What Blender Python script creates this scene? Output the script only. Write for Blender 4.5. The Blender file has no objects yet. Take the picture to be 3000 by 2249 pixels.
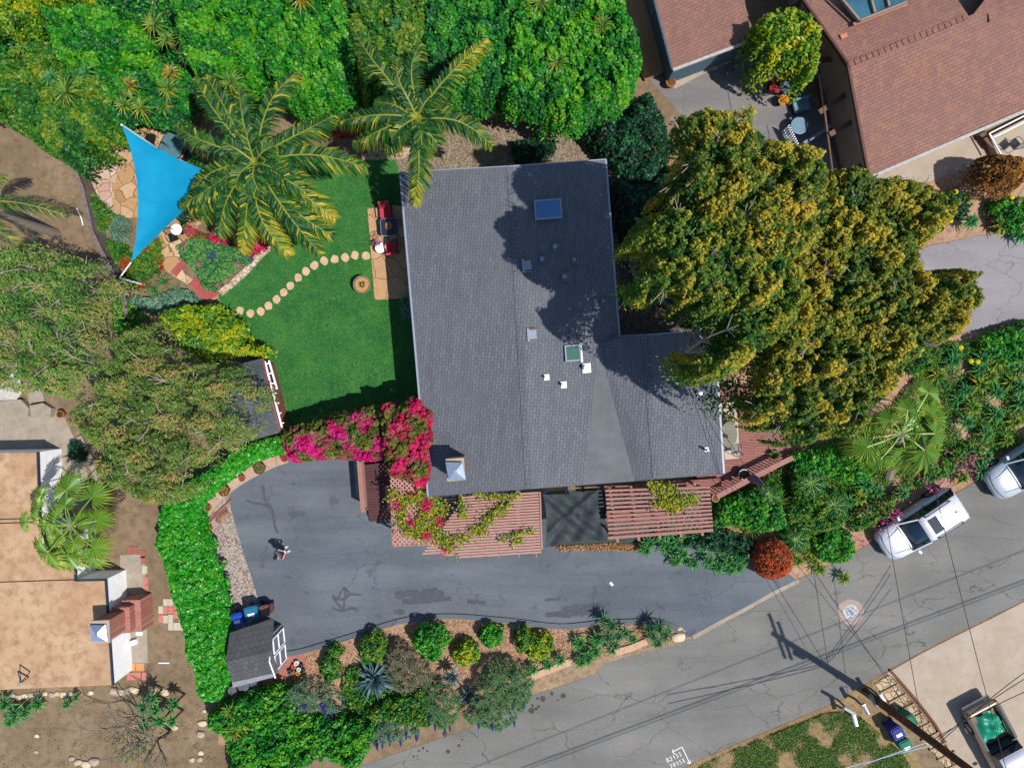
import bpy, math, random
import numpy as np
from mathutils import Vector, Matrix, Euler
R = math.radians
random.seed(7)
SC = bpy.context.scene
COL = SC.collection
H = 37.4          # camera height above the ground
S = 56.0 / 3000   # metres per photo pixel at ground level

# ------------------------------------------------------------------ camera, sky, sun, exposure
cd = bpy.data.cameras.new("camera"); cam = bpy.data.objects.new("camera", cd); COL.objects.link(cam)
cam.location = (0, 0, H); cam.rotation_euler = (0, 0, 0)
cd.sensor_fit = 'HORIZONTAL'; cd.angle = 2 * math.atan(28.0 / H); cd.clip_start = 0.5; cd.clip_end = 2000
SC.camera = cam
SUN_EL, SUN_DX, SUN_DY = 60.0, 0.885, -0.465     # horizontal direction towards the sun
w = bpy.data.worlds.new("World"); SC.world = w; w.use_nodes = True
nt = w.node_tree; bg = nt.nodes['Background']
sky = nt.nodes.new('ShaderNodeTexSky'); sky.sky_type = 'NISHITA'; sky.sun_disc = False
sky.sun_elevation = R(SUN_EL); sky.sun_rotation = math.atan2(SUN_DX, SUN_DY)
sky.air_density = 1.2; sky.dust_density = 0.4; sky.ozone_density = 2.0
nt.links.new(sky.outputs[0], bg.inputs[0]); bg.inputs[1].default_value = 0.11
ld = bpy.data.lights.new("sun", 'SUN'); sun = bpy.data.objects.new("sun", ld); COL.objects.link(sun)
ld.energy = 4.6; ld.angle = R(0.55); ld.color = (1.0, 0.955, 0.88)
sd = Vector((SUN_DX, SUN_DY, 0)).normalized() * math.cos(R(SUN_EL)) + Vector((0, 0, math.sin(R(SUN_EL))))
sun.rotation_euler = (-sd).to_track_quat('-Z', 'Y').to_euler(); sun.location = (30, -20, 40)
SC.view_settings.view_transform = 'Standard'; SC.view_settings.look = 'None'
SC.view_settings.exposure = 0.35; SC.view_settings.gamma = 1.0; SC.view_settings.use_curve_mapping = False
SC.cycles.max_bounces = 6; SC.cycles.diffuse_bounces = 2; SC.cycles.glossy_bounces = 2
SC.cycles.transmission_bounces = 4; SC.cycles.transparent_max_bounces = 8

# ------------------------------------------------------------------ helpers
def P(px, py, z=0.0):
    """World point that stands at photo pixel (px, py) when it is z metres above the ground."""
    k = S * (H - z) / H
    return Vector(((px - 1500) * k, (1124.5 - py) * k, z))
def PP(pts, z=0.0): return [P(a, b, z) for a, b in pts]
def lin(c):
    c /= 255.0
    return c / 12.92 if c <= 0.04045 else ((c + 0.055) / 1.055) ** 2.4
def C(r, g, b, k=0.66): return (lin(r) * k, lin(g) * k, lin(b) * k, 1)
def smooth(pts, n=5, closed=True):
    """Catmull-Rom through 2-D or 3-D points."""
    pts = [Vector(p) for p in pts]; out = []; N = len(pts)
    for i in range(N if closed else N - 1):
        if closed: a, b, c, d = pts[i - 1], pts[i], pts[(i + 1) % N], pts[(i + 2) % N]
        else: a, b, c, d = pts[max(i - 1, 0)], pts[i], pts[i + 1], pts[min(i + 2, N - 1)]
        for k in range(n):
            t = k / n
            out.append(0.5 * ((2 * b) + (c - a) * t + (2 * a - 5 * b + 4 * c - d) * t * t + (3 * b - a - 3 * c + d) * t ** 3))
    if not closed: out.append(pts[-1])
    return out
def tag(o, label=None, cat=None, group=None, kind=None):
    if label: o['label'] = label
    if cat: o['category'] = cat
    if group: o['group'] = group
    if kind: o['kind'] = kind
    return o
def thing(name, label, cat, loc=(0, 0, 0), rz=0, group=None):
    o = bpy.data.objects.new(name, None); COL.objects.link(o); o.empty_display_size = 0.3
    o.location = loc; o.rotation_euler = (0, 0, rz)
    return tag(o, label, cat, group)
def rloc(p):
    while p.parent: p = p.parent
    return Vector(p.location)
def copy_tree(o, parent=None):
    c = o.copy(); COL.objects.link(c); c.parent = parent
    for ch in list(o.children): copy_tree(ch, c)
    return c
ORD = ("first second third fourth fifth sixth seventh eighth ninth tenth eleventh twelfth thirteenth fourteenth fifteenth sixteenth "
       "seventeenth eighteenth nineteenth twentieth").split()
def ordn(i):
    if i < 20: return ORD[i]
    t = ['twenty', 'thirty', 'forty', 'fifty', 'sixty'][(i + 1) // 10 - 2]; u = (i + 1) % 10
    return (t + '-' + ORD[u - 1]) if u else {'thirty': 'thirtieth', 'forty': 'fortieth', 'fifty': 'fiftieth', 'sixty': 'sixtieth'}[t]

class MB:
    def __init__(s): s.v = []; s.f = []; s.m = []
    def add(s, vs, fs, mi=0):
        b = len(s.v); s.v += [tuple(v) for v in vs]; s.f += [tuple(i + b for i in f) for f in fs]; s.m += [mi] * len(fs); return s
    def prism(s, poly, z0, z1, mi=0, ms=None):
        poly = [Vector((p[0], p[1])) for p in poly]; n = len(poly)
        a = sum(poly[i].x * poly[(i + 1) % n].y - poly[(i + 1) % n].x * poly[i].y for i in range(n))
        if a < 0: poly.reverse()
        s.add([(p.x, p.y, z1) for p in poly], [tuple(range(n))], mi)
        vs = [(p.x, p.y, z0) for p in poly] + [(p.x, p.y, z1) for p in poly]
        s.add(vs, [(i, (i + 1) % n, (i + 1) % n + n, i + n) for i in range(n)], mi if ms is None else ms); return s
    def box(s, c, d, rz=0, mi=0, rot=None):
        M_ = (rot or Euler((0, 0, rz))).to_matrix(); c = Vector(c); hx, hy, hz = d[0] / 2, d[1] / 2, d[2] / 2
        vs = [c + M_ @ Vector((x, y, z)) for x in (-hx, hx) for y in (-hy, hy) for z in (-hz, hz)]
        return s.add(vs, [(0, 1, 3, 2), (4, 6, 7, 5), (0, 4, 5, 1), (2, 3, 7, 6), (0, 2, 6, 4), (1, 5, 7, 3)], mi)
    def bar(s, a, b, w, h=None, mi=0):
        a = Vector(a); b = Vector(b); h = h or w; d = (b - a); L = d.length
        if L < 1e-6: return s
        d /= L; u = Vector((0, 0, 1)).cross(d)
        if u.length < 1e-3: u = Vector((1, 0, 0))
        u.normalize(); v = d.cross(u)
        vs = [p + u * (x * w / 2) + v * (y * h / 2) for p in (a, b) for x, y in ((-1, -1), (1, -1), (1, 1), (-1, 1))]
        return s.add(vs, [(3, 2, 1, 0), (4, 5, 6, 7), (0, 1, 5, 4), (1, 2, 6, 5), (2, 3, 7, 6), (3, 0, 4, 7)], mi)
    def tube(s, pts, r, n=6, mi=0, cap=True):
        pts = [Vector(p) for p in pts]; rs = r if isinstance(r, (list, tuple)) else [r] * len(pts); rings = []
        for i, p in enumerate(pts):
            d = (pts[min(i + 1, len(pts) - 1)] - pts[max(i - 1, 0)]).normalized()
            u = d.cross(Vector((0, 0, 1)));
            if u.length < 1e-2: u = d.cross(Vector((0, 1, 0)))
            u.normalize(); v = d.cross(u)
            rings.append([p + (u * math.cos(2 * math.pi * k / n) + v * math.sin(2 * math.pi * k / n)) * rs[i] for k in range(n)])
        vs = [q for g in rings for q in g]; fs = []
        for i in range(len(pts) - 1):
            for k in range(n):
                a = i * n + k; b = i * n + (k + 1) % n; fs.append((a, b, b + n, a + n))
        if cap: fs += [tuple(range(n)), tuple(range((len(pts) - 1) * n, len(pts) * n))]
        return s.add(vs, fs, mi)
    def lathe(s, c, prof, n=20, mi=0, sx=1, sy=1, rz=0):
        c = Vector(c); vs = []; fs = []
        for r, z in prof:
            for k in range(n):
                t = 2 * math.pi * k / n; x, y = r * sx * math.cos(t), r * sy * math.sin(t)
                vs.append(c + Vector((x * math.cos(rz) - y * math.sin(rz), x * math.sin(rz) + y * math.cos(rz), z)))
        m = len(prof)
        for i in range(m - 1):
            for k in range(n): fs.append((i * n + k, i * n + (k + 1) % n, (i + 1) * n + (k + 1) % n, (i + 1) * n + k))
        fs += [tuple(range(n))[::-1], tuple(range((m - 1) * n, m * n))]
        return s.add(vs, fs, mi)
    def build(s, name, mats, parent=None, loc=None, local=False, sm=False, bev=0):
        me = bpy.data.meshes.new(name)
        org = Vector((0, 0, 0))
        if not local:
            if parent is not None: org = rloc(parent)
            elif loc is not None: org = Vector(loc)
        vs = np.array(s.v, dtype=np.float64) - np.array(org)
        me.from_pydata(vs.tolist(), [], s.f)
        for m in (mats if isinstance(mats, (list, tuple)) else [mats]): me.materials.append(m)
        if len(me.materials) > 1: me.polygons.foreach_set('material_index', s.m)
        if sm: me.polygons.foreach_set('use_smooth', [True] * len(s.f))
        me.update()
        o = bpy.data.objects.new(name, me); COL.objects.link(o)
        if parent is not None: o.parent = parent
        elif loc is not None: o.location = loc
        if bev:
            b = o.modifiers.new('bevel', 'BEVEL'); b.width = bev; b.segments = 2; b.limit_method = 'ANGLE'
        return o
def rrect(cx, cy, w, h, r, n=5, rz=0):
    out = []
    for qx, qy, a0 in ((1, 1, 0), (-1, 1, 90), (-1, -1, 180), (1, -1, 270)):
        for k in range(n + 1):
            a = R(a0 + 90 * k / n); x = qx * (w / 2 - r) + r * math.cos(a); y = qy * (h / 2 - r) + r * math.sin(a)
            out.append((cx + x * math.cos(rz) - y * math.sin(rz), cy + x * math.sin(rz) + y * math.cos(rz)))
    return out

# ------------------------------------------------------------------ materials
class NT:
    def __init__(s, name):
        s.m = bpy.data.materials.new(name); s.m.use_nodes = True; s.t = s.m.node_tree; s.t.nodes.clear()
        s.out = s.n('ShaderNodeOutputMaterial'); s.b = s.n('ShaderNodeBsdfPrincipled'); s.l(s.b.outputs[0], s.out.inputs[0])
        s.pos = s.n('ShaderNodeNewGeometry').outputs['Position']
    def n(s, k, **kw):
        x = s.t.nodes.new(k)
        for a, v in kw.items(): setattr(x, a, v)
        return x
    def l(s, a, b): s.t.links.new(a, b)
    def mapv(s, v=None, rz=0, sc=(1, 1, 1)):
        m = s.n('ShaderNodeMapping'); m.inputs['Rotation'].default_value = (0, 0, rz); m.inputs['Scale'].default_value = sc
        s.l(v or s.pos, m.inputs[0]); return m.outputs[0]
    def noise(s, scale, detail=5, v=None, rough=.55, dist=0):
        x = s.n('ShaderNodeTexNoise'); x.inputs['Scale'].default_value = scale; x.inputs['Detail'].default_value = detail
        x.inputs['Roughness'].default_value = rough; x.inputs['Distortion'].default_value = dist
        s.l(v or s.pos, x.inputs['Vector']); return x.outputs[0]
    def vor(s, scale, feat='F1', v=None, rnd=1, out=0):
        x = s.n('ShaderNodeTexVoronoi', feature=feat); x.inputs['Scale'].default_value = scale; x.inputs['Randomness'].default_value = rnd
        s.l(v or s.pos, x.inputs['Vector']); return x.outputs[out]
    def ramp(s, f, stops, interp='LINEAR'):
        x = s.n('ShaderNodeValToRGB'); x.color_ramp.interpolation = interp; e = x.color_ramp.elements
        while len(e) < len(stops): e.new(.5)
        for i, (p, c) in enumerate(stops): e[i].position = p; e[i].color = c if len(c) == 4 else (*c, 1)
        s.l(f, x.inputs[0]); return x.outputs[0]
    def rng(s, f, a, b, c=0., d=1.):
        x = s.n('ShaderNodeMapRange'); x.inputs[1].default_value = a; x.inputs[2].default_value = b; x.inputs[3].default_value = c; x.inputs[4].default_value = d
        s.l(f, x.inputs[0]); return x.outputs[0]
    def mix(s, f, a, b, mode='MIX'):
        x = s.n('ShaderNodeMix', data_type='RGBA', blend_type=mode)
        for k, v in ((0, f), (6, a), (7, b)):
            if isinstance(v, (int, float)): x.inputs[k].default_value = v
            elif isinstance(v, tuple): x.inputs[k].default_value = v
            else: s.l(v, x.inputs[k])
        return x.outputs[2]
    def math(s, op, a, b):
        x = s.n('ShaderNodeMath', operation=op)
        for k, v in ((0, a), (1, b)):
            if isinstance(v, (int, float)): x.inputs[k].default_value = v
            else: s.l(v, x.inputs[k])
        return x.outputs[0]
    def bump(s, h, d=.02, st=1.0):
        x = s.n('ShaderNodeBump'); x.inputs['Distance'].default_value = d; x.inputs['Strength'].default_value = st
        s.l(h, x.inputs['Height']); s.l(x.outputs[0], s.b.inputs['Normal']); return s
    def warp(s, v, scale, amt):
        x = s.n('ShaderNodeTexNoise'); x.inputs['Scale'].default_value = scale; x.inputs['Detail'].default_value = 3; s.l(v, x.inputs['Vector'])
        a = s.n('ShaderNodeVectorMath', operation='SUBTRACT'); s.l(x.outputs[1], a.inputs[0]); a.inputs[1].default_value = (.5, .5, .5)
        b = s.n('ShaderNodeVectorMath', operation='SCALE'); s.l(a.outputs[0], b.inputs[0]); b.inputs['Scale'].default_value = amt
        c = s.n('ShaderNodeVectorMath', operation='ADD'); s.l(v, c.inputs[0]); s.l(b.outputs[0], c.inputs[1]); return c.outputs[0]
    def flat2(s, v):   # drop z, so a pattern lies in plan
        a = s.n('ShaderNodeVectorMath', operation='MULTIPLY'); s.l(v, a.inputs[0]); a.inputs[1].default_value = (1, 1, 0); return a.outputs[0]
    def done(s, col, rough=.85, spec=.25, metal=0):
        if isinstance(col, tuple): s.b.inputs['Base Color'].default_value = col
        else: s.l(col, s.b.inputs['Base Color'])
        s.b.inputs['Roughness'].default_value = rough; s.b.inputs['Specular IOR Level'].default_value = spec; s.b.inputs['Metallic'].default_value = metal
        return s.m
_mc = {}
def plain(name, c, var=.18, scale=6, rough=.7, spec=.3, metal=0, bump=0):
    """A painted, plastic or cloth surface with faint mottling."""
    if name in _mc: return _mc[name]
    t = NT(name); f = t.noise(scale, 5)
    d = tuple(x * (1 - var) for x in c[:3]) + (1,); u = tuple(min(1, x * (1 + var)) for x in c[:3]) + (1,)
    col = t.ramp(f, [(.3, d), (.7, u)])
    if bump: t.bump(t.noise(scale * 5, 4), bump)
    _mc[name] = t.done(col, rough, spec, metal); return _mc[name]

def m_ground(name, a, b, c, s1=.35, s2=3.5, s3=28, bump=.03, rough=.95):
    t = NT(name); n1 = t.noise(s1, 6, rough=.6); n2 = t.noise(s2, 6, rough=.65); n3 = t.noise(s3, 3)
    col = t.ramp(n1, [(.35, a), (.65, b)]); col = t.mix(t.rng(n2, .45, .7), col, c)
    col = t.mix(t.rng(n3, .3, .75, 0, .55), col, tuple(x * .45 for x in a[:3]) + (1,))
    vo = t.vor(14, 'F1'); col = t.mix(t.rng(vo, .0, .12, .5, 0), col, tuple(min(1, x * 1.7) for x in b[:3]) + (1,))
    t.bump(n3, bump); return t.done(col, rough, .1)
def m_asphalt(name, a, b, crack, rz=0, patch=None, lines=1.0, cs=.42):
    t = NT(name); v = t.mapv(rz=rz); st = t.mapv(rz=rz, sc=(.25, 1.6, 1))
    n1 = t.noise(.5, 6, v=st, rough=.6); n2 = t.noise(.22, 4); g = t.noise(45, 3); sp = t.vor(60, 'F1')
    col = t.ramp(n1, [(.3, a), (.7, b)]); col = t.mix(t.rng(n2, .42, .68, 0, .5), col, tuple(x * .78 for x in a[:3]) + (1,))
    col = t.mix(t.rng(g, .25, .75, 0, .28), col, tuple(x * .45 for x in a[:3]) + (1,))
    col = t.mix(t.rng(sp, 0, .25, .35, 0), col, tuple(min(1, x * 1.5) for x in b[:3]) + (1,))
    wv = t.warp(t.flat2(t.mapv(rz=rz, sc=(.5, 1, 1))), .7, 1.1); wv = t.warp(wv, 4, .16)
    e = t.vor(cs, 'DISTANCE_TO_EDGE', v=wv); vis = t.rng(t.noise(.3, 3), .36, .56)
    cr = t.math('MULTIPLY', t.rng(e, .002, .009, lines, 0), vis); col = t.mix(cr, col, crack)
    e2 = t.vor(cs * 2.6, 'DISTANCE_TO_EDGE', v=t.warp(wv, 2, .4)); vis2 = t.rng(t.noise(.45, 3), .56, .66)
    cr2 = t.math('MULTIPLY', t.rng(e2, .003, .014, lines * .6, 0), vis2); col = t.mix(cr2, col, crack)
    col = t.mix(t.rng(t.noise(5.5, 6, rough=.75), .56, .72, 0, .38), col, tuple(min(1, x * 1.45) for x in b[:3]) + (1,)); col = t.mix(t.rng(t.noise(3.2, 6, rough=.8), .62, .7, 0, .4), col, tuple(x * .6 for x in a[:3]) + (1,))
    if patch:
        pn = t.noise(.9, 5, rough=.7, dist=.6); col = t.mix(t.rng(pn, .60, .63, 0, .5), col, patch)
    t.bump(g, .006, .6); return t.done(col, .9, .2)
def m_cells(name, cols, mortar, scale=1.6, gap=.035, warp=.25, rough=.85, soft=.5, bump=.02):
    """Irregular flagstones: one colour per stone, recessed joints."""
    t = NT(name); v = t.warp(t.flat2(t.pos), 1.5, warp)
    vc = t.n('ShaderNodeTexVoronoi'); vc.inputs['Scale'].default_value = scale; t.l(v, vc.inputs['Vector'])
    sep = t.n('ShaderNodeSeparateColor'); t.l(vc.outputs['Color'], sep.inputs[0])
    col = t.ramp(sep.outputs[0], [(i / max(1, len(cols) - 1) * .9 + .05, c) for i, c in enumerate(cols)])
    n = t.noise(4, 6); col = t.mix(t.rng(n, .3, .75, 0, soft), col, tuple(x * .6 for x in cols[0][:3]) + (1,))
    e = t.vor(scale, 'DISTANCE_TO_EDGE', v=v); k = t.rng(e, gap * .6, gap, 1, 0); col = t.mix(k, col, mortar)
    t.bump(t.rng(e, 0, gap * 1.5), bump); return t.done(col, rough, .25)
def m_shingle(name, a, b, c, rz, row=.16, wid=.33, warm=None):
    t = NT(name); v = t.mapv(t.flat2(t.pos), rz=rz)
    br = t.n('ShaderNodeTexBrick'); br.offset = .5; t.l(v, br.inputs['Vector'])
    for k, x in (('Scale', 1.0), ('Mortar Size', .012), ('Mortar Smooth', .3), ('Brick Width', wid), ('Row Height', row), ('Bias', 0)): br.inputs[k].default_value = x
    br.inputs['Color1'].default_value = a; br.inputs['Color2'].default_value = b; br.inputs['Mortar'].default_value = tuple(x * .4 for x in a[:3]) + (1,)
    col = br.outputs[0]; n = t.noise(.35, 5); col = t.mix(t.rng(n, .35, .68, 0, .5), col, c)
    st = t.mapv(t.pos, rz=rz, sc=(3, .35, 1)); col = t.mix(t.rng(t.noise(.8, 5, v=st), .42, .7, 0, .35), col, tuple(x * .7 for x in a[:3]) + (1,))
    if warm: col = t.mix(t.rng(t.noise(2.2, 6, rough=.7), .5, .68, 0, .7), col, warm)
    g = t.noise(60, 2); col = t.mix(t.rng(g, .3, .7, 0, .22), col, tuple(x * .4 for x in a[:3]) + (1,))
    t.bump(br.outputs[1], .012, .6); t.b.inputs['Normal'].links[0].from_node.invert = True
    return t.done(col, .85, .3)
def m_brick(name, a, b, mort, rz=0, w_=.22, h_=.1, ms=.012):
    t = NT(name); v = t.mapv(t.pos, rz=rz)
    br = t.n('ShaderNodeTexBrick'); t.l(v, br.inputs['Vector'])
    for k, x in (('Scale', 1.0), ('Mortar Size', ms), ('Brick Width', w_), ('Row Height', h_)): br.inputs[k].default_value = x
    br.inputs['Color1'].default_value = a; br.inputs['Color2'].default_value = b; br.inputs['Mortar'].default_value = mort
    col = t.mix(t.rng(t.noise(3, 5), .35, .7, 0, .45), br.outputs[0], tuple(min(1, x * 1.35) for x in a[:3]) + (1,))
    return t.done(col, .9, .2)
def m_planks(name, a, b, rz=0, w_=.14, L=2.4, gap=.01, rough=.75):
    t = NT(name); v = t.mapv(t.pos, rz=rz)
    br = t.n('ShaderNodeTexBrick'); br.offset = .37; t.l(v, br.inputs['Vector'])
    for k, x in (('Scale', 1.0), ('Mortar Size', gap), ('Brick Width', L), ('Row Height', w_)): br.inputs[k].default_value = x
    br.inputs['Color1'].default_value = a; br.inputs['Color2'].default_value = b; br.inputs['Mortar'].default_value = tuple(x * .25 for x in a[:3]) + (1,)
    col = t.mix(t.rng(t.noise(3, 5, v=t.mapv(rz=rz, sc=(.5, 6, 1))), .35, .7, 0, .4), br.outputs[0], tuple(x * .65 for x in a[:3]) + (1,))
    return t.done(col, rough, .3)
def m_leaf(name, stops, rough=.48, spec=.35, trans=.3):
    t = NT(name); at = t.n('ShaderNodeAttribute'); at.attribute_name = 'hue'
    col = t.ramp(at.outputs['Fac'], stops); m = t.done(col, rough, spec)
    tr = t.n('ShaderNodeBsdfTranslucent'); t.l(col, tr.inputs[0]); mx = t.n('ShaderNodeMixShader'); mx.inputs[0].default_value = trans
    t.l(t.b.outputs[0], mx.inputs[1]); t.l(tr.outputs[0], mx.inputs[2]); t.l(mx.outputs[0], t.out.inputs[0]); return m

# ------------------------------------------------------------------ foliage
def inside(poly, x, y):
    c = np.zeros(len(x), bool); n = len(poly)
    for i in range(n):
        x1, y1 = poly[i][0], poly[i][1]; x2, y2 = poly[i - 1][0], poly[i - 1][1]
        if y1 == y2: continue
        c ^= ((y1 > y) != (y2 > y)) & (x < (x2 - x1) * (y - y1) / (y2 - y1) + x1)
    return c
def edged(poly, x, y):
    d = np.full(len(x), 1e9); n = len(poly)
    for i in range(n):
        x1, y1 = poly[i][0], poly[i][1]; x2, y2 = poly[i - 1][0], poly[i - 1][1]; vx, vy = x2 - x1, y2 - y1
        L = vx * vx + vy * vy + 1e-9; t = np.clip(((x - x1) * vx + (y - y1) * vy) / L, 0, 1)
        d = np.minimum(d, np.hypot(x - x1 - t * vx, y - y1 - t * vy))
    return d
def quads(name, V, hue, mats, parent=None, loc=None, mi=None, k=4):
    """V: n x k x 3 corner points of n leaves -> one mesh."""
    n = len(V); org = np.array(rloc(parent) if parent is not None else (loc or (0, 0, 0)))
    me = bpy.data.meshes.new(name); me.vertices.add(n * k); me.vertices.foreach_set('co', (V.reshape(-1, 3) - org).astype(np.float32).ravel())
    me.loops.add(n * k); me.loops.foreach_set('vertex_index', np.arange(n * k, dtype=np.int32))
    me.polygons.add(n); me.polygons.foreach_set('loop_start', np.arange(0, n * k, k, dtype=np.int32))
    try: me.polygons.foreach_set('loop_total', np.full(n, k, np.int32))
    except Exception: pass
    for m in (mats if isinstance(mats, (list, tuple)) else [mats]): me.materials.append(m)
    if mi is not None: me.polygons.foreach_set('material_index', mi.astype(np.int32))
    a = me.attributes.new('hue', 'FLOAT', 'FACE'); a.data.foreach_set('value', hue.astype(np.float32))
    me.update(calc_edges=True)
    o = bpy.data.objects.new(name, me); COL.objects.link(o)
    if parent is not None: o.parent = parent
    elif loc is not None: o.location = loc
    return o
def leafV(p, nrm, L, W, rg, d=None):
    n = len(p); nrm = nrm / np.linalg.norm(nrm, axis=1, keepdims=True)
    if d is None: d = rg.normal(size=(n, 3))
    d = d - (d * nrm).sum(1, keepdims=True) * nrm; d /= np.linalg.norm(d, axis=1, keepdims=True) + 1e-9
    s = np.cross(nrm, d); L = (L * rg.uniform(.65, 1.3, n))[:, None]; W = (W * rg.uniform(.75, 1.25, n))[:, None]
    V = np.empty((n, 4, 3)); V[:, 0] = p - d * L * .5; V[:, 1] = p + s * W * .5 + nrm * W * .12; V[:, 2] = p + d * L * .5; V[:, 3] = p - s * W * .5 + nrm * W * .12
    return V
def jit(x, y, c, seed):
    """Distance to the nearest point of a jittered grid of pitch C, and that point's random number."""
    ix = np.floor(x / c); iy = np.floor(y / c); best = np.full(len(x), 1e9); rv = np.zeros(len(x))
    def h(a, b, k): v = np.sin(a * 127.1 + b * 311.7 + k * 74.7 + seed * 3.17) * 43758.5453; return v - np.floor(v)
    for dx in (-1, 0, 1):
        for dy in (-1, 0, 1):
            a, b = ix + dx, iy + dy; d = np.hypot((a + h(a, b, 1)) * c - x, (b + h(a, b, 2)) * c - y); k = d < best; best[k] = d[k]; rv[k] = h(a, b, 3)[k]
    return best, rv
def cloud(poly, zt, zb, dens, c=.7, amp=.5, edge=1.2, gap=.0, depth=.35, seed=1, jag=.35, hc=.5, wp=1., qh=.15):
    """Points and normals of the leaves of one crown whose plan outline is POLY (world x, y)."""
    rg = np.random.default_rng(seed); A = np.array([(p[0], p[1]) for p in poly]); lo = A.min(0); hi = A.max(0); ar = np.prod(hi - lo)
    n = int(ar * dens); x = rg.uniform(lo[0], hi[0], n); y = rg.uniform(lo[1], hi[1], n); k = inside(A, x, y); x = x[k]; y = y[k]
    d = edged(A, x, y)
    gx, gy = np.meshgrid(np.arange(lo[0] - c, hi[0] + c, c), np.arange(lo[1] - c, hi[1] + c, c * .87)); gx[::2] += c / 2
    cx = gx.ravel() + rg.uniform(-.4, .4, gx.size) * c; cy = gy.ravel() + rg.uniform(-.4, .4, gx.size) * c
    off = rg.uniform(-1, 1, cx.size); ch = rg.uniform(0, 1, cx.size); rr = rg.uniform(.55, 1.0, cx.size)
    idx = np.empty(len(x), int); dn = np.empty(len(x)); ph = rg.uniform(0, 6.28, 8); k_ = 2.2 / c
    xw = x + c * wp * (.2 * np.sin(y * k_ + ph[0]) + .14 * np.sin((x + y) * k_ * 2.3 + ph[1]) + .12 * np.sin(y * k_ * 5 + ph[2])); yw = y + c * wp * (.2 * np.sin(x * k_ + ph[3]) + .14 * np.sin((x - y) * k_ * 2.1 + ph[4]) + .12 * np.sin(x * k_ * 5.3 + ph[5]))
    for i in range(0, len(x), 20000):
        D = np.hypot(xw[i:i + 20000, None] - cx, yw[i:i + 20000, None] - cy) / rr; j = D.argmin(1); idx[i:i + 20000] = j; dn[i:i + 20000] = D[np.arange(len(j)), j]
    q = np.clip(1 - (dn / (c * .75)) ** 2, 0, 1); d2, r2 = jit(x, y, c * .36, seed); q2 = np.clip(1 - (d2 / (c * .3)) ** 2, 0, 1)
    q = q * .72 + q2 * .28; keep = (d > jag * c * (.5 + .5 * off[idx]) * rg.uniform(.4, 1, len(x))) & (q > gap * rg.uniform(.3, 1.7, len(x)))
    x, y, d, idx, dn, q, q2, r2 = (a[keep] for a in (x, y, d, idx, dn, q, q2, r2))
    f = np.clip(d / edge, 0, 1); base = zb + (zt - zb) * np.sqrt(np.clip(1 - (1 - f) ** 2, 0, 1))
    z = base + amp * (q - .5) + off[idx] * amp * .55 + (q2 - .5 + (r2 - .5) * 1.2) * amp * .34 - depth * rg.exponential(1, len(x))
    z = np.maximum(z, .04)
    nrm = np.stack([(x - cx[idx]) / c * .7, (y - cy[idx]) / c * .7, np.full(len(x), .9)], 1) + rg.normal(size=(len(x), 3)) * .45
    hue = np.clip(.5 + (ch[idx] - .5) * hc + (r2 - .5) * hc * .6 + rg.normal(size=len(x)) * .19 + (q - .5) * qh, 0, 1)  # tops golden like new growth, hollows greener: sun and shade put into hue
    return np.stack([x, y, z], 1), nrm, hue, rg, q
# ------------------------------------------------------------------ the ground and what is laid on it
RZR = R(23.5)     # direction of the street
RZH = R(4.5)      # direction of the main house
def sheet(name, px, z, mat, n=0, kind='structure', label=None, cat=None, th=None, group=None, closed=True):
    pts = [Vector(p) for p in px]
    if n: pts = smooth(pts, n)
    pw = PP([(p.x, p.y) for p in pts], 0) if z < .3 else [P(p.x, p.y, z) for p in pts]
    c = sum(pw, Vector()) / len(pw); c.z = 0
    m = MB(); m.prism(pw, -.05 if th is None else z - th, z)
    if kind == 'structure': return tag(m.build(name, mat, loc=(c.x, c.y, 0)), kind=kind)
    return tag(m.build(name, mat, loc=(c.x, c.y, 0)), label, cat, group)
dirt = m_ground('dirt', C(146, 124, 100), C(174, 150, 122), C(126, 106, 84), s2=2.2)
bedm = m_ground('bed_soil', C(196, 152, 122), C(218, 182, 152), C(158, 118, 94), s3=16, bump=.05)
g = MB(); g.add([(-150, -150, 0), (150, -150, 0), (150, 150, 0), (-150, 150, 0)], [(0, 1, 2, 3)])
tag(g.build('ground', dirt), kind='structure')
roadm = m_asphalt('road_asphalt', C(124, 123, 120), C(148, 145, 141), C(64, 62, 60), rz=-RZR, cs=.55, lines=.7)
drivem = m_asphalt('driveway_asphalt', C(96, 104, 114), C(126, 133, 141), C(56, 64, 74), rz=0, patch=C(78, 84, 92), lines=.4, cs=.5)
road2m = m_asphalt('upper_road_asphalt', C(150, 144, 150), C(172, 166, 170), C(92, 86, 92), rz=-R(6), lines=.7, cs=.5)
t = NT('concrete'); n1 = t.noise(.7, 6, rough=.65); col = t.ramp(n1, [(.3, C(178, 162, 142)), (.7, C(200, 184, 166))]); col = t.mix(t.rng(t.noise(3, 6), .5, .75, 0, .5), col, C(172, 152, 136))
col = t.mix(t.rng(t.noise(50, 2), .3, .7, 0, .15), col, C(120, 105, 95)); concm = t.done(col, .9, .2)
t = NT('grey_concrete'); col = t.ramp(t.noise(1.3, 6, rough=.65), [(.3, C(158, 146, 130)), (.7, C(184, 172, 156))]); col = t.mix(t.rng(t.noise(5, 6), .5, .75, 0, .5), col, C(140, 126, 112)); conc2 = t.done(col, .9, .2)
t = NT('lawn_grass'); n1 = t.noise(.55, 6, rough=.65); n2 = t.noise(2.0, 6, rough=.75); n3 = t.noise(22, 4, rough=.7)
col = t.ramp(n1, [(.33, C(34, 120, 66)), (.66, C(84, 160, 74))]); col = t.mix(t.rng(n2, .5, .75, 0, .7), col, C(116, 166, 78)); col = t.mix(t.rng(n2, .25, .42, .5, 0), col, C(20, 100, 60))
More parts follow.
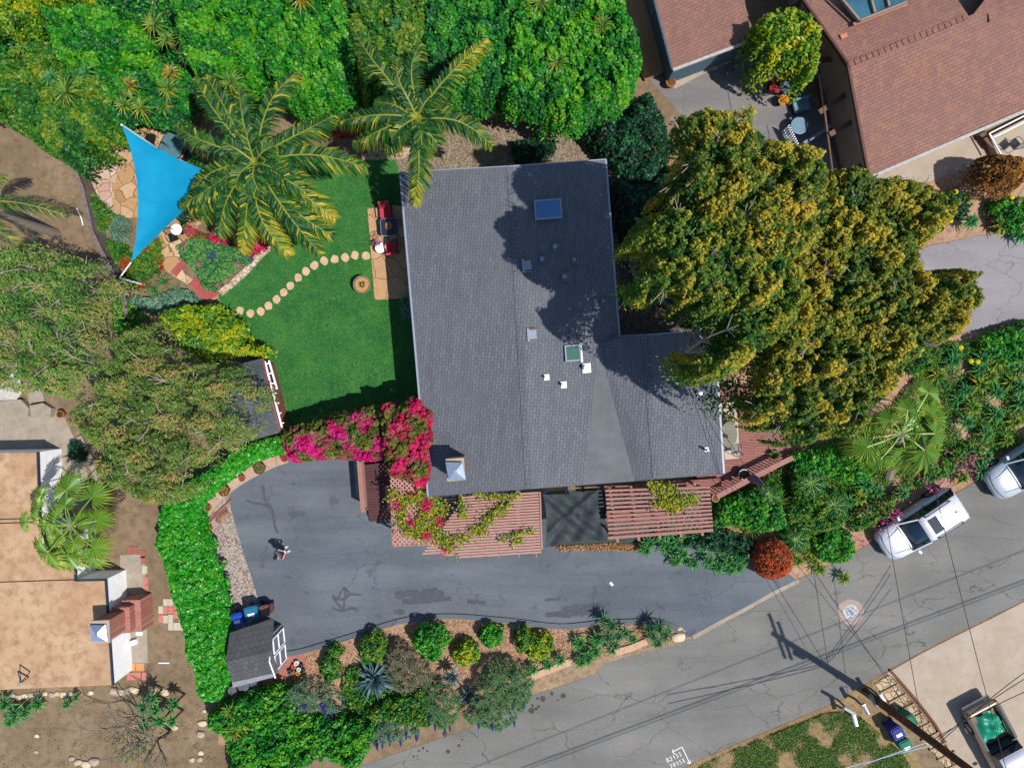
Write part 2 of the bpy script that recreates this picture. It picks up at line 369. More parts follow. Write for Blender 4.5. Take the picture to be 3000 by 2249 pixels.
col = t.mix(t.rng(n3, .35, .65, .5, 0), col, C(10, 52, 26)); col = t.mix(t.rng(t.noise(.9, 5, rough=.7), .66, .76, 0, .6), col, C(150, 140, 84)); t.bump(n3, .05); lawnm = t.done(col, .95, .1)
t = NT('rough_grass'); n1 = t.noise(1.2, 6, rough=.7); col = t.ramp(n1, [(.38, C(32, 106, 70)), (.55, C(70, 122, 60)), (.7, C(170, 140, 96))]); col = t.mix(t.rng(t.noise(20, 4), .35, .65, .5, 0), col, C(20, 60, 36)); t.bump(t.noise(20, 4), .05); roughm = t.done(col, .95, .1)
def gravel(name, a, b, c, sc=16):
    t = NT(name); vc = t.n('ShaderNodeTexVoronoi'); vc.inputs['Scale'].default_value = sc; t.l(t.pos, vc.inputs['Vector']); sp = t.n('ShaderNodeSeparateColor'); t.l(vc.outputs['Color'], sp.inputs[0])
    col = t.ramp(sp.outputs[0], [(.1, c), (.35, a), (.75, b), (.95, tuple(x * .6 for x in a[:3]) + (1,))]); col = t.mix(t.rng(t.noise(1.2, 5), .4, .7, 0, .4), col, a)
    e = t.vor(sc, 'DISTANCE_TO_EDGE'); col = t.mix(t.rng(e, .02, .12, .55, 0), col, tuple(x * .3 for x in a[:3]) + (1,)); t.bump(t.rng(e, 0, .3), .03); return t.done(col, .9, .2)
grav1 = gravel('pebbles', C(205, 188, 176), C(232, 216, 204), C(150, 120, 112), 13)
grav2 = gravel('beige_gravel', C(176, 156, 132), C(206, 188, 164), C(130, 112, 92), 15)
grav3 = gravel('stony_soil', C(140, 126, 116), C(176, 160, 146), C(110, 90, 80), 14)
flag = m_cells('tan_flagstone', [C(206, 160, 112), C(226, 190, 146), C(190, 142, 100), C(232, 200, 164)], C(140, 112, 88), 1.15, .02, .35)
flagp = m_cells('pink_flagstone', [C(214, 180, 164), C(232, 208, 194), C(206, 164, 150), C(224, 196, 170)], C(150, 120, 104), 1.9, .03, .3)
capm = m_cells('wall_cap_stone', [C(206, 170, 148), C(216, 182, 162), C(198, 160, 138)], C(170, 140, 122), .8, .012, .1)
RD = [(700, 2390), (1000, 2262), (1380, 2130), (1480, 2075), (1555, 2038), (1740, 1975), (1765, 1945), (1850, 1915), (2030, 1868), (2200, 1785), (2330, 1700), (2480, 1632), (2600, 1560), (2740, 1480), (2880, 1400),
      (3000, 1322), (3400, 1080), (4400, 500), (4400, 900), (3400, 1540), (3000, 1757), (2780, 1862), (2590, 1966), (2430, 2062), (2205, 2155), (2050, 2222), (1900, 2300), (1500, 2480), (600, 2800), (-800, 3300), (-800, 2980)]
sheet('road', RD, .012, roadm)
sheet('upper_road', [(2550, 800), (2720, 722), (2850, 694), (3000, 676), (3700, 620), (3700, 860), (3000, 930), (2850, 968), (2700, 992), (2600, 960)], .012, road2m)
sheet('driveway', [(830, 1300), (900, 1260), (1260, 1290), (1320, 1500), (1900, 1500), (2120, 1560), (2200, 1640), (2300, 1672), (2335, 1698), (2260, 1742), (2190, 1782), (2110, 1822), (2036, 1866), (2012, 1862), (1985, 1840), (1955, 1825),
      (1900, 1817), (1760, 1822), (1640, 1832), (1500, 1816), (1340, 1803), (1250, 1806), (1180, 1815), (1100, 1838), (1000, 1870), (890, 1902), (826, 1912), (800, 1990), (660, 1990), (660, 1800), (700, 1760), (668, 1470), (690, 1410), (750, 1365)], .022, drivem)
sheet('concrete_driveway', [(2597, 1970), (2700, 1912), (2790, 1866), (2900, 1812), (3005, 1758), (3400, 1560), (3400, 2700), (2950, 2700), (2800, 2260), (2740, 2130), (2690, 2050), (2640, 1998)], .03, concm)
lawn = sheet('lawn', [(880, 470), (1010, 462), (1160, 470), (1230, 700), (1262, 1200), (1150, 1260), (840, 1250), (815, 1180), (800, 1100), (770, 1040), (700, 1000), (650, 900), (640, 862), (700, 800), (790, 722), (850, 640), (868, 560)], .014, lawnm)
sheet('upper_lawn', [(-300, -300), (760, -300), (760, 130), (620, 240), (300, 220), (120, 260), (-60, 300), (-300, 320)], .014, roughm)
sheet('verge', [(2052, 2224), (2205, 2158), (2432, 2065), (2570, 1985), (2620, 2060), (2700, 2249), (2760, 2500), (1500, 2700), (1500, 2480), (1900, 2302)], .01, m_ground('verge_soil', C(160, 132, 98), C(188, 160, 120), C(120, 112, 70)))
sheet('planting_bed', [(820, 1905), (890, 1902), (1000, 1870), (1100, 1838), (1180, 1815), (1250, 1806), (1340, 1803), (1500, 1816), (1640, 1832), (1760, 1822), (1900, 1817), (1955, 1825), (2012, 1862), (2030, 1868), (1900, 1905), (1760, 1930), (1545, 1985), (1420, 2060), (1000, 2200), (640, 2180), (640, 2030), (830, 1990)], .008, bedm, n=0)
sheet('shoulder', [(1548, 1992), (1640, 1955), (1740, 1915), (1880, 1885), (2010, 1868), (1990, 1885), (1850, 1918), (1768, 1944), (1742, 1974), (1556, 2036)], .016, m_ground('shoulder_soil', C(170, 144, 116), C(196, 170, 138), C(140, 116, 92), s3=20))
sheet('upper_bank_soil', [(2560, 520), (2760, 480), (3300, 420), (3300, 640), (3000, 672), (2850, 692), (2720, 720), (2560, 790)], .006, bedm)
sheet('bank_soil', [(2300, 960), (2600, 965), (2720, 996), (2860, 972), (3300, 915), (3300, 1120), (3000, 1318), (2740, 1478), (2480, 1630), (2330, 1696), (2180, 1640), (2040, 1560), (2060, 1200)], .006, bedm)
sheet('gravel_strip', [(606, 1508), (668, 1452), (690, 1540), (720, 1640), (750, 1730), (766, 1790), (700, 1860), (655, 1860), (668, 1800), (655, 1715), (636, 1640), (612, 1570)], .028, grav1)
sheet('gravel_yard', [(1150, 380), (1240, 350), (1440, 345), (1560, 330), (1700, 330), (1900, 640), (2060, 900), (2100, 1120), (1800, 1100), (1790, 520), (1180, 560)], .01, grav2)
sheet('side_path', [(1812, 700), (1850, 760), (1900, 830), (1990, 900), (2030, 990), (1815, 1000)], .014, grav3)
sheet('patio', [(1077, 610), (1230, 598), (1260, 870), (1098, 879)], .06, flag)
sheet('sail_patio', [(236, 520), (300, 470), (340, 420), (420, 375), (520, 400), (600, 470), (640, 560), (600, 640), (555, 690), (525, 720), (505, 760), (500, 800), (470, 775), (470, 700), (430, 640), (350, 640), (300, 620), (260, 570)], .024, flag, n=3)
sheet('pink_terrace', [(236, 520), (300, 470), (345, 430), (360, 470), (335, 540), (330, 600), (352, 650), (330, 655), (280, 610), (250, 570)], .032, flagp, n=3)
sheet('garden_path', [(470, 700), (520, 690), (560, 700), (545, 745), (535, 790), (560, 815), (640, 860), (612, 885), (560, 840), (505, 805), (478, 765)], .03, flag, n=3)
sheet('stone_rubble_path', [(1060, 400), (1120, 385), (1190, 400), (1230, 430), (1180, 465), (1060, 470)], .02, m_cells('rubble', [C(214, 178, 138), C(232, 204, 172), C(196, 156, 118)], C(110, 84, 62), 4, .04, .2))
sheet('red_mulch', [(930, 360), (1080, 350), (1250, 318), (1330, 298), (1470, 318), (1440, 342), (1300, 350), (1240, 372), (1080, 405), (930, 400)], .012, m_ground('mulch', C(168, 62, 44), C(205, 92, 70), C(120, 40, 30), s3=14, bump=.06), n=2)
sheet('roadside_lawn_patch', [(2700, 455), (2900, 400), (3200, 300), (3200, 560), (2800, 600)], .004, bedm)
# neighbours' paving
sheet('left_yard_path', [(352, 1625), (424, 1622), (434, 1940), (372, 1944), (356, 1800)], .02, conc2)
sheet('left_courtyard', [(-60, 1195), (60, 1175), (150, 1190), (190, 1225), (240, 1330), (270, 1440), (230, 1560), (80, 1560), (-60, 1500)], .012, conc2)
sheet('upper_courtyard', [(1900, 230), (2260, 90), (2500, 480), (2620, 620), (2200, 560), (2050, 400)], .008, m_asphalt('courtyard', C(120, 118, 122), C(160, 152, 146), C(70, 70, 74), lines=.3))
sheet('entry_terrace', [(2545, 520), (2700, 440), (2830, 380), (2900, 470), (2760, 520), (2640, 560)], .02, concm)
sheet('pale_walk', [(1965, 210), (2040, 190), (2205, 125), (2215, 150), (2045, 225), (1975, 262)], .022, concm)

def tspeck(name, label, pts, r, mat, z=.03, cat='stain'):
    m = MB(); c = sum((P(x, y) for x, y in pts), Vector()) / len(pts)
    for x, y in pts:
        q = P(x, y); rr = r * random.uniform(.4, 1.5)
        m.prism([(q.x + rr * math.cos(a) * random.uniform(.75, 1.1), q.y + rr * math.sin(a) * random.uniform(.75, 1.1)) for a in [k * .6 for k in range(10)]], z - .003, z)
    return tag(m.build(name, mat, loc=(c.x, c.y, 0)), kind='structure')
oil = plain('oil_stain', C(82, 72, 70), rough=.9)
tspeck('oil_stain', '', [(1345, 2182), (1355, 2165), (1303, 2148), (1313, 2200), (1228, 2198), (1240, 2190), (1212, 2215), (1252, 2198), (1560, 2065), (1578, 2068), (1557, 2080), (1590, 2045), (1617, 2030), (1650, 2037), (1635, 2050), (1575, 2045), (1570, 2075)], .12, oil, .018)
patchm = plain('asphalt_patch', C(84, 90, 98), rough=.92)
ZZ = [0.]; pm = MB()   # repair seal brushed over the driveway cracks
for pts, wd in (([(985, 1760), (1010, 1720), (1005, 1780), (975, 1745), (1000, 1755), (1025, 1740), (1058, 1742)], .14), ([(972, 1778), (1000, 1788), (1030, 1780), (1045, 1785)], .16), ([(1005, 1720), (1022, 1735), (1015, 1750)], .14),
                ([(1160, 1745), (1195, 1735), (1240, 1742), (1300, 1738)], .42), ([(1180, 1760), (1250, 1758), (1320, 1752)], .32), ([(1240, 1730), (1280, 1725)], .2), ([(1155, 1790), (1185, 1792)], .3), ([(1370, 1760), (1420, 1765)], .2),
                ([(1650, 1785), (1700, 1778), (1765, 1772)], .32), ([(1600, 1800), (1680, 1795), (1740, 1790)], .4), ([(1598, 1756), (1640, 1753)], .16),
                ([(770, 1420), (778, 1465), (790, 1480), (800, 1500), (806, 1540), (815, 1560)], .15), ([(722, 1465), (745, 1473), (775, 1478), (795, 1490)], .12)):
    q = smooth([(a, b) for a, b in pts], 6, False)
    for i in range(len(q) - 1):
        a = P(*q[i]); b = P(*q[i + 1]); u = (b - a); n_ = Vector((-u.y, u.x, 0)).normalized() * wd * .5; ZZ[0] += .00006; zv = Vector((0, 0, .024 + ZZ[0])); k0, k1 = random.uniform(.5, 1.3), random.uniform(.5, 1.3); e_ = u * .3; pm.add([a - e_ + n_ * k0 + zv, a - e_ - n_ * k1 + zv, b + e_ - n_ * k0 + zv, b + e_ + n_ * k1 + zv], [(0, 1, 2, 3)])
tag(pm.build('driveway_repair_seal', patchm), kind='structure')
# kerb of dark asphalt along the driveway's lower edge
def strip(name, px, wd, z0, z1, mat, closed=False, label=None, cat=None, group=None, n=6, kind=None, parent=None, zpix=0):
    q = [P(p.x, p.y, zpix) for p in smooth([(a, b) for a, b in px], n, closed)]; L = []; Rr = []
    for i, p in enumerate(q):
        u = q[min(i + 1, len(q) - 1)] - q[max(i - 1, 0)]; nn = Vector((-u.y, u.x, 0)).normalized() * wd / 2; L.append(p + nn); Rr.append(p - nn)
    m = MB()
    for i in range(len(q) - 1):
        a, b, c, d = L[i], L[i + 1], Rr[i + 1], Rr[i]
        vs = [(v.x, v.y, zz) for zz in (z0, z1) for v in (a, b, c, d)]
        fs = [(4, 7, 6, 5), (0, 4, 5, 1), (3, 2, 6, 7)]
        if i == 0: fs.append((0, 3, 7, 4))
        if i == len(q) - 2: fs.append((1, 5, 6, 2))
        m.add(vs, fs)
    c = sum(q, Vector()) / len(q)
    o = m.build(name, mat, parent=parent, loc=None if parent else (c.x, c.y, 0))
    return tag(o, label, cat, group, kind)
strip('kerb', [(832, 1914), (890, 1904), (1000, 1871), (1100, 1839), (1180, 1816), (1250, 1807), (1340, 1804), (1500, 1817), (1640, 1833), (1760, 1823), (1900, 1818), (1955, 1826), (2012, 1862)], .28, 0, .10, m_asphalt('kerb_asphalt', C(96, 104, 112), C(122, 128, 134), C(60, 62, 66)), kind='structure')
strip('gutter_strip', [(2030, 1866), (2110, 1822), (2190, 1780), (2260, 1740), (2340, 1700)], .22, -.02, .034, conc2, kind='structure')

# ------------------------------------------------------------------ the main house
shg = m_shingle('grey_shingles', C(106, 110, 120), C(122, 126, 135), C(116, 118, 124), R(90) + RZH)
rollr = plain('rolled_roofing', C(112, 116, 120), .14, 1.5, .85, bump=.004)
stucco = plain('grey_stucco', C(150, 148, 146), .08, 3, .9, bump=.006)
white = plain('white_paint', C(238, 238, 242, .9), .05, 4, .5)
gutterm = plain('gutter_metal', C(150, 160, 178), .06, 3, .4, .5)
galv = plain('galvanised_metal', (.55, .6, .66, 1), .1, 6, .25, .5, .8)
E, RG, VL = 3.4, 4.35, 3.75
house = thing('main_house', 'large house with a grey shingled low roof, skylights and a chimney', 'house', P(1500, 960))
def facet(m, pts, mi=0, flip=False): m.add([P(a, b, z) for a, b, z in pts], [tuple(range(len(pts)))], mi)
rf = MB()
NW, NR, NE = (1172, 505, E), (1494, 487, RG), (1775, 467, 3.5)
SW, SR = (1254, 1454, E), (1549, 1431, RG)
facet(rf, [NW, SW, SR, NR])
facet(rf, [NR, (1524, 1000, RG), (1752, 1004, VL), (1815, 985, 3.5), NE])           # east slope, north part
facet(rf, [(1524, 1000, RG), SR, (1713, 1419, VL - .05), (1752, 1004, VL)])
facet(rf, [(1752, 1004, VL), (1713, 1419, VL - .05), (1858, 1408, VL)], 1)                     # smooth cricket between the two slopes
facet(rf, [(1752, 1004, VL), (1858, 1408, VL), (1921, 1402, 4.1), (1889, 981, 4.1)], 0)
facet(rf, [(1815, 985, 3.5), (1752, 1004, VL), (1889, 981, 4.1)], 0)
facet(rf, [(1889, 981, 4.1), (1921, 1402, 4.1), (2121, 1386, E), (2093, 966, E)])
rf.build('roof', [shg, rollr], house)
trim = MB()
for a, b, w_ in ((NW, SW, .10), (NW, NR, .05), (NR, NE, .05), (NE, (1815, 985, 3.5), .09), ((1889, 981, 4.1), (2093, 966, E), .07), ((1815, 985, 3.5), (1889, 981, 4.1), .07), ((2093, 966, E), (2121, 1386, E), .1)):
    trim.bar(P(*a) + Vector((0, 0, -.06)), P(*b) + Vector((0, 0, -.06)), w_, .16)
trim.build('gutter', gutterm, house)
fas = MB()
for a, b in ((SW, SR), (SR, (1713, 1419, VL - .05)), ((1713, 1419, VL - .05), (1858, 1408, VL)), ((1858, 1408, VL), (1921, 1402, 4.1)), ((1921, 1402, 4.1), (2121, 1386, E))): fas.bar(P(*a) + Vector((0, 0, -.11)), P(*b) + Vector((0, 0, -.11)), .06, .2)
fas.build('fascia', plain('grey_fascia', C(76, 82, 92)), house)
for a, b in ((NR, SR), ((1889, 981, 4.1), (1921, 1402, 4.1))):
    cen = MB(); A_, B_ = P(*a) + Vector((0, 0, .004)), P(*b) + Vector((0, 0, .004)); n_ = int((B_ - A_).length / .22)
    for i in range(n_):
        p = A_.lerp(B_, i / n_); q = A_.lerp(B_, (i + .86) / n_); cen.bar(p, q + Vector((0, 0, .006)), .30, .010)
    cen.build('ridge_shingles', shg, house)
wl = MB()
def inset(px, z, d=.35):
    q = [P(a, b, z) for a, b in px]; c = sum(q, Vector()) / len(q); return [(c.x + (p.x - c.x) * (1 - d / max(.1, (p - c).length)), c.y + (p.y - c.y) * (1 - d / max(.1, (p - c).length))) for p in q]
wl.prism(inset([(1172, 505), (1254, 1454), (1750, 1414), (1752, 1004), (1815, 985), (1775, 467)], E, .5), 0, 3.3)
wl.prism(inset([(1740, 1000), (1760, 1412), (2121, 1386), (2093, 966)], E, .5), 0, 3.28)
wl.build('wall', stucco, house)
# chimney with its metal cap
cm_ = MB(); cc = P(1334, 1374, 5.2); cm_.box((cc.x, cc.y, 4.5), (.78, .98, 1.5), RZH); ch = cm_.build('chimney', plain('chimney_stucco', C(150, 120, 112)), house)
k = MB(); k.box((cc.x + .02, cc.y, 5.28), (.86, 1.06, .08), RZH); k.build('chimney_crown', concm, ch)
k = MB(); z0 = 5.34
pr = [(.3, 0), (.3, .16)]; k.lathe((cc.x + .04, cc.y - .04, z0), [(.36, 0), (.36, .17), (.52, .17), (.50, .2), (.08, .36)], 4, sx=1, sy=1.25, rz=R(45) * 0 + RZH + R(45)); k.build('chimney_cap', galv, ch)
k = MB(); k.bar(P(1313, 1378, 4.1), P(1313, 1396, 4.1), .03, .9); k.build('flashing', gutterm, ch)
# skylights
def roofz(px): return RG - (px - 1515) / 230 * .5
def skylight(px, py, w_, d_, glass, hh=.16):
    z = roofz(px) + .02; c = P(px, py, z + hh); fr = MB(); th = .07
    for sx, sy, ww, dd in ((0, d_ / 2 - th / 2, w_, th), (0, -d_ / 2 + th / 2, w_, th), (w_ / 2 - th / 2, 0, th, d_ - 2 * th), (-w_ / 2 + th / 2, 0, th, d_ - 2 * th)):
        o_ = Vector((sx, sy, 0)); o_.rotate(Euler((0, 0, RZH))); fr.box((c.x + o_.x, c.y + o_.y, z + hh / 2), (ww, dd, hh), RZH)
    f = fr.build('skylight', gutterm, house); gm = MB(); gm.box((c.x, c.y, z + hh - .03), (w_ - 2 * th - .002, d_ - 2 * th - .002, .03), RZH); gm.build('pane', glass, f); return f
t = NT('skylight_glass'); glass1 = t.done(C(30, 120, 176), .12, .8)
t = NT('green_skylight_glass'); glass2 = t.done(t.ramp(t.noise(.8, 2), [(.4, C(44, 110, 112)), (.6, C(80, 118, 96))]), .1, .8)
skylight(1606, 612, 1.32, .95, glass1); skylight(1679, 1034, .78, .8, glass2)
fl = MB(); fl.box(tuple(P(1703, 1033, roofz(1703) + .05)), (.1, .95, .05), RZH); fl.build('flashing', white, house)
# box vents, flues and pipe vents
for px, py in ((1543, 777), (1558, 980)):
    z = roofz(px); b = MB(); c = P(px, py, z + .12); b.box((c.x, c.y, z + .06), (.46, .66, .13), RZH); o = b.build('roof_vent', gutterm, house, bev=.02)
    for s in (-1, 1):
        q = MB(); v = Vector((.06, s * .27, 0)); v.rotate(Euler((0, 0, RZH))); q.box((c.x + v.x, c.y + v.y, z + .13), (.34, .09, .02), RZH); q.build('grille', plain('vent_mesh', C(110, 92, 84)), o)
for px, py, r_, hh, wide in ((1598, 1105, .06, .3, .16), (1648, 1127, .07, .32, .18), (1715, 1078, .12, .34, .26), (1668, 905, .05, .25, .1), (1625, 725, .1, .35, .22), (1587, 760, .09, .3, .2), (1682, 762, .07, .25, .2), (1654, 810, .1, .12, .26), (1767, 882, .07, .2, .2), (2021, 1122, .1, .2, .28), (2047, 1152, .1, .34, .2), (2066, 1316, .06, .55, .12)):
    z = roofz(px) if px < 1720 else (3.7 if px < 1900 else 3.65); c = P(px, py, z); v = MB()
    v.box((c.x + .06, c.y, z + .01), (wide * 1.6, wide * 1.8, .03), RZH); o = v.build('pipe_flashing', white if (px < 1620 and py > 1000) or 1640 < px < 1720 and py > 1000 or px > 2060 else rollr, house)  # upper-slope vents get greyer flashing and pipes: tree shade put into their colour
    q = MB(); q.lathe((c.x, c.y, z), [(r_ * 1.3, 0), (r_, .06), (r_, hh), (r_ * .6, hh + .01)], 10); q.build('vent_pipe', (white if py > 1000 else gutterm) if px != 2066 else galv, house)
# ------------------------------------------------------------------ the flat-roofed house on the lower left
tanroof = m_ground('tan_roof', C(206, 166, 130), C(224, 190, 154), C(170, 130, 100), s1=.5, s2=1.6, s3=30, bump=.003)
stw = plain('white_stucco', C(244, 244, 246, .92), .06, 4, .85, bump=.004)
lh = thing('flat_roofed_house', 'flat tan roofed white stucco house with a brick chimney', 'house', P(150, 1700))
LZ = 1.9
blocks = [([(-300, 1331), (112, 1324), (119, 1536), (-300, 1544)], LZ), ([(-300, 1545), (223, 1533), (222, 1698), (-300, 1716)], LZ - .12), ([(-300, 1716), (221, 1699), (311, 1697), (332, 2005), (-300, 2032)], LZ)]
r_ = MB(); w_ = MB(); d_ = MB()
for px, z in blocks:
    pw = PP(px, z); r_.prism(pw, z - .1, z); w_.prism([(p.x + (.04 if p.x < -28 else -.04), p.y) for p in pw], 0, z - .1)
r_.build('roof', tanroof, lh); w_.build('wall', stw, lh)
for a, b in (((112, 1324), (119, 1536)), ((221, 1699), (311, 1697)), ((311, 1697), (332, 2005)), ((223, 1533), (222, 1698))):
    d_.bar(P(*a, LZ) + Vector((0, 0, .03)), P(*b, LZ) + Vector((0, 0, .03)), .09, .1)
d_.build('roof_edge', plain('dark_flashing', C(44, 56, 74)), lh)
# stucco wing wall, stepped brick chimney
bk = m_brick('red_brick', C(160, 82, 66), C(184, 108, 88), C(200, 180, 170), R(20), .26, .09)
k = MB(); k.prism([P(300, 1695, LZ).xy, P(318, 1697, LZ).xy, P(356, 1662, 0).xy, P(352, 1750, 0).xy], 0, LZ - .2)
k = MB(); a = P(292, 1851, 3.25); k.box((a.x + .45, a.y + .1, .6), (1.0, 1.7, 1.2), R(3)); k.box((a.x + .2, a.y + .05, 1.45), (.9, 1.35, .5), R(3)); k.box((a.x, a.y, 2.4), (.8, 1.05, 1.4), R(3)); ch = k.build('chimney', bk, lh)
tcap = P(292, 1851, 3.25); k = MB(); k.box((tcap.x, tcap.y, 3.18), (.95, 1.15, .1), R(3)); k.build('chimney_crown', concm, ch)
k = MB(); k.lathe((tcap.x, tcap.y, 3.23), [(.5, 0), (.52, .14), (.1, .3)], 4, rz=R(48), sy=1.15); k.build('chimney_cap', plain('blue_metal', (.35, .42, .62, 1), .1, 5, .2, .5, .7), ch)
# second neighbour: brown shingled house, two roofs
bsh = m_shingle('brown_shingles', C(150, 108, 98), C(166, 122, 106), C(138, 106, 102), -R(24), .17, .36, C(176, 124, 96))
bsh2 = bsh
b2 = thing('brown_roofed_house', 'large brown shingled house with white gutters and a roof dormer window', 'house', P(2700, 250))
r2 = MB(); Ez, Rz = 2.7, 3.7
facet(r2, [(2485, 190, Rz), (2547, 519, Ez), (3000, 325, Ez), (3500, 110, Ez), (3500, -240, Rz), (2838, 48, Rz)])
facet(r2, [(2485, 190, Rz), (2838, 48, Rz), (2760, -70, 3.2), (2700, -330, Ez), (2240, -250, Ez), (2352, 0, 3.15)])
facet(r2, [(2838, 60, Rz - .05), (2895, 40, Rz), (2900, 66, Rz), (3500, -190, Rz), (3500, -500, 3), (2880, -300, 3), (2885, 0, 3.7)])
r2.build('roof', bsh2, b2)
k = MB(); k.bar(P(2547, 521, Ez), P(3500, 112, Ez), .16, .14); k.build('gutter', plain('pale_gutter', C(190, 184, 180)), b2)
k = MB(); k.bar(P(2352, 0, 3.15), P(2485, 190, Rz - .05), .12, .16); k.bar(P(2483, 190, Rz - .05), P(2545, 519, Ez - .02), .12, .16); k.build('fascia', plain('brown_fascia', C(96, 62, 52)), b2)
k = MB(); A_, B_ = P(2487, 190, Rz + .02), P(2838, 48, Rz + .02)
for i in range(20):
    p = A_.lerp(B_, i / 20); q = A_.lerp(B_, (i + .8) / 20); k.bar(p, q + Vector((0, 0, .03)), .3, .05)
k.build('ridge_shingles', bsh2, b2)
k = MB(); k.prism([P(*q, Ez).xy for q in ((2362, 10), (2484, 196), (2552, 498), (3500, 80), (3500, -500), (2400, -300))], 0, Ez - .2); k.build('wall', plain('tan_stucco', C(168, 140, 120)), b2)
dk = MB(); dz = 3.9
for a, b in (((2458, -10), (2518, 62)), ((2518, 62), (2655, 8)), ((2544, -30), (2562, 38)), ((2590, -40), (2604, 20))): dk.bar(P(*a, dz), P(*b, dz), .1, .16)
o = dk.build('dormer_window', plain('window_frame', C(150, 138, 120)), b2)
k = MB(); k.prism([P(*q, 3.8).xy for q in ((2460, -10), (2518, 60), (2655, 6), (2620, -60))], 3.55, 3.8); k.build('pane', plain('teal_glass', C(60, 104, 124), .3, 1.2, .08, .8), o)
k = MB(); k.bar(P(2500, 72, 3.7), P(2658, 12, 3.7), .16, .06); k.build('flashing', plain('pink_flashing', C(190, 120, 108)), b2)
k = MB(); c = P(2470, 108, 3.5); k.box(tuple(c), (.34, .22, .2), R(20)); k.build('roof_vent', plain('salmon_metal', C(206, 130, 100)), b2)
b3 = thing('brown_roofed_annexe', 'brown shingled annexe beside a tan timber deck', 'building', P(2050, 60))
r3 = MB(); facet(r3, [(1902, -60, 2.3), (1970, 203, 2.3), (2202, 116, 2.3), (2160, -120, 2.9)]); facet(r3, [(1902, -60, 2.3), (2160, -120, 2.9), (2100, -400, 2.9), (1850, -330, 2.3)]); r3.build('roof', bsh, b3)
k = MB(); k.bar(P(1971, 206, 2.3), P(2203, 119, 2.3), .14, .12); k.build('gutter', plain('pale_gutter', C(190, 184, 180)), b3)
k = MB(); k.bar(P(1900, -60, 2.28), P(1968, 203, 2.28), .1, .14); k.build('fascia', plain('blue_fascia', C(70, 96, 112)), b3)
k = MB(); k.prism([P(*q, 2.3).xy for q in ((1914, -56), (1980, 192), (2196, 110), (2150, -330), (1860, -330))], 0, 2.2); k.build('wall', plain('blue_grey_wall', C(84, 112, 128)), b3)
for i in range(3):
    a = Vector((1925 + i * 17, 20 + i * 55)); k = MB(); p = P(a.x, a.y, 1.3) + Vector((-.02, 0, 0)); k.box(tuple(p), (.06, .7, .9), R(-14)); k.build('window', plain('window_glass', C(40, 62, 78), .2, 3, .1, .7), b3)
dkm = m_planks('tan_deck_boards', C(196, 142, 98), C(214, 164, 116), R(90) - R(14), .14, 2.0)
tag((lambda m: (m.prism(PP([(1738, -120), (1990, -120), (1975, 198), (1890, 234)], .25), .0, .25), m)[1])(MB()).build('timber_deck', dkm, loc=P(1880, 80)), 'tan board deck beside the brown annexe', 'deck')
# small garden house by the lawn
gh = thing('garden_shed', 'small grey shingled shed with red and white trim beside the lawn', 'shed', P(740, 1180)); gz = 2.1
k = MB(); facet(k, [(640, 1082, gz), (769, 1049, gz), (790, 1150, 2.75), (652, 1190, 2.75)]); facet(k, [(652, 1190, 2.75), (790, 1150, 2.75), (822, 1266, gz), (668, 1309, gz)]); k.build('roof', m_shingle('shed_shingles', C(82, 88, 100), C(102, 106, 116), C(120, 116, 100), R(14), .17, .36), gh)
k = MB(); k.prism([P(*q, gz).xy for q in ((652, 1092), (764, 1062), (812, 1256), (678, 1295))], 0, gz); k.build('wall', plain('shed_wall', C(150, 90, 78)), gh)
k = MB(); k.bar(P(770, 1047, gz), P(791, 1150, 2.72), .05, .12); k.bar(P(791, 1150, 2.72), P(824, 1268, gz), .05, .12); k.build('fascia', plain('red_fascia', C(170, 90, 90)), gh)
k = MB()
for a, b in (((776, 1058), (828, 1258)), ((788, 1056), (812, 1140))): k.bar(P(*a, 1.9), P(*b, 1.9), .09, .06)
for i in range(7): k.bar(P(774 + i * 8, 1066 + i * 29, 1.94), P(790 + i * 7, 1064 + i * 29, 1.94), .06, .05)
k.build('trellis', white, gh)
# storage shed beside the driveway
ss = thing('storage_shed', 'grey storage shed with white framed double doors facing the driveway', 'shed', P(745, 1905)); sz = 1.95
k = MB(); facet(k, [(673, 1853, sz), (803, 1809, sz), (797, 1908, 2.55), (661, 1939, 2.55)]); facet(k, [(661, 1939, 2.55), (797, 1908, 2.55), (816, 1968, sz), (682, 1998, sz)])
k.build('roof', m_shingle('resin_shingles', C(84, 84, 88), C(100, 100, 104), C(92, 92, 96), R(-14), .26, .3), ss)
k = MB(); WW = [P(*q, 0).xy for q in ((712, 1858), (826, 1826), (838, 1938), (724, 1968))]; k.prism(WW, 0, sz - .02)
k.add([P(826, 1826, 0) + Vector((0, 0, sz)), P(838, 1938, 0) + Vector((0, 0, sz)), P(832, 1882, 0) + Vector((0, 0, 2.5))], [(0, 1, 2)]); k.build('wall', plain('shed_grey', C(150, 150, 158)), ss)
a, b = P(827, 1834), P(837, 1930); dr = (b - a); nx = Vector((dr.y, -dr.x, 0)).normalized() * -1
if nx.x < 0: nx = -nx
for i in (0, 1):
    p0 = a + dr * (.02 + .5 * i); p1 = a + dr * (.48 + .5 * i); k = MB(); mid = (p0 + p1) / 2 + nx * .04; L = (p1 - p0).length; ang = math.atan2(dr.y, dr.x)
    k.box((mid.x, mid.y, .9), (L, .05, 1.7), ang); door = k.build('door', plain('door_grey', C(128, 132, 146)), ss)
    f = MB()
    for q in (-.46, .46): v = mid + dr.normalized() * L * q + nx * .04; f.box((v.x, v.y, .9), (.08, .04, 1.7), ang)
    for zz in (.1, .95, 1.72): v = mid + nx * .045; f.box((v.x, v.y, zz), (L, .04, .09), ang)
    f.build('door_frame', white, door)
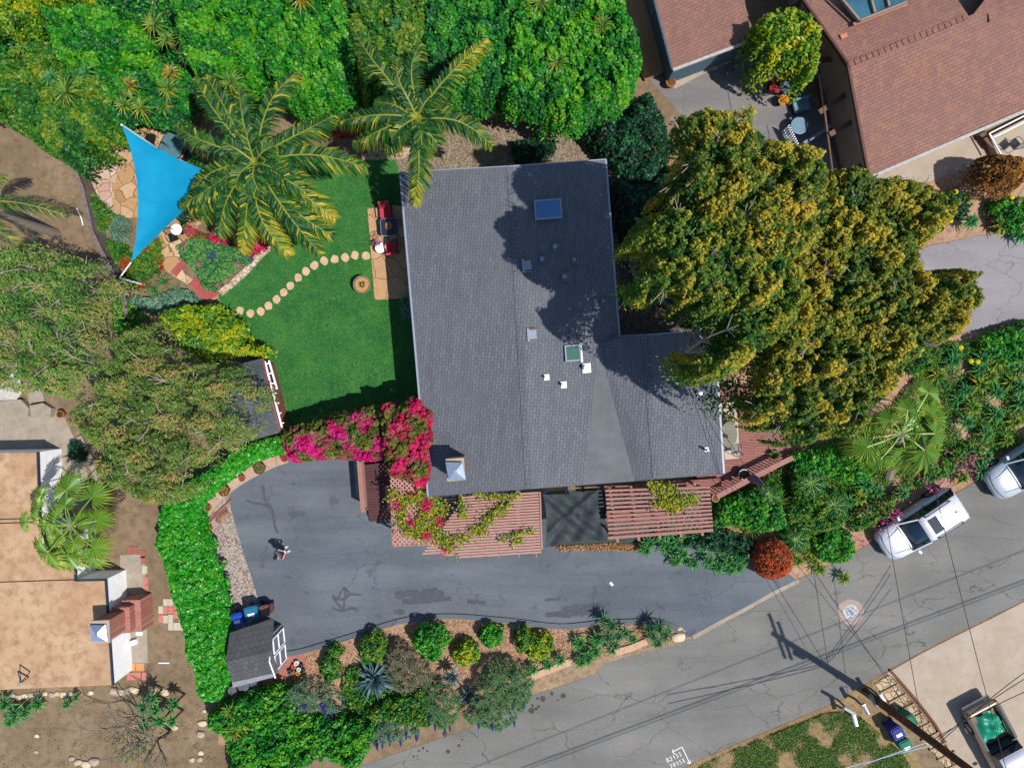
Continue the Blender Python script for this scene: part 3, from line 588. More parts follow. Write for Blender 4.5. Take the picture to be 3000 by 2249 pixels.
k = MB(); k.bar(P(827, 1828) + Vector((.08, 0, sz)), P(832, 1882) + Vector((.1, 0, 2.52)), .05, .06); k.bar(P(832, 1882) + Vector((.1, 0, 2.52)), P(839, 1940) + Vector((.08, 0, sz)), .05, .06); k.build('fascia', white, ss)
sheet('brick_paving', [(806, 1920), (888, 1900), (900, 1955), (830, 1998), (738, 2016), (738, 1990)], .035, plain('red_concrete', C(176, 112, 98), .1, 3, .85), kind='structure')
# ------------------------------------------------------------------ leaf colours
def LM(name, cols, **k):
    n = len(cols); return m_leaf(name, [(.12 + .76 * i / max(1, n - 1), c) for i, c in enumerate(cols)], **k)
L_bright = LM('bright_leaf', [C(14, 84, 26), C(24, 132, 34), C(54, 172, 30), C(128, 192, 34)])
L_deep = LM('deep_leaf', [C(12, 76, 40), C(18, 112, 46), C(30, 150, 40), C(96, 172, 40)])
L_green = LM('mid_leaf', [C(22, 84, 36), C(40, 122, 36), C(76, 148, 36), C(150, 166, 44)])
L_yellow = LM('citrus_leaf', [C(34, 96, 26), C(82, 150, 22), C(146, 184, 22), C(214, 200, 30)])
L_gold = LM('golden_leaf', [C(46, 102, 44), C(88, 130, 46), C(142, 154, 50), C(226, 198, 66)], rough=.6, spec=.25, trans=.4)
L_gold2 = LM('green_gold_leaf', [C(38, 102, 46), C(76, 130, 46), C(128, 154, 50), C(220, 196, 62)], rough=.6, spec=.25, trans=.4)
L_olive = LM('olive_leaf', [C(60, 116, 50), C(92, 146, 58), C(122, 172, 70), C(184, 170, 100)], rough=.6, spec=.25)
L_olive2 = LM('brown_olive_leaf', [C(68, 112, 50), C(104, 136, 60), C(124, 164, 70), C(196, 166, 100)], rough=.6, spec=.25)
L_hedge = LM('hedge_leaf', [C(14, 120, 20), C(24, 158, 26), C(50, 190, 30), C(140, 206, 52)], spec=.5, rough=.4)
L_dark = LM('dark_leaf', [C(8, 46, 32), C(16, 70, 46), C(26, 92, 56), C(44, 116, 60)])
L_bract = LM('magenta_bract', [C(190, 14, 70), C(226, 20, 110), C(240, 28, 150), C(246, 70, 170)], rough=.7, spec=.2)
L_redbr = LM('crimson_bract', [C(184, 26, 62), C(216, 30, 84), C(232, 38, 108), C(240, 66, 130)], rough=.7, spec=.2)
L_bough = LM('bougainvillea_leaf', [C(60, 74, 34), C(94, 96, 38), C(96, 124, 34), C(150, 146, 44)], rough=.6)
L_vine = LM('vine_leaf', [C(60, 104, 24), C(110, 148, 28), C(176, 178, 30), C(218, 186, 40)])
L_red = LM('red_shrub_leaf', [C(110, 110, 40), C(176, 84, 36), C(214, 66, 40), C(232, 116, 54)], rough=.6)
L_orange = LM('bronze_leaf', [C(70, 60, 26), C(124, 84, 26), C(170, 108, 28), C(196, 134, 40)], rough=.6)
L_silver = LM('silver_leaf', [C(66, 116, 98), C(96, 148, 122), C(120, 166, 140), C(150, 186, 156)], rough=.7)
L_echium = LM('echium_leaf', [C(50, 104, 84), C(84, 140, 108), C(120, 168, 128), C(176, 186, 144)], rough=.6)
L_agave = LM('agave_leaf', [C(28, 104, 58), C(52, 140, 72), C(84, 166, 84), C(140, 184, 90)], rough=.5)
L_aloe = LM('aloe_leaf', [C(36, 108, 78), C(66, 140, 92), C(104, 160, 104), C(160, 166, 96)], rough=.5)
L_bluea = LM('blue_agave_leaf', [C(56, 86, 98), C(84, 116, 126), C(108, 140, 146), C(130, 160, 160)], rough=.6)
L_yucca = LM('yucca_leaf', [C(40, 110, 40), C(86, 148, 50), C(140, 178, 60), C(206, 180, 50)], rough=.45)
L_palm = LM('palm_leaf', [C(18, 74, 40), C(50, 112, 46), C(116, 152, 52), C(220, 196, 60)], rough=.5, spec=.3)
L_palmy = LM('yellowing_palm_leaf', [C(70, 90, 30), C(130, 130, 30), C(188, 166, 30), C(220, 180, 50)], rough=.4, spec=.6)
L_fan = LM('fan_palm_leaf', [C(52, 120, 34), C(98, 156, 44), C(140, 180, 56), C(196, 196, 70)], rough=.4, spec=.6)
L_purple = LM('purple_flower', [C(70, 50, 150), C(100, 70, 190)], rough=.8)
L_pink = LM('pink_flower', [C(200, 70, 130), C(232, 110, 170)], rough=.8)
L_flred = LM('red_flower', [C(190, 24, 30), C(226, 40, 50)], rough=.8)
L_yel = LM('yellow_flower', [C(236, 210, 20), C(250, 230, 40)], rough=.8)
bark = plain('bark', C(120, 104, 92), .3, 8, .95, bump=.02); twig = plain('pale_twig', C(176, 162, 150), .2, 10, .9)
trunkm = plain('palm_trunk', C(150, 138, 126), .3, 14, .95, bump=.02)
SEED = [100]
def nseed(): SEED[0] += 1; return SEED[0]
def shrub(name, label, cat, px, zt, zb, mat, dens=420, L=.2, W=.12, zp=None, c=.7, amp=.45, edge=1.1, gap=.05, depth=.3, group=None, fl=None, trunk=True, n=3, jag=.3, parent=None, kind=None, part='foliage', hc=.4, wp=.7):
    """A shrub: a short woody stem and one crown of leaves. PX: its outline in the photo; FL: (material, share) flowers."""
    zp = zt * .5 if zp is None else zp
    q = smooth([(a, b) for a, b in px], n); poly = [P(p.x, p.y, zp) for p in q]; cen = sum(poly, Vector()) / len(poly)
    p, nr, hue, rg, qq = cloud(poly, zt, zb, dens, c, amp, edge, gap, depth, nseed(), jag, hc, wp)
    V = leafV(p, nr, L, W, rg); mi = None; mats = [mat]
    if fl:
        mats = [mat] + [f[0] for f in fl]; mi = np.zeros(len(p), int); u = rg.uniform(size=len(p))
        for i, f in enumerate(fl):
            fc = f[2] if len(f) > 2 else None
            if fc is None: cl = np.sin(p[:, 0] * 3.1 + i) * np.sin(p[:, 1] * 2.7 + i * 2) + rg.normal(size=len(p)) * .35; k = (cl > f[1])
            else: k = fc(p) > f[1] + rg.normal(size=len(p)) * .35
            mi[k & (mi == 0)] = i + 1
    if parent is not None: return quads(part, V, hue, mats, parent, mi=mi)
    if kind == 'stuff':
        return tag(quads(name, V, hue, mats, loc=(cen.x, cen.y, 0), mi=mi), label, cat, group, kind)
    t_ = thing(name, label, cat, (cen.x, cen.y, 0), group=group)
    quads('foliage', V, hue, mats, t_, mi=mi)
    if trunk:
        m = MB(); rr = random.Random(SEED[0]); r0 = .05 + .02 * zt
        m.tube([(cen.x, cen.y, 0), (cen.x + .05, cen.y, zt * .35), (cen.x, cen.y + .05, zt * .6)], [r0, r0 * .8, r0 * .5])
        for i in range(6):
            a = i * 1.05 + rr.random(); R_ = (poly[int(len(poly) * i / 6)] - cen).length * .55
            m.tube([(cen.x, cen.y, zt * .25), (cen.x + math.cos(a) * R_ * .5, cen.y + math.sin(a) * R_ * .5, zt * .5), (cen.x + math.cos(a) * R_, cen.y + math.sin(a) * R_, zt * .72)], [r0 * .5, r0 * .35, r0 * .15], 5)
        m.build('stem', bark, t_)
    return t_
def tree(name, label, cat, px, zt, zb, mat, base, tr=.22, twigs=30, **k):
    zp = k.pop('zp', zb + (zt - zb) * .75); dens = k.pop('dens', 700); group = k.pop('group', None); tm = k.pop('tm', bark)
    q = smooth([(a, b) for a, b in px], 3); poly = [P(p.x, p.y, zp) for p in q]; bx = P(*base, 0)
    t_ = thing(name, label, cat, (bx.x, bx.y, 0), group=group)
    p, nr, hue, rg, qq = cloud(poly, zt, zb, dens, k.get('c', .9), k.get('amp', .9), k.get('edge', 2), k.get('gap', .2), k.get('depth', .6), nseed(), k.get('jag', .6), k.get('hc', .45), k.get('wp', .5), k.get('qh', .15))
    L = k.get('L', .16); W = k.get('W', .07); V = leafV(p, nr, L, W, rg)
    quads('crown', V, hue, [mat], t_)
    if k.get('under'):      # older leaves of lower boughs, seen through gaps; deep green adds shade by colour
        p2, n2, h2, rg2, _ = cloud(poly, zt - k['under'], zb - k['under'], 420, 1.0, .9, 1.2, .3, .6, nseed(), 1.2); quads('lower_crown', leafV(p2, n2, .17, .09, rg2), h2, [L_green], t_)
    m = MB(); rr = random.Random(SEED[0]); cen = sum(poly, Vector()) / len(poly)
    fork = Vector((bx.x * .8 + cen.x * .2, bx.y * .8 + cen.y * .2, zt * .35)); m.tube([(bx.x, bx.y, -.05), (bx.x + .1, bx.y, zt * .15), fork], [tr * 1.3, tr, tr * .8], 8)
    m.build('trunk', tm, t_)
    m = MB(); tips = [p[rr.randrange(len(p))] for _ in range(twigs)]; hubs = []
    for i in range(7):
        h = Vector(poly[int(len(poly) * (i + .5) / 7)]) * .6 + cen * .4; h.z = zt * .78; hubs.append(h)
        mid = fork.lerp(h, .5) + Vector((rr.uniform(-.4, .4), rr.uniform(-.4, .4), .5)); m.tube([fork, mid, h], [tr * .6, tr * .4, tr * .22], 6)
    hubs.append(Vector((cen.x, cen.y, zt * .8))); m.tube([fork, hubs[-1]], [tr * .6, tr * .25], 6)
    for tp in tips:
        tp = Vector(tp); tp.z += .25; h = min(hubs, key=lambda v: (v - tp).length); mid = h.lerp(tp, .55) + Vector((rr.uniform(-.3, .3), rr.uniform(-.3, .3), .25))
        m.tube([h, mid, tp], [tr * .18, tr * .11, .018], 5)
        for s in range(3):
            e = tp + Vector((rr.uniform(-.5, .5), rr.uniform(-.5, .5), rr.uniform(-.1, .2))); m.tube([mid.lerp(tp, .6), e], [.022, .01], 4)
    m.build('limbs', twig, t_)
    return t_

# ------------------------------------------------------------------ the shrubbery along the top
top = 'tall shrubs massed along the upper garden'
TS = [
 ([(-60, -60), (235, -60), (222, 18), (165, 28), (150, 75), (112, 112), (60, 122), (30, 105), (-60, 105)], L_yellow, 'yellow-green shrub in the far corner beside the rough lawn', 3.0),
 ([(-60, 215), (40, 190), (110, 135), (185, 170), (215, 240), (200, 320), (130, 380), (60, 385), (0, 350), (-60, 335)], L_green, 'green shrub above the bare earth, west of the yucca clump', 3.6),
 ([(175, 65), (250, 45), (330, 42), (410, 62), (435, 120), (450, 190), (400, 245), (300, 255), (230, 230), (185, 160)], L_bright, 'bright glossy shrub just below the rough lawn', 3.8),
 ([(85, 385), (150, 300), (220, 235), (330, 245), (352, 330), (360, 395), (335, 440), (300, 470), (245, 512), (190, 470), (120, 430)], L_green, 'dense green shrub touching the upper tip of the blue sail', 4.0),
 ([(325, 245), (430, 225), (530, 200), (560, 290), (548, 360), (500, 378), (420, 365), (365, 392)], L_deep, 'dark green shrub with yuccas rising through it above the patio', 3.2),
 ([(560, -60), (770, -60), (805, 80), (825, 200), (770, 270), (680, 280), (600, 250), (550, 140)], L_bright, 'glossy green shrub at the top above the larger feather palm', 4.2),
 ([(750, -60), (1010, -60), (1045, 60), (1065, 180), (1045, 290), (960, 345), (880, 330), (800, 260), (775, 120)], L_bright, 'bright green shrub between the two feather palm crowns', 4.4),
 ([(990, -60), (1240, -60), (1280, 80), (1250, 200), (1190, 280), (1080, 300), (1040, 200), (1010, 90)], L_green, 'fine-leaved green shrub behind the upright palm fronds', 4.4),
 ([(1220, -60), (1490, -60), (1525, 60), (1505, 180), (1480, 300), (1390, 312), (1300, 300), (1240, 220), (1240, 100)], L_deep, 'deep green shrub above the strip of red mulch', 4.4),
 ([(1470, -60), (1740, -60), (1765, 20), (1810, 30), (1845, 110), (1868, 180), (1852, 250), (1820, 310), (1760, 345), (1680, 385), (1610, 362), (1540, 345), (1480, 318), (1470, 200), (1490, 90)], L_bright, 'broad bright shrub beside the tan timber deck', 4.6),
]
for px, mt, lb, zt in TS: cx_, cy_ = [sum(v) / len(px) for v in zip(*px)]; px = [(cx_ + (a - cx_) * 1.09, cy_ + (b - cy_) * 1.09) for a, b in px]; shrub('shrub', lb, 'shrub', px, zt, .6, mt, dens=1150, L=.18, W=.11, zp=zt * .6, c=.75, amp=.5, edge=.9, depth=.25, gap=.05, wp=.6, hc=.5, group=top)
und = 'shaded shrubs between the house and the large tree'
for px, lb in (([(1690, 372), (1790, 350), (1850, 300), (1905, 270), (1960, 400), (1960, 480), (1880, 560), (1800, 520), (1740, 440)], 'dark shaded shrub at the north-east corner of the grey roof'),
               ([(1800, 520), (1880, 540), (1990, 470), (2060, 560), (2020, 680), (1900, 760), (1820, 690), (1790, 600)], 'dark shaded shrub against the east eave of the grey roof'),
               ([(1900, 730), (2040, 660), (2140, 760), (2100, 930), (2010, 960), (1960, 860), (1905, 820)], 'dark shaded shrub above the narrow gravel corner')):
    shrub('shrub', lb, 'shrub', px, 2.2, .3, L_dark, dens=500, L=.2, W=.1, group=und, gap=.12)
# ------------------------------------------------------------------ hedge, citrus, vines
tag(shrub('hedge', 'long clipped bright green hedge curving beside the driveway', 'hedge', [(846, 1258), (800, 1272), (740, 1290), (690, 1306), (660, 1340), (610, 1375), (560, 1400), (510, 1440), (478, 1490), (470, 1540), (462, 1590), (486, 1640), (500, 1700), (512, 1750), (540, 1830), (552, 1900), (575, 1960), (590, 2030), (640, 2052),
    (668, 2010), (682, 1955), (676, 1900), (680, 1840), (672, 1790), (664, 1730), (646, 1650), (612, 1570), (592, 1500), (622, 1455), (682, 1400), (740, 1362), (800, 1338), (852, 1318)], 1.9, .4, L_hedge, dens=1700, L=.17, W=.12, zp=1.1, c=.42, amp=.22, edge=.5, depth=.1, gap=0, jag=.25, hc=.12, trunk=False))
shrub('citrus_tree', 'bright yellow-green citrus tree beside the small garden shed', 'tree', [(474, 915), (543, 894), (633, 886), (669, 908), (716, 948), (724, 1002), (785, 1013), (781, 1050), (742, 1044), (687, 1052), (633, 1070), (586, 1060), (507, 984), (481, 941)], 3.0, .6, L_yellow, dens=800, L=.2, W=.11, c=.6, amp=.5)
shrub('lemon_tree', 'round yellow-green lemon tree over the shaded yard furniture', 'tree', [(2170, 110), (2215, 75), (2250, 58), (2310, 65), (2365, 110), (2382, 160), (2372, 215), (2378, 235), (2345, 275), (2315, 282), (2285, 250), (2225, 242), (2195, 225), (2165, 170)], 4.2, 1.4, L_yellow, dens=900, L=.2, W=.1, c=.6, amp=.6, depth=.5)
shrub('red_shrub', 'clipped ball of red and orange foliage at the driveway mouth', 'shrub', [(2207, 1640), (2218, 1600), (2250, 1580), (2290, 1582), (2320, 1610), (2326, 1650), (2308, 1685), (2268, 1702), (2228, 1688)], 2.0, .5, L_red, dens=1800, L=.12, W=.07, zp=1.2, c=.3, amp=.15, edge=1.0, depth=.12, gap=0, jag=.1)
shrub('bronze_shrub', 'round bronze-green shrub next to the white patio', 'shrub', [(2850, 500), (2870, 460), (2920, 448), (2970, 460), (2990, 500), (2985, 550), (2950, 575), (2895, 572), (2858, 545)], 3.0, .8, L_orange, dens=1500, L=.14, W=.08, zp=1.8, c=.4, amp=.25, depth=.15)
shrub('silver_shrub', 'silvery blue-green rounded bush beside the blue sail', 'shrub', [(318, 668), (335, 635), (362, 630), (380, 660), (376, 700), (352, 712), (325, 700)], 1.1, .2, L_silver, dens=1500, L=.12, W=.03, c=.3, amp=.12, depth=.08)
def bfun(p):      # bracts gather on the sunny side and in loose clusters
    return np.sin(p[:, 0] * 2.3) * np.cos(p[:, 1] * 2.9 + p[:, 0]) + .5 * np.sin(p[:, 0] * 5.1 + 2) * np.sin(p[:, 1] * 4.7) - (p[:, 1] + 3.1) * .42
def bfun2(p): return np.sin(p[:, 0] * 3.3 + 1) * np.cos(p[:, 1] * 3.1) + .5 * np.sin(p[:, 0] * 6.1) * np.sin(p[:, 1] * 5.7 + 1) + (p[:, 0] + 6.2) * .25
shrub('bougainvillea', 'bougainvillea covered in magenta bracts over the entry arch', 'climber', [(835, 1262), (900, 1232), (1000, 1202), (1100, 1182), (1190, 1190), (1210, 1250), (1180, 1330), (1110, 1350), (1000, 1345), (920, 1350), (880, 1355), (850, 1330)], 3.0, 1.2, L_bough, dens=1900, L=.13, W=.09, c=.5, amp=.35, edge=.8, depth=.18, fl=[(L_bract, .02, bfun), (L_hedge, 1.15)])
shrub('bougainvillea', 'bougainvillea with crimson bracts leaning on the grey roof corner', 'climber', [(1110, 1185), (1178, 1182), (1182, 1162), (1232, 1160), (1262, 1190), (1278, 1205), (1282, 1270), (1276, 1330), (1266, 1400), (1252, 1440), (1220, 1432), (1180, 1412), (1140, 1402), (1122, 1360), (1112, 1300)], 4.0, 2.2, L_bough, dens=1900, L=.13, W=.09, zp=3.4, c=.5, amp=.35, edge=.8, depth=.18, fl=[(L_redbr, .36, bfun2), (L_bract, 1.0)])
def vine(label, paths, z, mat=L_vine, wd=14, n=70, fl=None, L=.16, W=.09, zj=.08, name='climbing_vine', base=None, sc=1):
    rg = np.random.default_rng(nseed()); pts = []; m = MB()
    for path in paths:
        q = smooth([(a, b) for a, b in path], 6, False); pw = [P(p.x, p.y, z) for p in q]; m.tube([p + Vector((0, 0, .03)) for p in pw], .022, 5)
        for p in q:
            k = int(n / 9 * rg.uniform(.2, 1.9)) + 2; r = rg.uniform(.2, 1.5)
            xy = np.array([(p.x, p.y)]) + rg.normal(size=(k, 2)) * wd * r * .55
            for a, b in xy: v = P(a, b, z + abs(rg.normal()) * zj + .04); pts.append((v.x, v.y, v.z))
    p = np.array(pts); nr = np.stack([rg.normal(size=len(p)) * .5, rg.normal(size=len(p)) * .5, np.ones(len(p))], 1); V = leafV(p, nr, L, W, rg)
    hue = np.clip(rg.normal(.5, .25, len(p)), 0, 1); mats = [mat]; mi = None
    if fl: mats.append(fl[0]); mi = (np.sin(p[:, 0] * 4) * np.sin(p[:, 1] * 4 + 1) + rg.normal(size=len(p)) * .3 > fl[1]).astype(int)
    c = p.mean(0); t_ = thing(name, label, 'vine', (c[0], c[1], 0)); quads('foliage', V, hue, mats, t_, mi=mi)
    b = P(*(base or path[0]), 0); m.tube([(b.x, b.y, 0), (b.x, b.y, z * .5), tuple(P(*path[0], z))], .035, 5); m.build('stem', bark, t_)
vine('yellow-green vine with red bracts sprawling over the lattice roof', [[(1150, 1450), (1180, 1470), (1175, 1500), (1180, 1540), (1200, 1560)], [(1230, 1440), (1260, 1460), (1270, 1490), (1250, 1510), (1230, 1530), (1215, 1555), (1235, 1570)], [(1262, 1440), (1285, 1480), (1290, 1510), (1275, 1550), (1240, 1575)], [(1195, 1455), (1240, 1480), (1255, 1500)], [(1215, 1550), (1250, 1560), (1290, 1580), (1310, 1600), (1318, 1612)]], 2.75, wd=22, n=150, fl=(L_redbr, .55))
vine('yellow-green vine climbing across the slatted pergola beside the eave', [[(1350, 1450), (1352, 1480), (1358, 1510)], [(1395, 1450), (1430, 1452), (1470, 1455), (1520, 1450)], [(1500, 1460), (1480, 1490), (1450, 1500), (1425, 1530), (1400, 1550), (1380, 1560)], [(1470, 1480), (1440, 1515), (1420, 1545), (1405, 1570)], [(1300, 1585), (1340, 1575), (1370, 1580)]], 2.75, wd=16, n=80)
vine('short vine sprigs on the lower edge of the slatted pergola', [[(1470, 1580), (1500, 1570), (1530, 1560), (1560, 1556)], [(1500, 1590), (1530, 1583)]], 2.75, wd=9, n=40)
vine('yellow-green vine crossing the open-slatted pergola', [[(1912, 1420), (1930, 1432), (1950, 1450), (1960, 1470), (1975, 1490), (1990, 1480), (2020, 1465), (2035, 1460)], [(1960, 1420), (1970, 1445), (1995, 1465)], [(1920, 1480), (1950, 1478), (1985, 1490)]], 2.75, wd=18, n=110)
# ------------------------------------------------------------------ large trees
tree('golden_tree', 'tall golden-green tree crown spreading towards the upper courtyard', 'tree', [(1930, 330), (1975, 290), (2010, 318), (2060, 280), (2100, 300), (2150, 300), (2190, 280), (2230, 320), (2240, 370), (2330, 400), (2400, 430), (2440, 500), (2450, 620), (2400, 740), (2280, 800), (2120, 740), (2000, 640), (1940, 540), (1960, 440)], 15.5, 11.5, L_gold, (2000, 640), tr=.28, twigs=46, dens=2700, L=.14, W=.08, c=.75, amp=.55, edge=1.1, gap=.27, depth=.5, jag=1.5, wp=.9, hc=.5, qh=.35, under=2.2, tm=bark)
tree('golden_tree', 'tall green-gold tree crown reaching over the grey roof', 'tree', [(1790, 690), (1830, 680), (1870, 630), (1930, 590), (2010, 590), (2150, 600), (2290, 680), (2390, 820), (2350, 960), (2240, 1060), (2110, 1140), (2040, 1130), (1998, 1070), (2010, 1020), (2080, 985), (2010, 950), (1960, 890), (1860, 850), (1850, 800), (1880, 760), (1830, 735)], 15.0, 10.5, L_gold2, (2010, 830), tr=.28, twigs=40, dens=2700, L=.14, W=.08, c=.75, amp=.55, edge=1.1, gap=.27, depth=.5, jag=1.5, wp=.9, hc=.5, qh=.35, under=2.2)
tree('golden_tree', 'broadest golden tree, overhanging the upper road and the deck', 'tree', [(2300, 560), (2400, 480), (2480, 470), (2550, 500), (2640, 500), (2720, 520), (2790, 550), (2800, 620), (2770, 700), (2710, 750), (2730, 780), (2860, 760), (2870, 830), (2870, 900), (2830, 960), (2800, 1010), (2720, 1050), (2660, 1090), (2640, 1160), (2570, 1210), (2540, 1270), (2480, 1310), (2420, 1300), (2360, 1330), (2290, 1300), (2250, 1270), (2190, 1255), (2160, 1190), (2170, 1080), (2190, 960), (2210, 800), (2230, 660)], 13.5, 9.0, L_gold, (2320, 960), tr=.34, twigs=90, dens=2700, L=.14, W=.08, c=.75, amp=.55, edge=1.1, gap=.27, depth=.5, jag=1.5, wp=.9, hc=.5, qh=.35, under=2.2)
tree('golden_tree', 'low golden branch mass beside the entry terrace', 'tree', [(2380, 470), (2470, 500), (2600, 500), (2660, 490), (2700, 530), (2740, 540), (2790, 600), (2700, 660), (2560, 640), (2440, 580)], 6.5, 3.0, L_gold, (2560, 640), tr=.18, twigs=14, dens=900, L=.16, W=.08, c=.8, amp=.9, gap=.3, jag=.7)
tree('feathery_tree', 'sparse feathery green tree over the bare earth', 'tree', [(-60, 740), (60, 700), (140, 690), (160, 740), (230, 730), (300, 790), (335, 870), (330, 950), (345, 1040), (335, 1130), (260, 1180), (170, 1190), (60, 1140), (-60, 1130)], 7.0, 3.5, L_olive, (160, 1000), tr=.2, twigs=40, dens=850, L=.2, W=.055, c=.85, amp=.9, edge=1.6, gap=.44, depth=.5, jag=.9)
tree('feathery_tree', 'sparse brownish feathery tree overhanging the small shed and hedge', 'tree', [(330, 960), (420, 930), (480, 970), (530, 1040), (620, 1050), (680, 1080), (735, 1140), (740, 1230), (700, 1300), (650, 1360), (590, 1390), (540, 1430), (500, 1480), (430, 1500), (360, 1480), (290, 1420), (260, 1330), (200, 1270), (180, 1190), (260, 1150), (300, 1060)], 7.5, 3.5, L_olive2, (400, 1240), tr=.2, twigs=46, dens=1000, L=.2, W=.055, c=.85, amp=.9, edge=1.6, gap=.36, depth=.5, jag=.9)
# ------------------------------------------------------------------ palms
def frond(root, tip, nl=46, ll=.62, droop=.8, wd=.05, rg=None, mat=L_palm, parent=None, yel=0., taper=.5, rise=.6):
    """One feather frond: an arching midrib with two rows of hanging leaflets."""
    root = np.array(root); tip = np.array(tip); t = np.linspace(0, 1, nl); L = np.linalg.norm(tip - root)
    sp = root + (tip - root) * t[:, None]; sp[:, 2] += rise * np.sin(t * math.pi) * L * .3
    side0 = np.cross(tip - root, (0, 0, 1)); side0 /= np.linalg.norm(side0) + 1e-9; sp += side0 * (rg.normal() * .12 * L) * (np.sin(t * math.pi * .5) ** 2 * (1 - t))[:, None] * 2
    T = np.gradient(sp, axis=0); T /= np.linalg.norm(T, axis=1, keepdims=True); Vs = []; hs = []
    sd = np.cross(T, (0, 0, 1)); sd /= np.linalg.norm(sd, axis=1, keepdims=True) + 1e-9
    for s in (-1, 1):
        for rep in range(2):
            u = np.clip((t - .12) / .88, 0, 1); ln = ll * (np.sin(np.clip(u * .9 + .1, 0, 1) * math.pi) ** .6 * .8 + .25) * (t > .12) * rg.uniform(.8, 1.15, nl)
            fw = .45 + .7 * t; d = sd * s + T * fw[:, None] + rg.normal(size=(nl, 3)) * .13; d[:, 2] += rg.uniform(-.1, .25, nl); d /= np.linalg.norm(d, axis=1, keepdims=True)
            b = sp + T * (rep * .5 * L / nl); mid = b + d * (ln * .55)[:, None]; e = b + d * ln[:, None]; e[:, 2] -= ln * droop * rg.uniform(.6, 1.3, nl)
            w_ = np.cross(d, (0, 0, 1)); w_ /= np.linalg.norm(w_, axis=1, keepdims=True) + 1e-9; w_ = w_ * wd * .5; w_[:, 2] += rg.normal(size=nl) * wd * .3
            Vs += [np.stack([b - w_ * .6, b + w_ * .6, mid + w_, mid - w_], 1), np.stack([mid - w_, mid + w_, e + w_ * .15, e - w_ * .15], 1)]
            h = np.clip(rg.normal(.22 + yel * t * t, .24, nl), 0, 1); hs += [h, np.clip(h + .12, 0, 1)]
    rb = []
    wr = .045 * min(1, ll / .6)
    for i in range(nl - 1):
        a, b_ = sp[i], sp[i + 1]; k0 = wr * (1 - t[i] * .8); k1 = wr * (1 - t[i + 1] * .8); up = np.array([0, 0, .03])
        rb += [np.stack([a - sd[i] * k0, a + sd[i] * k0, b_ + sd[i + 1] * k1, b_ - sd[i + 1] * k1]) + up]
    Vs.append(np.array(rb)); hs.append(np.full(len(rb), .72))
    return quads('frond', np.concatenate(Vs), np.concatenate(hs), [mat], parent)
def feather_palm(label, cpx, h, tips, tz, ll=.62, yel={}, base=None, tr=.2, name='feather_palm', trunk=True, nl=46, group=None, wd=.05, fm=None):
    rg = np.random.default_rng(nseed()); c = P(*cpx, h); b = P(*(base), 0) if base else Vector((c.x, c.y, 0))
    t_ = thing(name, label, 'palm', (b.x, b.y, 0), group=group)
    if trunk:
        m = MB(); m.tube([(b.x, b.y, 0), ((b.x * .6 + c.x * .4), (b.y * .6 + c.y * .4), h * .5), (c.x, c.y, h - .2)], [tr * 1.3, tr, tr * .7], 10); m.build('trunk', trunkm, t_)
    for i, tp in enumerate(tips):
        z = h + (tz if not isinstance(tz, (list, tuple)) else tz[i]); e = P(tp[0], tp[1], z)
        frond((c.x, c.y, h), (e.x, e.y, e.z), nl, ll, rg=rg, mat=fm or L_palm, parent=t_, yel=.22 if i not in yel else .62, wd=wd)
    return t_
feather_palm('largest feather palm, its fronds reaching over the blue sail', (748, 476), 7.6, [(660, 420), (800, 430), (760, 560), (690, 540), (840, 520), (720, 380), (528, 600), (590, 640), (515, 370), (572, 228), (600, 225), (700, 260), (868, 212), (975, 340), (1070, 490), (890, 535), (555, 620), (560, 560), (640, 690), (705, 735), (845, 745), (935, 740), (970, 690), (890, 560), (830, 400), (980, 640)], [.5, .5, .4, .4, .4, .5, -1.2, -1.2, -.6, -.6, -.6, -.2, -.6, -.6, -.8, .3, -1., -1.2, -1., -1.1, -1.1, -1.1, -1.1, .3, -.2, -1.1], ll=.74, yel={19, 25, 20}, base=(850, 545), nl=70, wd=.065)
feather_palm('second feather palm with fronds drooping onto the grey roof', (1222, 345), 6.8, [(1180, 260), (1290, 270), (1150, 400), (1280, 420), (1240, 450), (1035, 85), (1165, 170), (1232, 130), (1425, 118), (985, 360), (1035, 420), (1130, 440), (1212, 598), (1440, 425), (1320, 330), (1100, 300)], [.3, .3, .2, .1, .1, -.5, .2, -.2, -.5, -.9, -1., -.9, -1.1, -1., -.2, -.4], ll=.66, yel={8, 12}, base=(1250, 385), nl=66, wd=.06)
feather_palm('feather palm at the picture edge whose fronds reach over bare earth', (-90, 600), 6.0, [(195, 632), (60, 722), (10, 520)], [-.6, -1., .2], ll=.5, trunk=True, wd=.035)
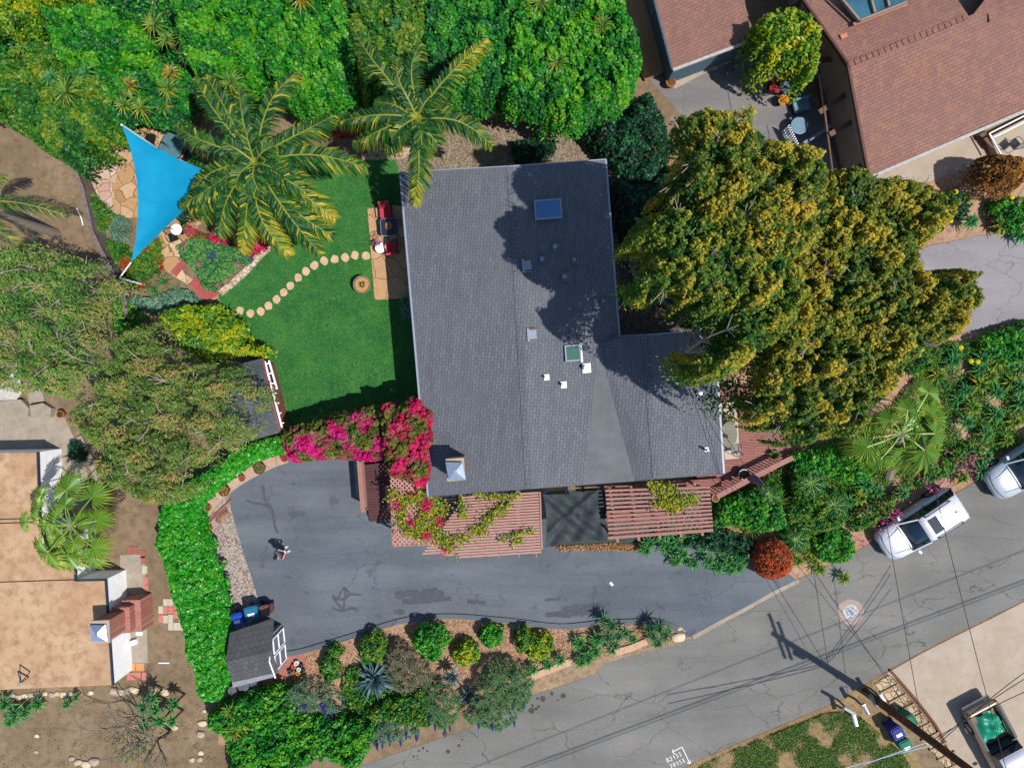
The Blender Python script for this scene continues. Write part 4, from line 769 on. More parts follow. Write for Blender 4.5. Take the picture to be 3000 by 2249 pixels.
def fan(root, hub, r, parent, rg, mat=L_fan, n=44, tilt=.3, spread=2.5):
    """One fan leaf: a petiole and a pleated blade split into drooping tips."""
    root = np.array(root, float); hub = np.array(hub, float); d = hub - root; d[2] = 0; a0 = math.atan2(d[1], d[0]); Vs = []; hs = []
    nrm = np.array([math.cos(a0) * tilt, math.sin(a0) * tilt, 1.0]); nrm /= np.linalg.norm(nrm)
    ax = np.array([math.cos(a0), math.sin(a0), 0.]); ax -= nrm * ax.dot(nrm); ax /= np.linalg.norm(ax); ay = np.cross(nrm, ax)
    for i in range(n):
        a = (i - (n - 1) / 2) / n * 2 * spread + rg.normal() * .015; da = spread / n * 1.02; L = r * (1 - .3 * abs(a) / spread) * rg.uniform(.82, 1.12)
        def pt(ang, rad, dz): return hub + (ax * math.cos(ang) + ay * math.sin(ang)) * rad + nrm * dz
        pl = .03 * r * (1 if i % 2 else -1); m1, m2 = pt(a - da, L * .6, pl), pt(a + da, L * .6, -pl)
        Vs.append(np.stack([hub, m1, pt(a, L * .62, 0), m2])); e = pt(a + rg.normal() * .02, L, 0); e[2] -= L * rg.uniform(.12, .5)
        Vs.append(np.stack([pt(a - da * .8, L * .6, pl), pt(a + da * .8, L * .6, -pl), e, e + (0, 0, .002)])); h = np.clip(rg.normal(.45, .1) + .08 * (i % 2), 0, 1); hs += [h, min(1, h + .2)]
    w_ = np.cross(hub - root, (0, 0, 1)); w_ = w_ / (np.linalg.norm(w_) + 1e-9) * .03; mid = (root + hub) / 2 + (0, 0, .15)
    Vs += [np.stack([root - w_, root + w_, mid + w_, mid - w_]), np.stack([mid - w_, mid + w_, hub + w_, hub - w_])]; hs += [.6, .6]
    return quads('fan_leaf', np.array(Vs), np.array(hs), [mat], parent)
def fan_palm(label, cpx, h, hubs, r, base=None, tr=.2):
    rg = np.random.default_rng(nseed()); c = P(*cpx, h); b = P(*base, 0) if base else Vector((c.x, c.y, 0)); t_ = thing('fan_palm', label, 'palm', (b.x, b.y, 0))
    m = MB(); m.tube([(b.x, b.y, 0), (b.x * .5 + c.x * .5, b.y * .5 + c.y * .5, h * .5), tuple(c)], [tr * 1.4, tr, tr], 9); m.build('trunk', trunkm, t_)
    for i, hb in enumerate(hubs):
        z = h + rg.uniform(-.4, .3); e = P(hb[0], hb[1], z); fan(c, e, r * (hb[2] if len(hb) > 2 else 1) * rg.uniform(.9, 1.1), t_, rg, tilt=rg.uniform(.3, .75))
    return t_
fan_palm('fan palm spreading over the flat tan roof', (210, 1540), 4.6, [(195, 1435, 1.05), (110, 1490), (150, 1575, 1.1), (140, 1620, 1.2), (235, 1530, .8), (270, 1455), (285, 1525, .9), (260, 1580, 1.1), (275, 1605), (200, 1630, 1.1), (185, 1570, .9), (265, 1630, .95), (75, 1530, .7), (190, 1480, .7), (120, 1450, .6), (170, 1600, 1.2), (215, 1590, .8), (130, 1540, .9), (160, 1520, .8)], 1.1, base=(238, 1560))
fan_palm('fan palm with shining leaves in the bank above the white car', (2640, 1270), 3.6, [(2710, 1190, 1.2), (2730, 1225, 1.2), (2680, 1240, 1.2), (2740, 1270), (2690, 1290, 1.3), (2710, 1320, 1.2), (2650, 1330, 1.1), (2600, 1320), (2540, 1310, 1), (2530, 1285, .9), (2590, 1250, .8), (2610, 1230, .8), (2660, 1200, .9), (2720, 1150, .8), (2580, 1345, .8)], 1.25, base=(2600, 1400))
# ------------------------------------------------------------------ rosettes: yuccas, agaves, aloes
def rosette_arrays(c, R_, n, W, lift, rg, droop=.5, az=None, tip=.12, fold=.25, seg=3, base=.05):
    """Pointed leaves radiating from C (x, y, z): arrays of quads and their hues."""
    Vs = []; hs = []; c = np.array(c, float)
    for i in range(n):
        a = i * 2.39996 + rg.normal() * .12; u = (i + .5) / n; el = lift * (1 - u) ** .8 + (1 - lift) * 0 + .08; el = min(1.45, el * 1.5)
        L = R_ * rg.uniform(.82, 1.1) * (.62 + .38 * u); d = np.array([math.cos(a), math.sin(a), 0]); s = np.array([-d[1], d[0], 0]); prev = None; h = np.clip(rg.normal(.45, .18) + .2 * (u - .5), 0, 1)
        for k in range(seg + 1):
            t = k / seg; r = base + L * (t * math.cos(el)); z = L * t * math.sin(el) - droop * L * t * t * (.4 + .6 * u)
            w_ = W * (.65 + .35 * math.sin(min(1, t * 1.6) * math.pi)) * (1 - t ** 2.2) + .004; m = c + d * r + (0, 0, z); f = fold * w_
            row = (m - s * w_ / 2 + (0, 0, f), m, m + s * w_ / 2 + (0, 0, f))
            if prev is not None:
                Vs += [np.stack([prev[0], prev[1], row[1], row[0]]), np.stack([prev[1], prev[2], row[2], row[1]])]; hs += [h + .06 + tip * t, h - .06 + tip * t]
            prev = row
    return Vs, hs
def rosette(name, label, cat, heads, mat, n=34, W=.09, lift=.8, droop=.45, group=None, stem=True, tip=.12, fold=.25, fl=None):
    """HEADS: (px, py, z, radius). One plant: its rosettes are one foliage mesh, its stems another."""
    rg = np.random.default_rng(nseed()); Vs = []; hs = []; cs = []
    for px, py, z, r in heads:
        c = P(px, py, z); cs.append(c); a, b = rosette_arrays(c, r, n, W, lift, rg, droop, tip=tip, fold=fold); Vs += a; hs += b
    c0 = sum(cs, Vector()) / len(cs); t_ = thing(name, label, cat, (c0.x, c0.y, 0), group=group); quads('leaves', np.array(Vs), np.clip(np.array(hs), 0, 1), [mat], t_)
    if stem:
        m = MB()
        for c in cs: m.tube([(c0.x * .5 + c.x * .5, c0.y * .5 + c.y * .5, 0), (c.x, c.y, c.z * .6), (c.x, c.y, c.z + .05)], [.07, .06, .05], 6)
        m.build('stem', bark, t_)
    return t_
def near(lst, lx, ly): return sorted(lst, key=lambda h: (h[0] - lx) ** 2 + (h[1] - ly) ** 2)
# yuccas in and behind the shrubbery
YU = [(452, 72, 3.6, .95, 'yucca head beside the pale stones of the rough lawn, yellow tips below', L_yucca), (485, 118, 3.2, .7, 'yellow-tipped lower yucca head under the pale stones', L_yucca), (548, 110, 3.6, .95, 'tall green yucca just below the dark treetop corner', L_yucca), (548, 165, 3.2, .7, 'dim green yucca between two brighter yuccas', L_green),
      (193, 268, 4.2, 1.0, 'large yucca with yellow skirt in the west shrubbery', L_yucca), (148, 228, 4.0, .6, 'small pale yucca head next to the yellow-skirted one', L_agave), (250, 212, 3.8, .55, 'faint green yucca buried in leaves', L_agave), (378, 252, 3.5, .7, 'yucca with a tan dry crown above the sail', L_palmy), (413, 316, 3.6, .85, 'bright yucca directly above the blue sail tip', L_yucca), (362, 308, 3.5, .7, 'flat green yucca close to the blue sail tip', L_yucca),
      (492, 262, 3.4, .8, 'green yucca midway between sail tip and tall yucca', L_yucca), (498, 215, 3.3, .7, 'orange-tinged yucca head between the green ones above the large palm', L_palmy), (478, 312, 3.3, .55, 'small yucca beside the large feather palm', L_yucca), (674, 240, 4.2, .95, 'star-shaped green yucca above the large feather palm', L_yucca), (885, -5, 5.0, .9, 'yellow yucca cut by the top edge of the shrubbery', L_palmy), (1165, 80, 4.6, .65, 'small green yucca behind the second feather palm', L_agave),
      (1582, 8, 4.8, .75, 'yellowish yucca near the deck at the top', L_yucca), (1764, 75, 4.6, .85, 'green yucca beside the timber deck', L_yucca), (1632, 182, 4.6, .9, 'bold green yucca in the broad bright shrub', L_yucca), (1712, 248, 4.2, .75, 'low yucca at the foot of the broad bright shrub', L_yucca), (1578, 258, 4.2, .6, 'dull yucca above the gravel yard', L_agave), (1845, 95, 3.2, .5, 'dark sprig leaning over the timber deck', L_dark)]
for x, y, z, r, lb, mt in YU: rosette('yucca', lb, 'yucca', [(x, y, z, r)], mt, n=46, W=.075, lift=.6, droop=.5, group='yuccas rising from the shrubbery')
# agaves in the bank along the street and beside the upper road
AG = [(2765, 590), (2820, 590), (2840, 650), (2945, 610), (2940, 665), (2980, 690), (2660, 1045), (2690, 1075), (2790, 1060), (2745, 1095), (2800, 1030), (2900, 1030), (2870, 1050), (2930, 1060), (2960, 1050), (2990, 1080), (2870, 1130), (2900, 1100), (2920, 1150), (2960, 1120), (2830, 1140), (2850, 1190), (2800, 1170), (2830, 1240), (2920, 1210), (2970, 1230), (2890, 1270), (2950, 1290), (2985, 1180),
      (2890, 1330), (2840, 1315), (2800, 1340), (2760, 1380), (2815, 1395), (2720, 1400), (2540, 1420), (2520, 1460), (2570, 1435), (2480, 1470), (2640, 1440), (2610, 1375), (2730, 1345), (2880, 1380), (2990, 1130), (3010, 1010), (2930, 1000), (2870, 1080)]
AG = near(AG, 3000, 1380)
for i, (x, y) in enumerate(AG):
    up = y < 800; rosette('agave', ('agave rosette above the upper road, %s from the white patio' % ordn(i - len(AG) + 6)) if up else '%s agave rosette from the parked silver vehicle, in the street bank' % ordn(i), 'agave', [(x + random.uniform(-5, 5), y + random.uniform(-5, 5), .35 + .3 * random.random(), random.uniform(.62, .85))], L_agave if i % 3 else L_yucca, n=30, W=.15, lift=.75, droop=.75, group='agaves in the bank beside the street')
AG2 = near([(1900, 1590), (1935, 1570), (1890, 1610), (1985, 1590), (2000, 1620), (2040, 1570), (2060, 1600), (2075, 1640), (1980, 1640), (2030, 1650), (2110, 1610), (2130, 1640), (2120, 1590), (2160, 1660), (2140, 1665), (2100, 1660), (2180, 1640), (1960, 1560), (2010, 1560), (2090, 1565), (2165, 1620), (1950, 1600)], 1800, 1600)
for i, (x, y) in enumerate(AG2): rosette('agave', '%s agave rosette along the driveway, counted from the dark shade cloth' % ordn(i), 'agave', [(x, y, .4 + .2 * random.random(), random.uniform(.5, .68))], L_agave, n=26, W=.14, lift=.75, droop=.7, group='agaves below the open-slatted pergola')
AG3 = near([(2470, 1690), (2380, 1640), (2400, 1600), (2395, 1540), (2430, 1600), (2360, 1560), (2490, 1610), (2420, 1570), (2345, 1600), (2400, 1665), (2335, 1640), (2435, 1625), (2375, 1610)], 2263, 1640)
for i, (x, y) in enumerate(AG3): rosette('aloe', '%s yellow-green aloe from the red ball shrub by the road' % ordn(i), 'aloe', [(x, y, .35, random.uniform(.5, .75))], L_yucca, n=30, W=.1, lift=.7, droop=.45, group='yellow-green aloes beside the road')
# plants of the long bed between driveway and street
for x, y, r, lb in ((1695, 1880, .7, 'green agave clump'), (1740, 1905, .75, 'dark green agave'), (1750, 1870, .7, 'wide green agave'), (1720, 1925, .7, 'low agave by the edging slab'), (1700, 1935, .6, 'small agave at the end of the edging'), (1640, 1930, .5, 'lone agave near the yellow bush'), (1605, 1945, .45, 'small bright agave under the yellow bush'), (1560, 1958, .5, 'pale agave beside the dark echium'), (1852, 1868, .4, 'tiny aloe above the edging slab')):
    rosette('agave', lb + ' in the bed beside the street', 'agave', [(x, y, .4, r)], L_agave, n=30, W=.13, lift=.8, droop=.6, group='agaves in the long bed')
rosette('aloe', 'large many-headed grey-green aloe in the middle of the long bed', 'aloe', [(1790, 1830, .8, .7), (1770, 1815, .7, .6), (1810, 1860, .7, .65), (1775, 1865, .7, .6), (1800, 1885, .6, .55), (1830, 1850, .6, .5), (1790, 1900, .5, .5)], L_aloe, n=34, W=.09, lift=.85, droop=.35)
rosette('aloe', 'round spiky aloe beside the rocks at the driveway mouth', 'aloe', [(1928, 1838, .9, .65), (1910, 1860, .8, .6), (1945, 1860, .8, .6), (1925, 1880, .7, .6), (1955, 1845, .6, .5), (1900, 1840, .6, .5)], L_aloe, n=38, W=.07, lift=.85, droop=.35)
rosette('blue_agave', 'huge blue-grey century plant with arching tentacle leaves', 'agave', [(1100, 1985, .5, 1.75)], L_bluea, n=46, W=.24, lift=.85, droop=.62, tip=0)
rosette('blue_agave', 'narrow blue-grey agave head among the echiums', 'agave', [(1325, 1980, .9, .8)], L_bluea, n=26, W=.14, lift=.85, droop=.5, tip=0)
rosette('blue_agave', 'smaller blue-grey agave leaning over the street edge', 'agave', [(1370, 2035, .4, .75)], L_bluea, n=22, W=.16, lift=.85, droop=.6, tip=0)
def bush(px, py, rx, ry, rot=0, n=12, rr=None):
    rr = rr or random; c, s = math.cos(rot), math.sin(rot); out = []
    for k in range(n):
        a = 2 * math.pi * k / n; f = rr.uniform(.82, 1.12); x, y = rx * math.cos(a) * f, ry * math.sin(a) * f; out.append((px + x * c - y * s, py + x * s + y * c))
    return out
for x, y, rx, ry, mt, h, lb in ((970, 1955, 38, 48, L_green, 1.0, 'yellow-green bush beside the shed corner'), (1095, 1895, 44, 50, L_green, 1.2, 'dark-topped green bush above the century plant'), (1262, 1872, 58, 58, L_bright, 1.5, 'largest bright green bush below the driveway'), (1362, 1912, 46, 42, L_yellow, .9, 'straggling yellow-green bush on bare soil'), (1440, 1862, 40, 38, L_bright, 1.1, 'rounded green bush beside the driveway kerb'),
        (1535, 1870, 32, 44, L_green, 1.1, 'dark green bush left of the yellow one'), (1578, 1890, 48, 46, L_yellow, 1.0, 'bright yellow-green bush near the edging slabs'), (980, 1905, 26, 26, L_green, .8, 'small leafy bush by the red concrete')):
    shrub('bush', lb, 'bush', bush(x, y, rx, ry), h, .15, mt, dens=900, L=.15, W=.09, c=.35, amp=.25, edge=.6, depth=.15, jag=.5, group='bushes in the long bed')
def echium(label, px, h=1.3, fl=30, seed=0, pal=L_echium):
    """A shrub of narrow grey leaves in many whorls, with purple flower cones."""
    t_ = thing('echium', label, 'shrub', tuple(P(*[sum(v) / len(px) for v in zip(*px)], 0))); rg = np.random.default_rng(nseed()); q = smooth([(a, b) for a, b in px], 3); poly = [P(p.x, p.y, h * .7) for p in q]
    p, nr, hue, _, qq = cloud(poly, h, .2, 62, .5, .3, .7, 0, .1, nseed(), .1); Vs = []; hs = []
    for c in p:
        a, b = rosette_arrays(c, .28, 14, .05, .8, rg, .4, seg=1, base=.0, tip=.1); Vs += a; hs += b
    quads('foliage', np.array(Vs), np.clip(np.array(hs), 0, 1), [pal], t_)
    if fl:
        A = np.array([(v.x, v.y) for v in poly]); c0 = A.mean(0)
        k = [i for i in range(len(p)) if p[i][1] < c0[1] + .2]; rg.shuffle(k)
        for i in k[:fl // 2]: c = p[i]; m = MB(); m.tube([(c[0], c[1], c[2]), (c[0], c[1] - .07, c[2] + .12), (c[0] + .02, c[1] - .2, c[2] + .2), (c[0] + .02, c[1] - .34, c[2] + .2)], [.05, .065, .05, .01], 6); m.build('flower_spike', L_purple, t_)
    return t_
echium('grey-green echium with purple cones behind the shed', [(830, 2030), (870, 2000), (930, 2000), (980, 2030), (1010, 2070), (990, 2095), (930, 2085), (870, 2090), (830, 2085), (820, 2055)], 1.2, 26)
echium('echium with brown spent spikes beside the century plant', [(1140, 1900), (1180, 1885), (1220, 1920), (1260, 1950), (1270, 1985), (1230, 2010), (1190, 2035), (1150, 2010), (1130, 1960)], 1.3, 0, pal=LM('spent_echium', [C(56, 96, 70), C(90, 124, 84), C(140, 138, 104), C(200, 170, 156)]))
echium('blue-green drooping echium over the street edge', [(1240, 2010), (1290, 2000), (1340, 2030), (1345, 2090), (1320, 2130), (1280, 2140), (1250, 2090)], 1.3, 8, pal=L_aloe)
echium('largest round blue-green echium above the street', [(1420, 1960), (1470, 1938), (1530, 1955), (1562, 2000), (1556, 2050), (1520, 2100), (1460, 2140), (1400, 2130), (1355, 2110), (1370, 2060), (1400, 2010)], 1.5, 14, pal=L_aloe)
echium('low purple-flowered echium hanging onto the street', [(1110, 2115), (1160, 2110), (1210, 2125), (1230, 2150), (1190, 2170), (1130, 2180), (1085, 2185), (1090, 2150)], .9, 30)
shrub('groundcover_shrubs', 'bright green shrubbery filling the corner behind the storage shed', 'shrub', [(605, 2095), (640, 2060), (700, 2030), (760, 2010), (840, 2000), (900, 2080), (1000, 2090), (1090, 2110), (1100, 2150), (1080, 2200), (1040, 2249), (960, 2220), (900, 2235), (800, 2300), (680, 2300), (670, 2170), (630, 2140)], 1.5, .3, L_bright, dens=900, L=.17, W=.11, c=.6, amp=.45, edge=.8, depth=.2, kind='stuff')
shrub('groundcover_shrubs', 'yellow-flecked shrubbery between the century plant and echiums', 'shrub', [(1060, 2090), (1140, 2040), (1200, 2020), (1250, 2010), (1270, 2100), (1255, 2130), (1200, 2120), (1110, 2110)], 1.0, .2, L_green, dens=800, L=.15, W=.09, c=.5, amp=.35, edge=.6, kind='stuff')
shrub('groundcover_shrubs', 'green shrubbery under the century plant', 'shrub', [(1010, 1960), (1080, 1950), (1180, 2000), (1150, 2090), (1040, 2110), (1000, 2050)], .4, .1, L_green, dens=600, L=.15, W=.09, c=.5, amp=.2, edge=.5, kind='stuff')
for x, y, r, lb in ((705, 2115, .85, 'upper yellow-green dracaena behind the storage shed'), (675, 2080, .6, 'small dracaena head near the hedge end'), (685, 2140, .75, 'lower yellow-green dracaena behind the storage shed')): rosette('dracaena', lb, 'dracaena', [(x, y, 1.5, r)], L_yucca, n=34, W=.09, lift=.7, droop=.3)
# plants of the bottom-left earth yard
for i, (x, y, r) in enumerate([(15, 2060, .8), (45, 2090, .8), (70, 2085, .7), (112, 2062, .65), (30, 2110, .7), (195, 2062, .38), (220, 2042, .25)]): rosette('agave', '%s dark green agave from the corner of the tan roof' % ordn(6 - i), 'agave', [(x, y, .5, r)], L_agave, n=28, W=.14, lift=.8, droop=.6, group='agaves in the earth yard below the tan roof')
for x, y, r, lb in ((445, 2045, .6, 'topmost agave rosette beside the bare tree'), (420, 2070, .6, 'second agave rosette beside the bare tree'), (455, 2080, .6, 'middle agave rosette beside the bare tree'), (510, 2062, .5, 'outermost agave rosette reaching towards the hedge'), (425, 2115, .6, 'lower agave rosette over the bare branches'), (470, 2110, .6, 'inner lower agave rosette over the trunk'), (505, 2110, .5, 'lower agave rosette towards the white stones')): rosette('agave', lb, 'agave', [(x, y, 1.2, r)], L_agave, n=28, W=.14, lift=.8, droop=.6, group='tall agaves beside the bare tree')
def bare_tree(label, bpx, tips, h):
    t_ = thing('bare_tree', label, 'tree', tuple(P(*bpx, 0))); rr = random.Random(5); b = P(*bpx, 0); m = MB(); top_ = P(bpx[0] - 40, bpx[1] + 25, h * .45); m.tube([b, b.lerp(top_, .5) + Vector((.1, 0, 0)), top_], [.13, .1, .08], 7); m.build('trunk', bark, t_); m = MB()
    def grow(a, d, L, r, k):
        e = a + d * L; mid = a.lerp(e, .5) + Vector((rr.uniform(-.1, .1), rr.uniform(-.1, .1), .05)) * L; m.tube([a, mid, e], [r, r * .8, r * .55], 5)
        if k:
            for _ in range(3): v = (d + Vector((rr.uniform(-.8, .8), rr.uniform(-.8, .8), rr.uniform(-.3, .5)))).normalized(); grow(a.lerp(e, rr.uniform(.5, 1)), v, L * rr.uniform(.5, .75), r * .55, k - 1)
    for tp in tips: e = P(*tp, h); grow(top_, (e - top_).normalized(), (e - top_).length * .6, .05, 3)
    m.build('branches', plain('grey_twig', C(120, 112, 100), .2, 9, .9), t_); return t_
bare_tree('leafless small tree casting a tangle of shadows on bare earth', (500, 2140), [(260, 2090), (330, 2180), (380, 2060), (420, 2240), (300, 2240), (480, 2230), (350, 2130)], 2.6)
shrub('leafy_sprig', 'sparse green sprig growing through the bare tree', 'bush', bush(400, 2190, 70, 55), 1.2, .4, L_green, dens=90, L=.14, W=.08, c=.3, gap=.5)
# sail garden
shrub('flower_bed', 'green bed with small red flowers below the blue sail', 'flower bed', [(360, 745), (400, 735), (440, 705), (466, 700), (476, 740), (482, 790), (440, 815), (425, 850), (395, 850), (360, 810), (345, 770)], .7, .1, L_green, dens=1100, L=.13, W=.06, c=.35, amp=.2, edge=.4, depth=.1, fl=[(L_flred, .8)])
shrub('flower_bed', 'mixed bed with pink and purple flowers beside the flagstone path', 'flower bed', [(520, 725), (560, 700), (620, 700), (680, 715), (730, 745), (740, 765), (700, 790), (660, 820), (640, 850), (600, 850), (580, 810), (555, 780), (530, 760)], .8, .1, L_agave, dens=1100, L=.15, W=.06, c=.4, amp=.25, edge=.4, depth=.12, fl=[(L_pink, 1.12), (L_purple, 1.05)])
shrub('bougainvillea', 'crimson bougainvillea spilling from under the large feather palm', 'climber', [(545, 655), (590, 680), (640, 690), (700, 680), (720, 640), (760, 690), (785, 710), (770, 735), (730, 750), (700, 735), (640, 715), (560, 700), (540, 680)], 1.0, .2, L_bough, dens=1300, L=.14, W=.1, c=.35, amp=.25, edge=.4, fl=[(L_redbr, -.1)])
for px, mt, lb, h in (([(262, 560), (300, 590), (330, 620), (345, 630), (320, 660), (290, 690), (270, 640)], L_green, 'yellow-green bush along the weathered fence', .8), ([(310, 700), (350, 710), (380, 720), (378, 760), (350, 790), (330, 760)], L_green, 'green bush with one red bloom below the silver bush', .7),
                      ([(440, 870), (500, 850), (560, 850), (590, 890), (560, 920), (500, 930), (440, 920), (380, 900), (360, 860)], L_silver, 'grey-green strappy clump above the citrus tree', .8), ([(340, 870), (400, 880), (420, 950), (400, 990), (350, 980), (330, 920)], L_bright, 'dark glossy bush at the edge of the feathery tree', 1.2),
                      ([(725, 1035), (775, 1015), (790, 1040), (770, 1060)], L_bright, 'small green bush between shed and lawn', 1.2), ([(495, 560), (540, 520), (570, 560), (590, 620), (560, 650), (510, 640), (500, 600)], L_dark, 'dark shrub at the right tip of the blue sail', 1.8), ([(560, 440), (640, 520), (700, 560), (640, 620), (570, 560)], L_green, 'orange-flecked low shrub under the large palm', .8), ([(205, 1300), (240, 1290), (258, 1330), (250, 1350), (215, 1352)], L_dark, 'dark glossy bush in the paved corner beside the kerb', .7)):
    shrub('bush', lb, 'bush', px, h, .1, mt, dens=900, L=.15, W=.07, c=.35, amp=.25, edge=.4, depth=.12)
for i, (x, y) in enumerate([(420, 830), (450, 850), (480, 825), (520, 855), (470, 870), (620, 830), (540, 880)]): rosette('strappy_plant', '%s green strappy tuft from the fence end' % ordn(i), 'plant', [(x, y, .3, .6)], L_agave, n=34, W=.045, lift=.8, droop=.5, group='strappy green tufts in the sail garden')
# shrubs of the street bank
bk_ = 'shrubs in the street bank'
for px, mt, lb, h in (([(2300, 1330), (2360, 1310), (2440, 1300), (2520, 1340), (2560, 1380), (2500, 1420), (2430, 1400), (2370, 1390), (2320, 1380)], L_bright, 'deep green bush between the deck and the fan palm', 1.6), ([(2080, 1470), (2160, 1440), (2240, 1430), (2290, 1480), (2300, 1540), (2230, 1560), (2150, 1540), (2090, 1540)], L_bright, 'green bush just below the deck railing', 1.4),
                      ([(1990, 1590), (2080, 1540), (2160, 1560), (2220, 1590), (2200, 1640), (2120, 1620), (2040, 1610)], L_dark, 'dark green bush behind the driveway agaves', .9), ([(2290, 1470), (2380, 1420), (2460, 1450), (2480, 1520), (2410, 1560), (2330, 1550), (2290, 1530)], L_green, 'bush with fine fronds above the aloes', 1.2),
                      ([(2380, 1570), (2440, 1530), (2500, 1570), (2480, 1640), (2420, 1650), (2380, 1620)], L_bright, 'bright green bush among the yellow aloes', .8), ([(2470, 1500), (2560, 1460), (2640, 1440), (2610, 1500), (2560, 1540), (2500, 1560)], L_green, 'bush dotted with pink flowers in front of the white car', .8), ([(2680, 1350), (2760, 1330), (2840, 1290), (2880, 1330), (2800, 1380), (2720, 1400)], L_green, 'low bush dotted with pink flowers between the two parked vehicles', .7),
                      ([(2640, 1000), (2720, 1010), (2760, 1040), (2700, 1100), (2640, 1080)], L_green, 'dry green bush at the corner of the upper road', .8), ([(2850, 1000), (2930, 960), (3040, 940), (3040, 1050), (2920, 1060)], L_bright, 'bright green bush beside the upper road', 1.0), ([(2760, 560), (2800, 560), (2850, 600), (2820, 640), (2770, 620)], L_dark, 'dark bush next to the bronze shrub', .8), ([(2900, 590), (2960, 570), (3040, 590), (3040, 680), (2950, 690), (2900, 650)], L_bright, 'green flowering bush above the upper road edge', .9)):
    shrub('bush', lb, 'bush', px, h, .1, mt, dens=750, L=.16, W=.08, c=.45, amp=.35, edge=.5, depth=.15, group=bk_, fl=[(L_pink, 1.0 if 'pink' in lb or 'flowering' in lb else 9)])
for cx, cy, r, lb in ((2375, 1415, 1.25, 'young yellow-green feather palm in the street bank'), (2250, 1450, 1.0, 'small feather palm beside the folded parasol'), (2440, 1480, 1.1, 'dark feather palm above the yellow aloes'), (2330, 1580, 1.0, 'drooping feather palm behind the red ball shrub')):
    tips = [(cx + r / S * math.cos(a) * .8, cy + r / S * math.sin(a) * .8) for a in [k * .63 + r for k in range(10)]]
    feather_palm(lb, (cx, cy), 1.3, tips, -.3, ll=.4, tr=.1, name='young_palm', nl=24, group='young feather palms in the street bank', wd=.04, fm=L_green)
for x, y, lb in ((2130, 1508, 'fine spiky tuft nearest the pergola end'), (2150, 1530, 'second spiky tuft near the pergola end'), (2200, 1540, 'yellow-centred spiky tuft above the driveway agaves'), (2275, 1470, 'spiky tuft below the folded parasol')): rosette('spiky_tuft', lb, 'plant', [(x, y, .8, .85)], L_yucca, n=50, W=.03, lift=.7, droop=.35)
for i, (x, y) in enumerate([(2800, 562), (2965, 578), (2745, 660), (2760, 655), (2785, 647), (2865, 1060), (2845, 1058), (2815, 1018), (2700, 1023)]):
    m = MB(); c = P(x, y, 1.3); m.lathe(tuple(c), [(.02, -.06), (.12, -.02), (.13, .03), (.05, .07)], 10); t_ = thing('yellow_flower', 'yellow flower head, %s along the upper road edge from the bronze shrub' % ordn(i), 'flower', (c.x, c.y, 0), group='yellow flower heads beside the upper road'); m.build('flower_head', L_yel, t_); m = MB(); m.tube([(c.x, c.y, 0), (c.x, c.y, 1.26)], .015, 5); m.build('stem', L_bright, t_)
for i, (x, y) in enumerate([(1192, 880), (1196, 918)]): rosette('dwarf_palm', ('upper', 'lower')[i] + ' small silvery fan-leaved plant in the shade of the west eave', 'plant', [(x, y, .7, .62)], L_silver, n=46, W=.05, lift=.6, droop=.3)
shrub('bush', 'dark green bush in the raised bed of the gravel yard', 'bush', [(1505, 420), (1560, 405), (1620, 415), (1632, 440), (1600, 468), (1510, 470)], .9, .2, L_dark, dens=900, L=.14, W=.08, c=.3, amp=.25, edge=.3)
m = MB(); m.prism(PP([(1502, 412), (1612, 412), (1616, 470), (1504, 470)], .3), 0, .3); tag(m.build('raised_bed', plain('bed_timber', C(120, 100, 84)), loc=P(1560, 440)), 'timber raised bed in the gravel yard behind the grey roof', 'planter')
shrub('dry_bush', 'dry purplish-brown bush beyond the fan palm', 'bush', bush(325, 1452, 34, 34), .9, .1, LM('dry_leaf', [C(96, 76, 74), C(130, 104, 98), C(160, 132, 120)]), dens=900, L=.16, W=.03, c=.3, amp=.2, edge=.4)
# foliage under the verge by the street, weeds, fallen leaves
def scatter(name, px, n, mat, L=.12, W=.04, label=None, h=.1, th=.1, z=0.02):
    rg = np.random.default_rng(nseed()); A = np.array([tuple(P(*q).xy) for q in px]); lo, hi = A.min(0), A.max(0); x = rg.uniform(lo[0], hi[0], n * 3); y = rg.uniform(lo[1], hi[1], n * 3)
    cl = np.sin(x * 1.7 + 1) * np.sin(y * 1.9) + .6 * np.sin(x * 4.1) * np.sin(y * 3.7 + 2) + rg.normal(size=len(x)) * .25; k = inside(A, x, y) & (cl > th); x, y = x[k][:n], y[k][:n]
    p = np.stack([x, y, z + rg.uniform(0, h, len(x))], 1); nr = np.stack([rg.normal(size=len(x)) * .6, rg.normal(size=len(x)) * .6, np.ones(len(x))], 1)
    return tag(quads(name, leafV(p, nr, L, W, rg), np.clip(rg.normal(.5, .25, len(x)), 0, 1), [mat], loc=(float(A[:, 0].mean()), float(A[:, 1].mean()), 0)), label or 'scattered green growth on the soil', None, None, 'stuff')
scatter('verge_grass', [(2060, 2235), (2205, 2170), (2420, 2085), (2500, 2080), (2640, 2200), (2700, 2300), (1900, 2400)], 42000, LM('verge_blade', [C(26, 84, 44), C(46, 122, 50), C(90, 146, 50), C(176, 160, 60)]), .1, .035, 'patchy green grass on the street verge', .15, -.3)
scatter('understorey', [(-40, 60), (760, -40), (1780, -40), (1840, 200), (1780, 330), (1480, 290), (1000, 300), (560, 330), (300, 420), (0, 330)], 42000, L_deep, .22, .14, 'deep green understorey filling the gaps below the tall shrubs', .9, -5, z=.3)
scatter('fallen_leaves', [(0, 350), (200, 520), (330, 860), (120, 700), (-100, 680)], 500, L_palmy, .08, .05, 'dry leaves scattered on bare earth', .02, -1)
scatter('weeds', [(0, 2080), (560, 1950), (640, 2249), (-40, 2300)], 700, L_green, .09, .04, 'small weeds on the lower earth yard', .03, .2)
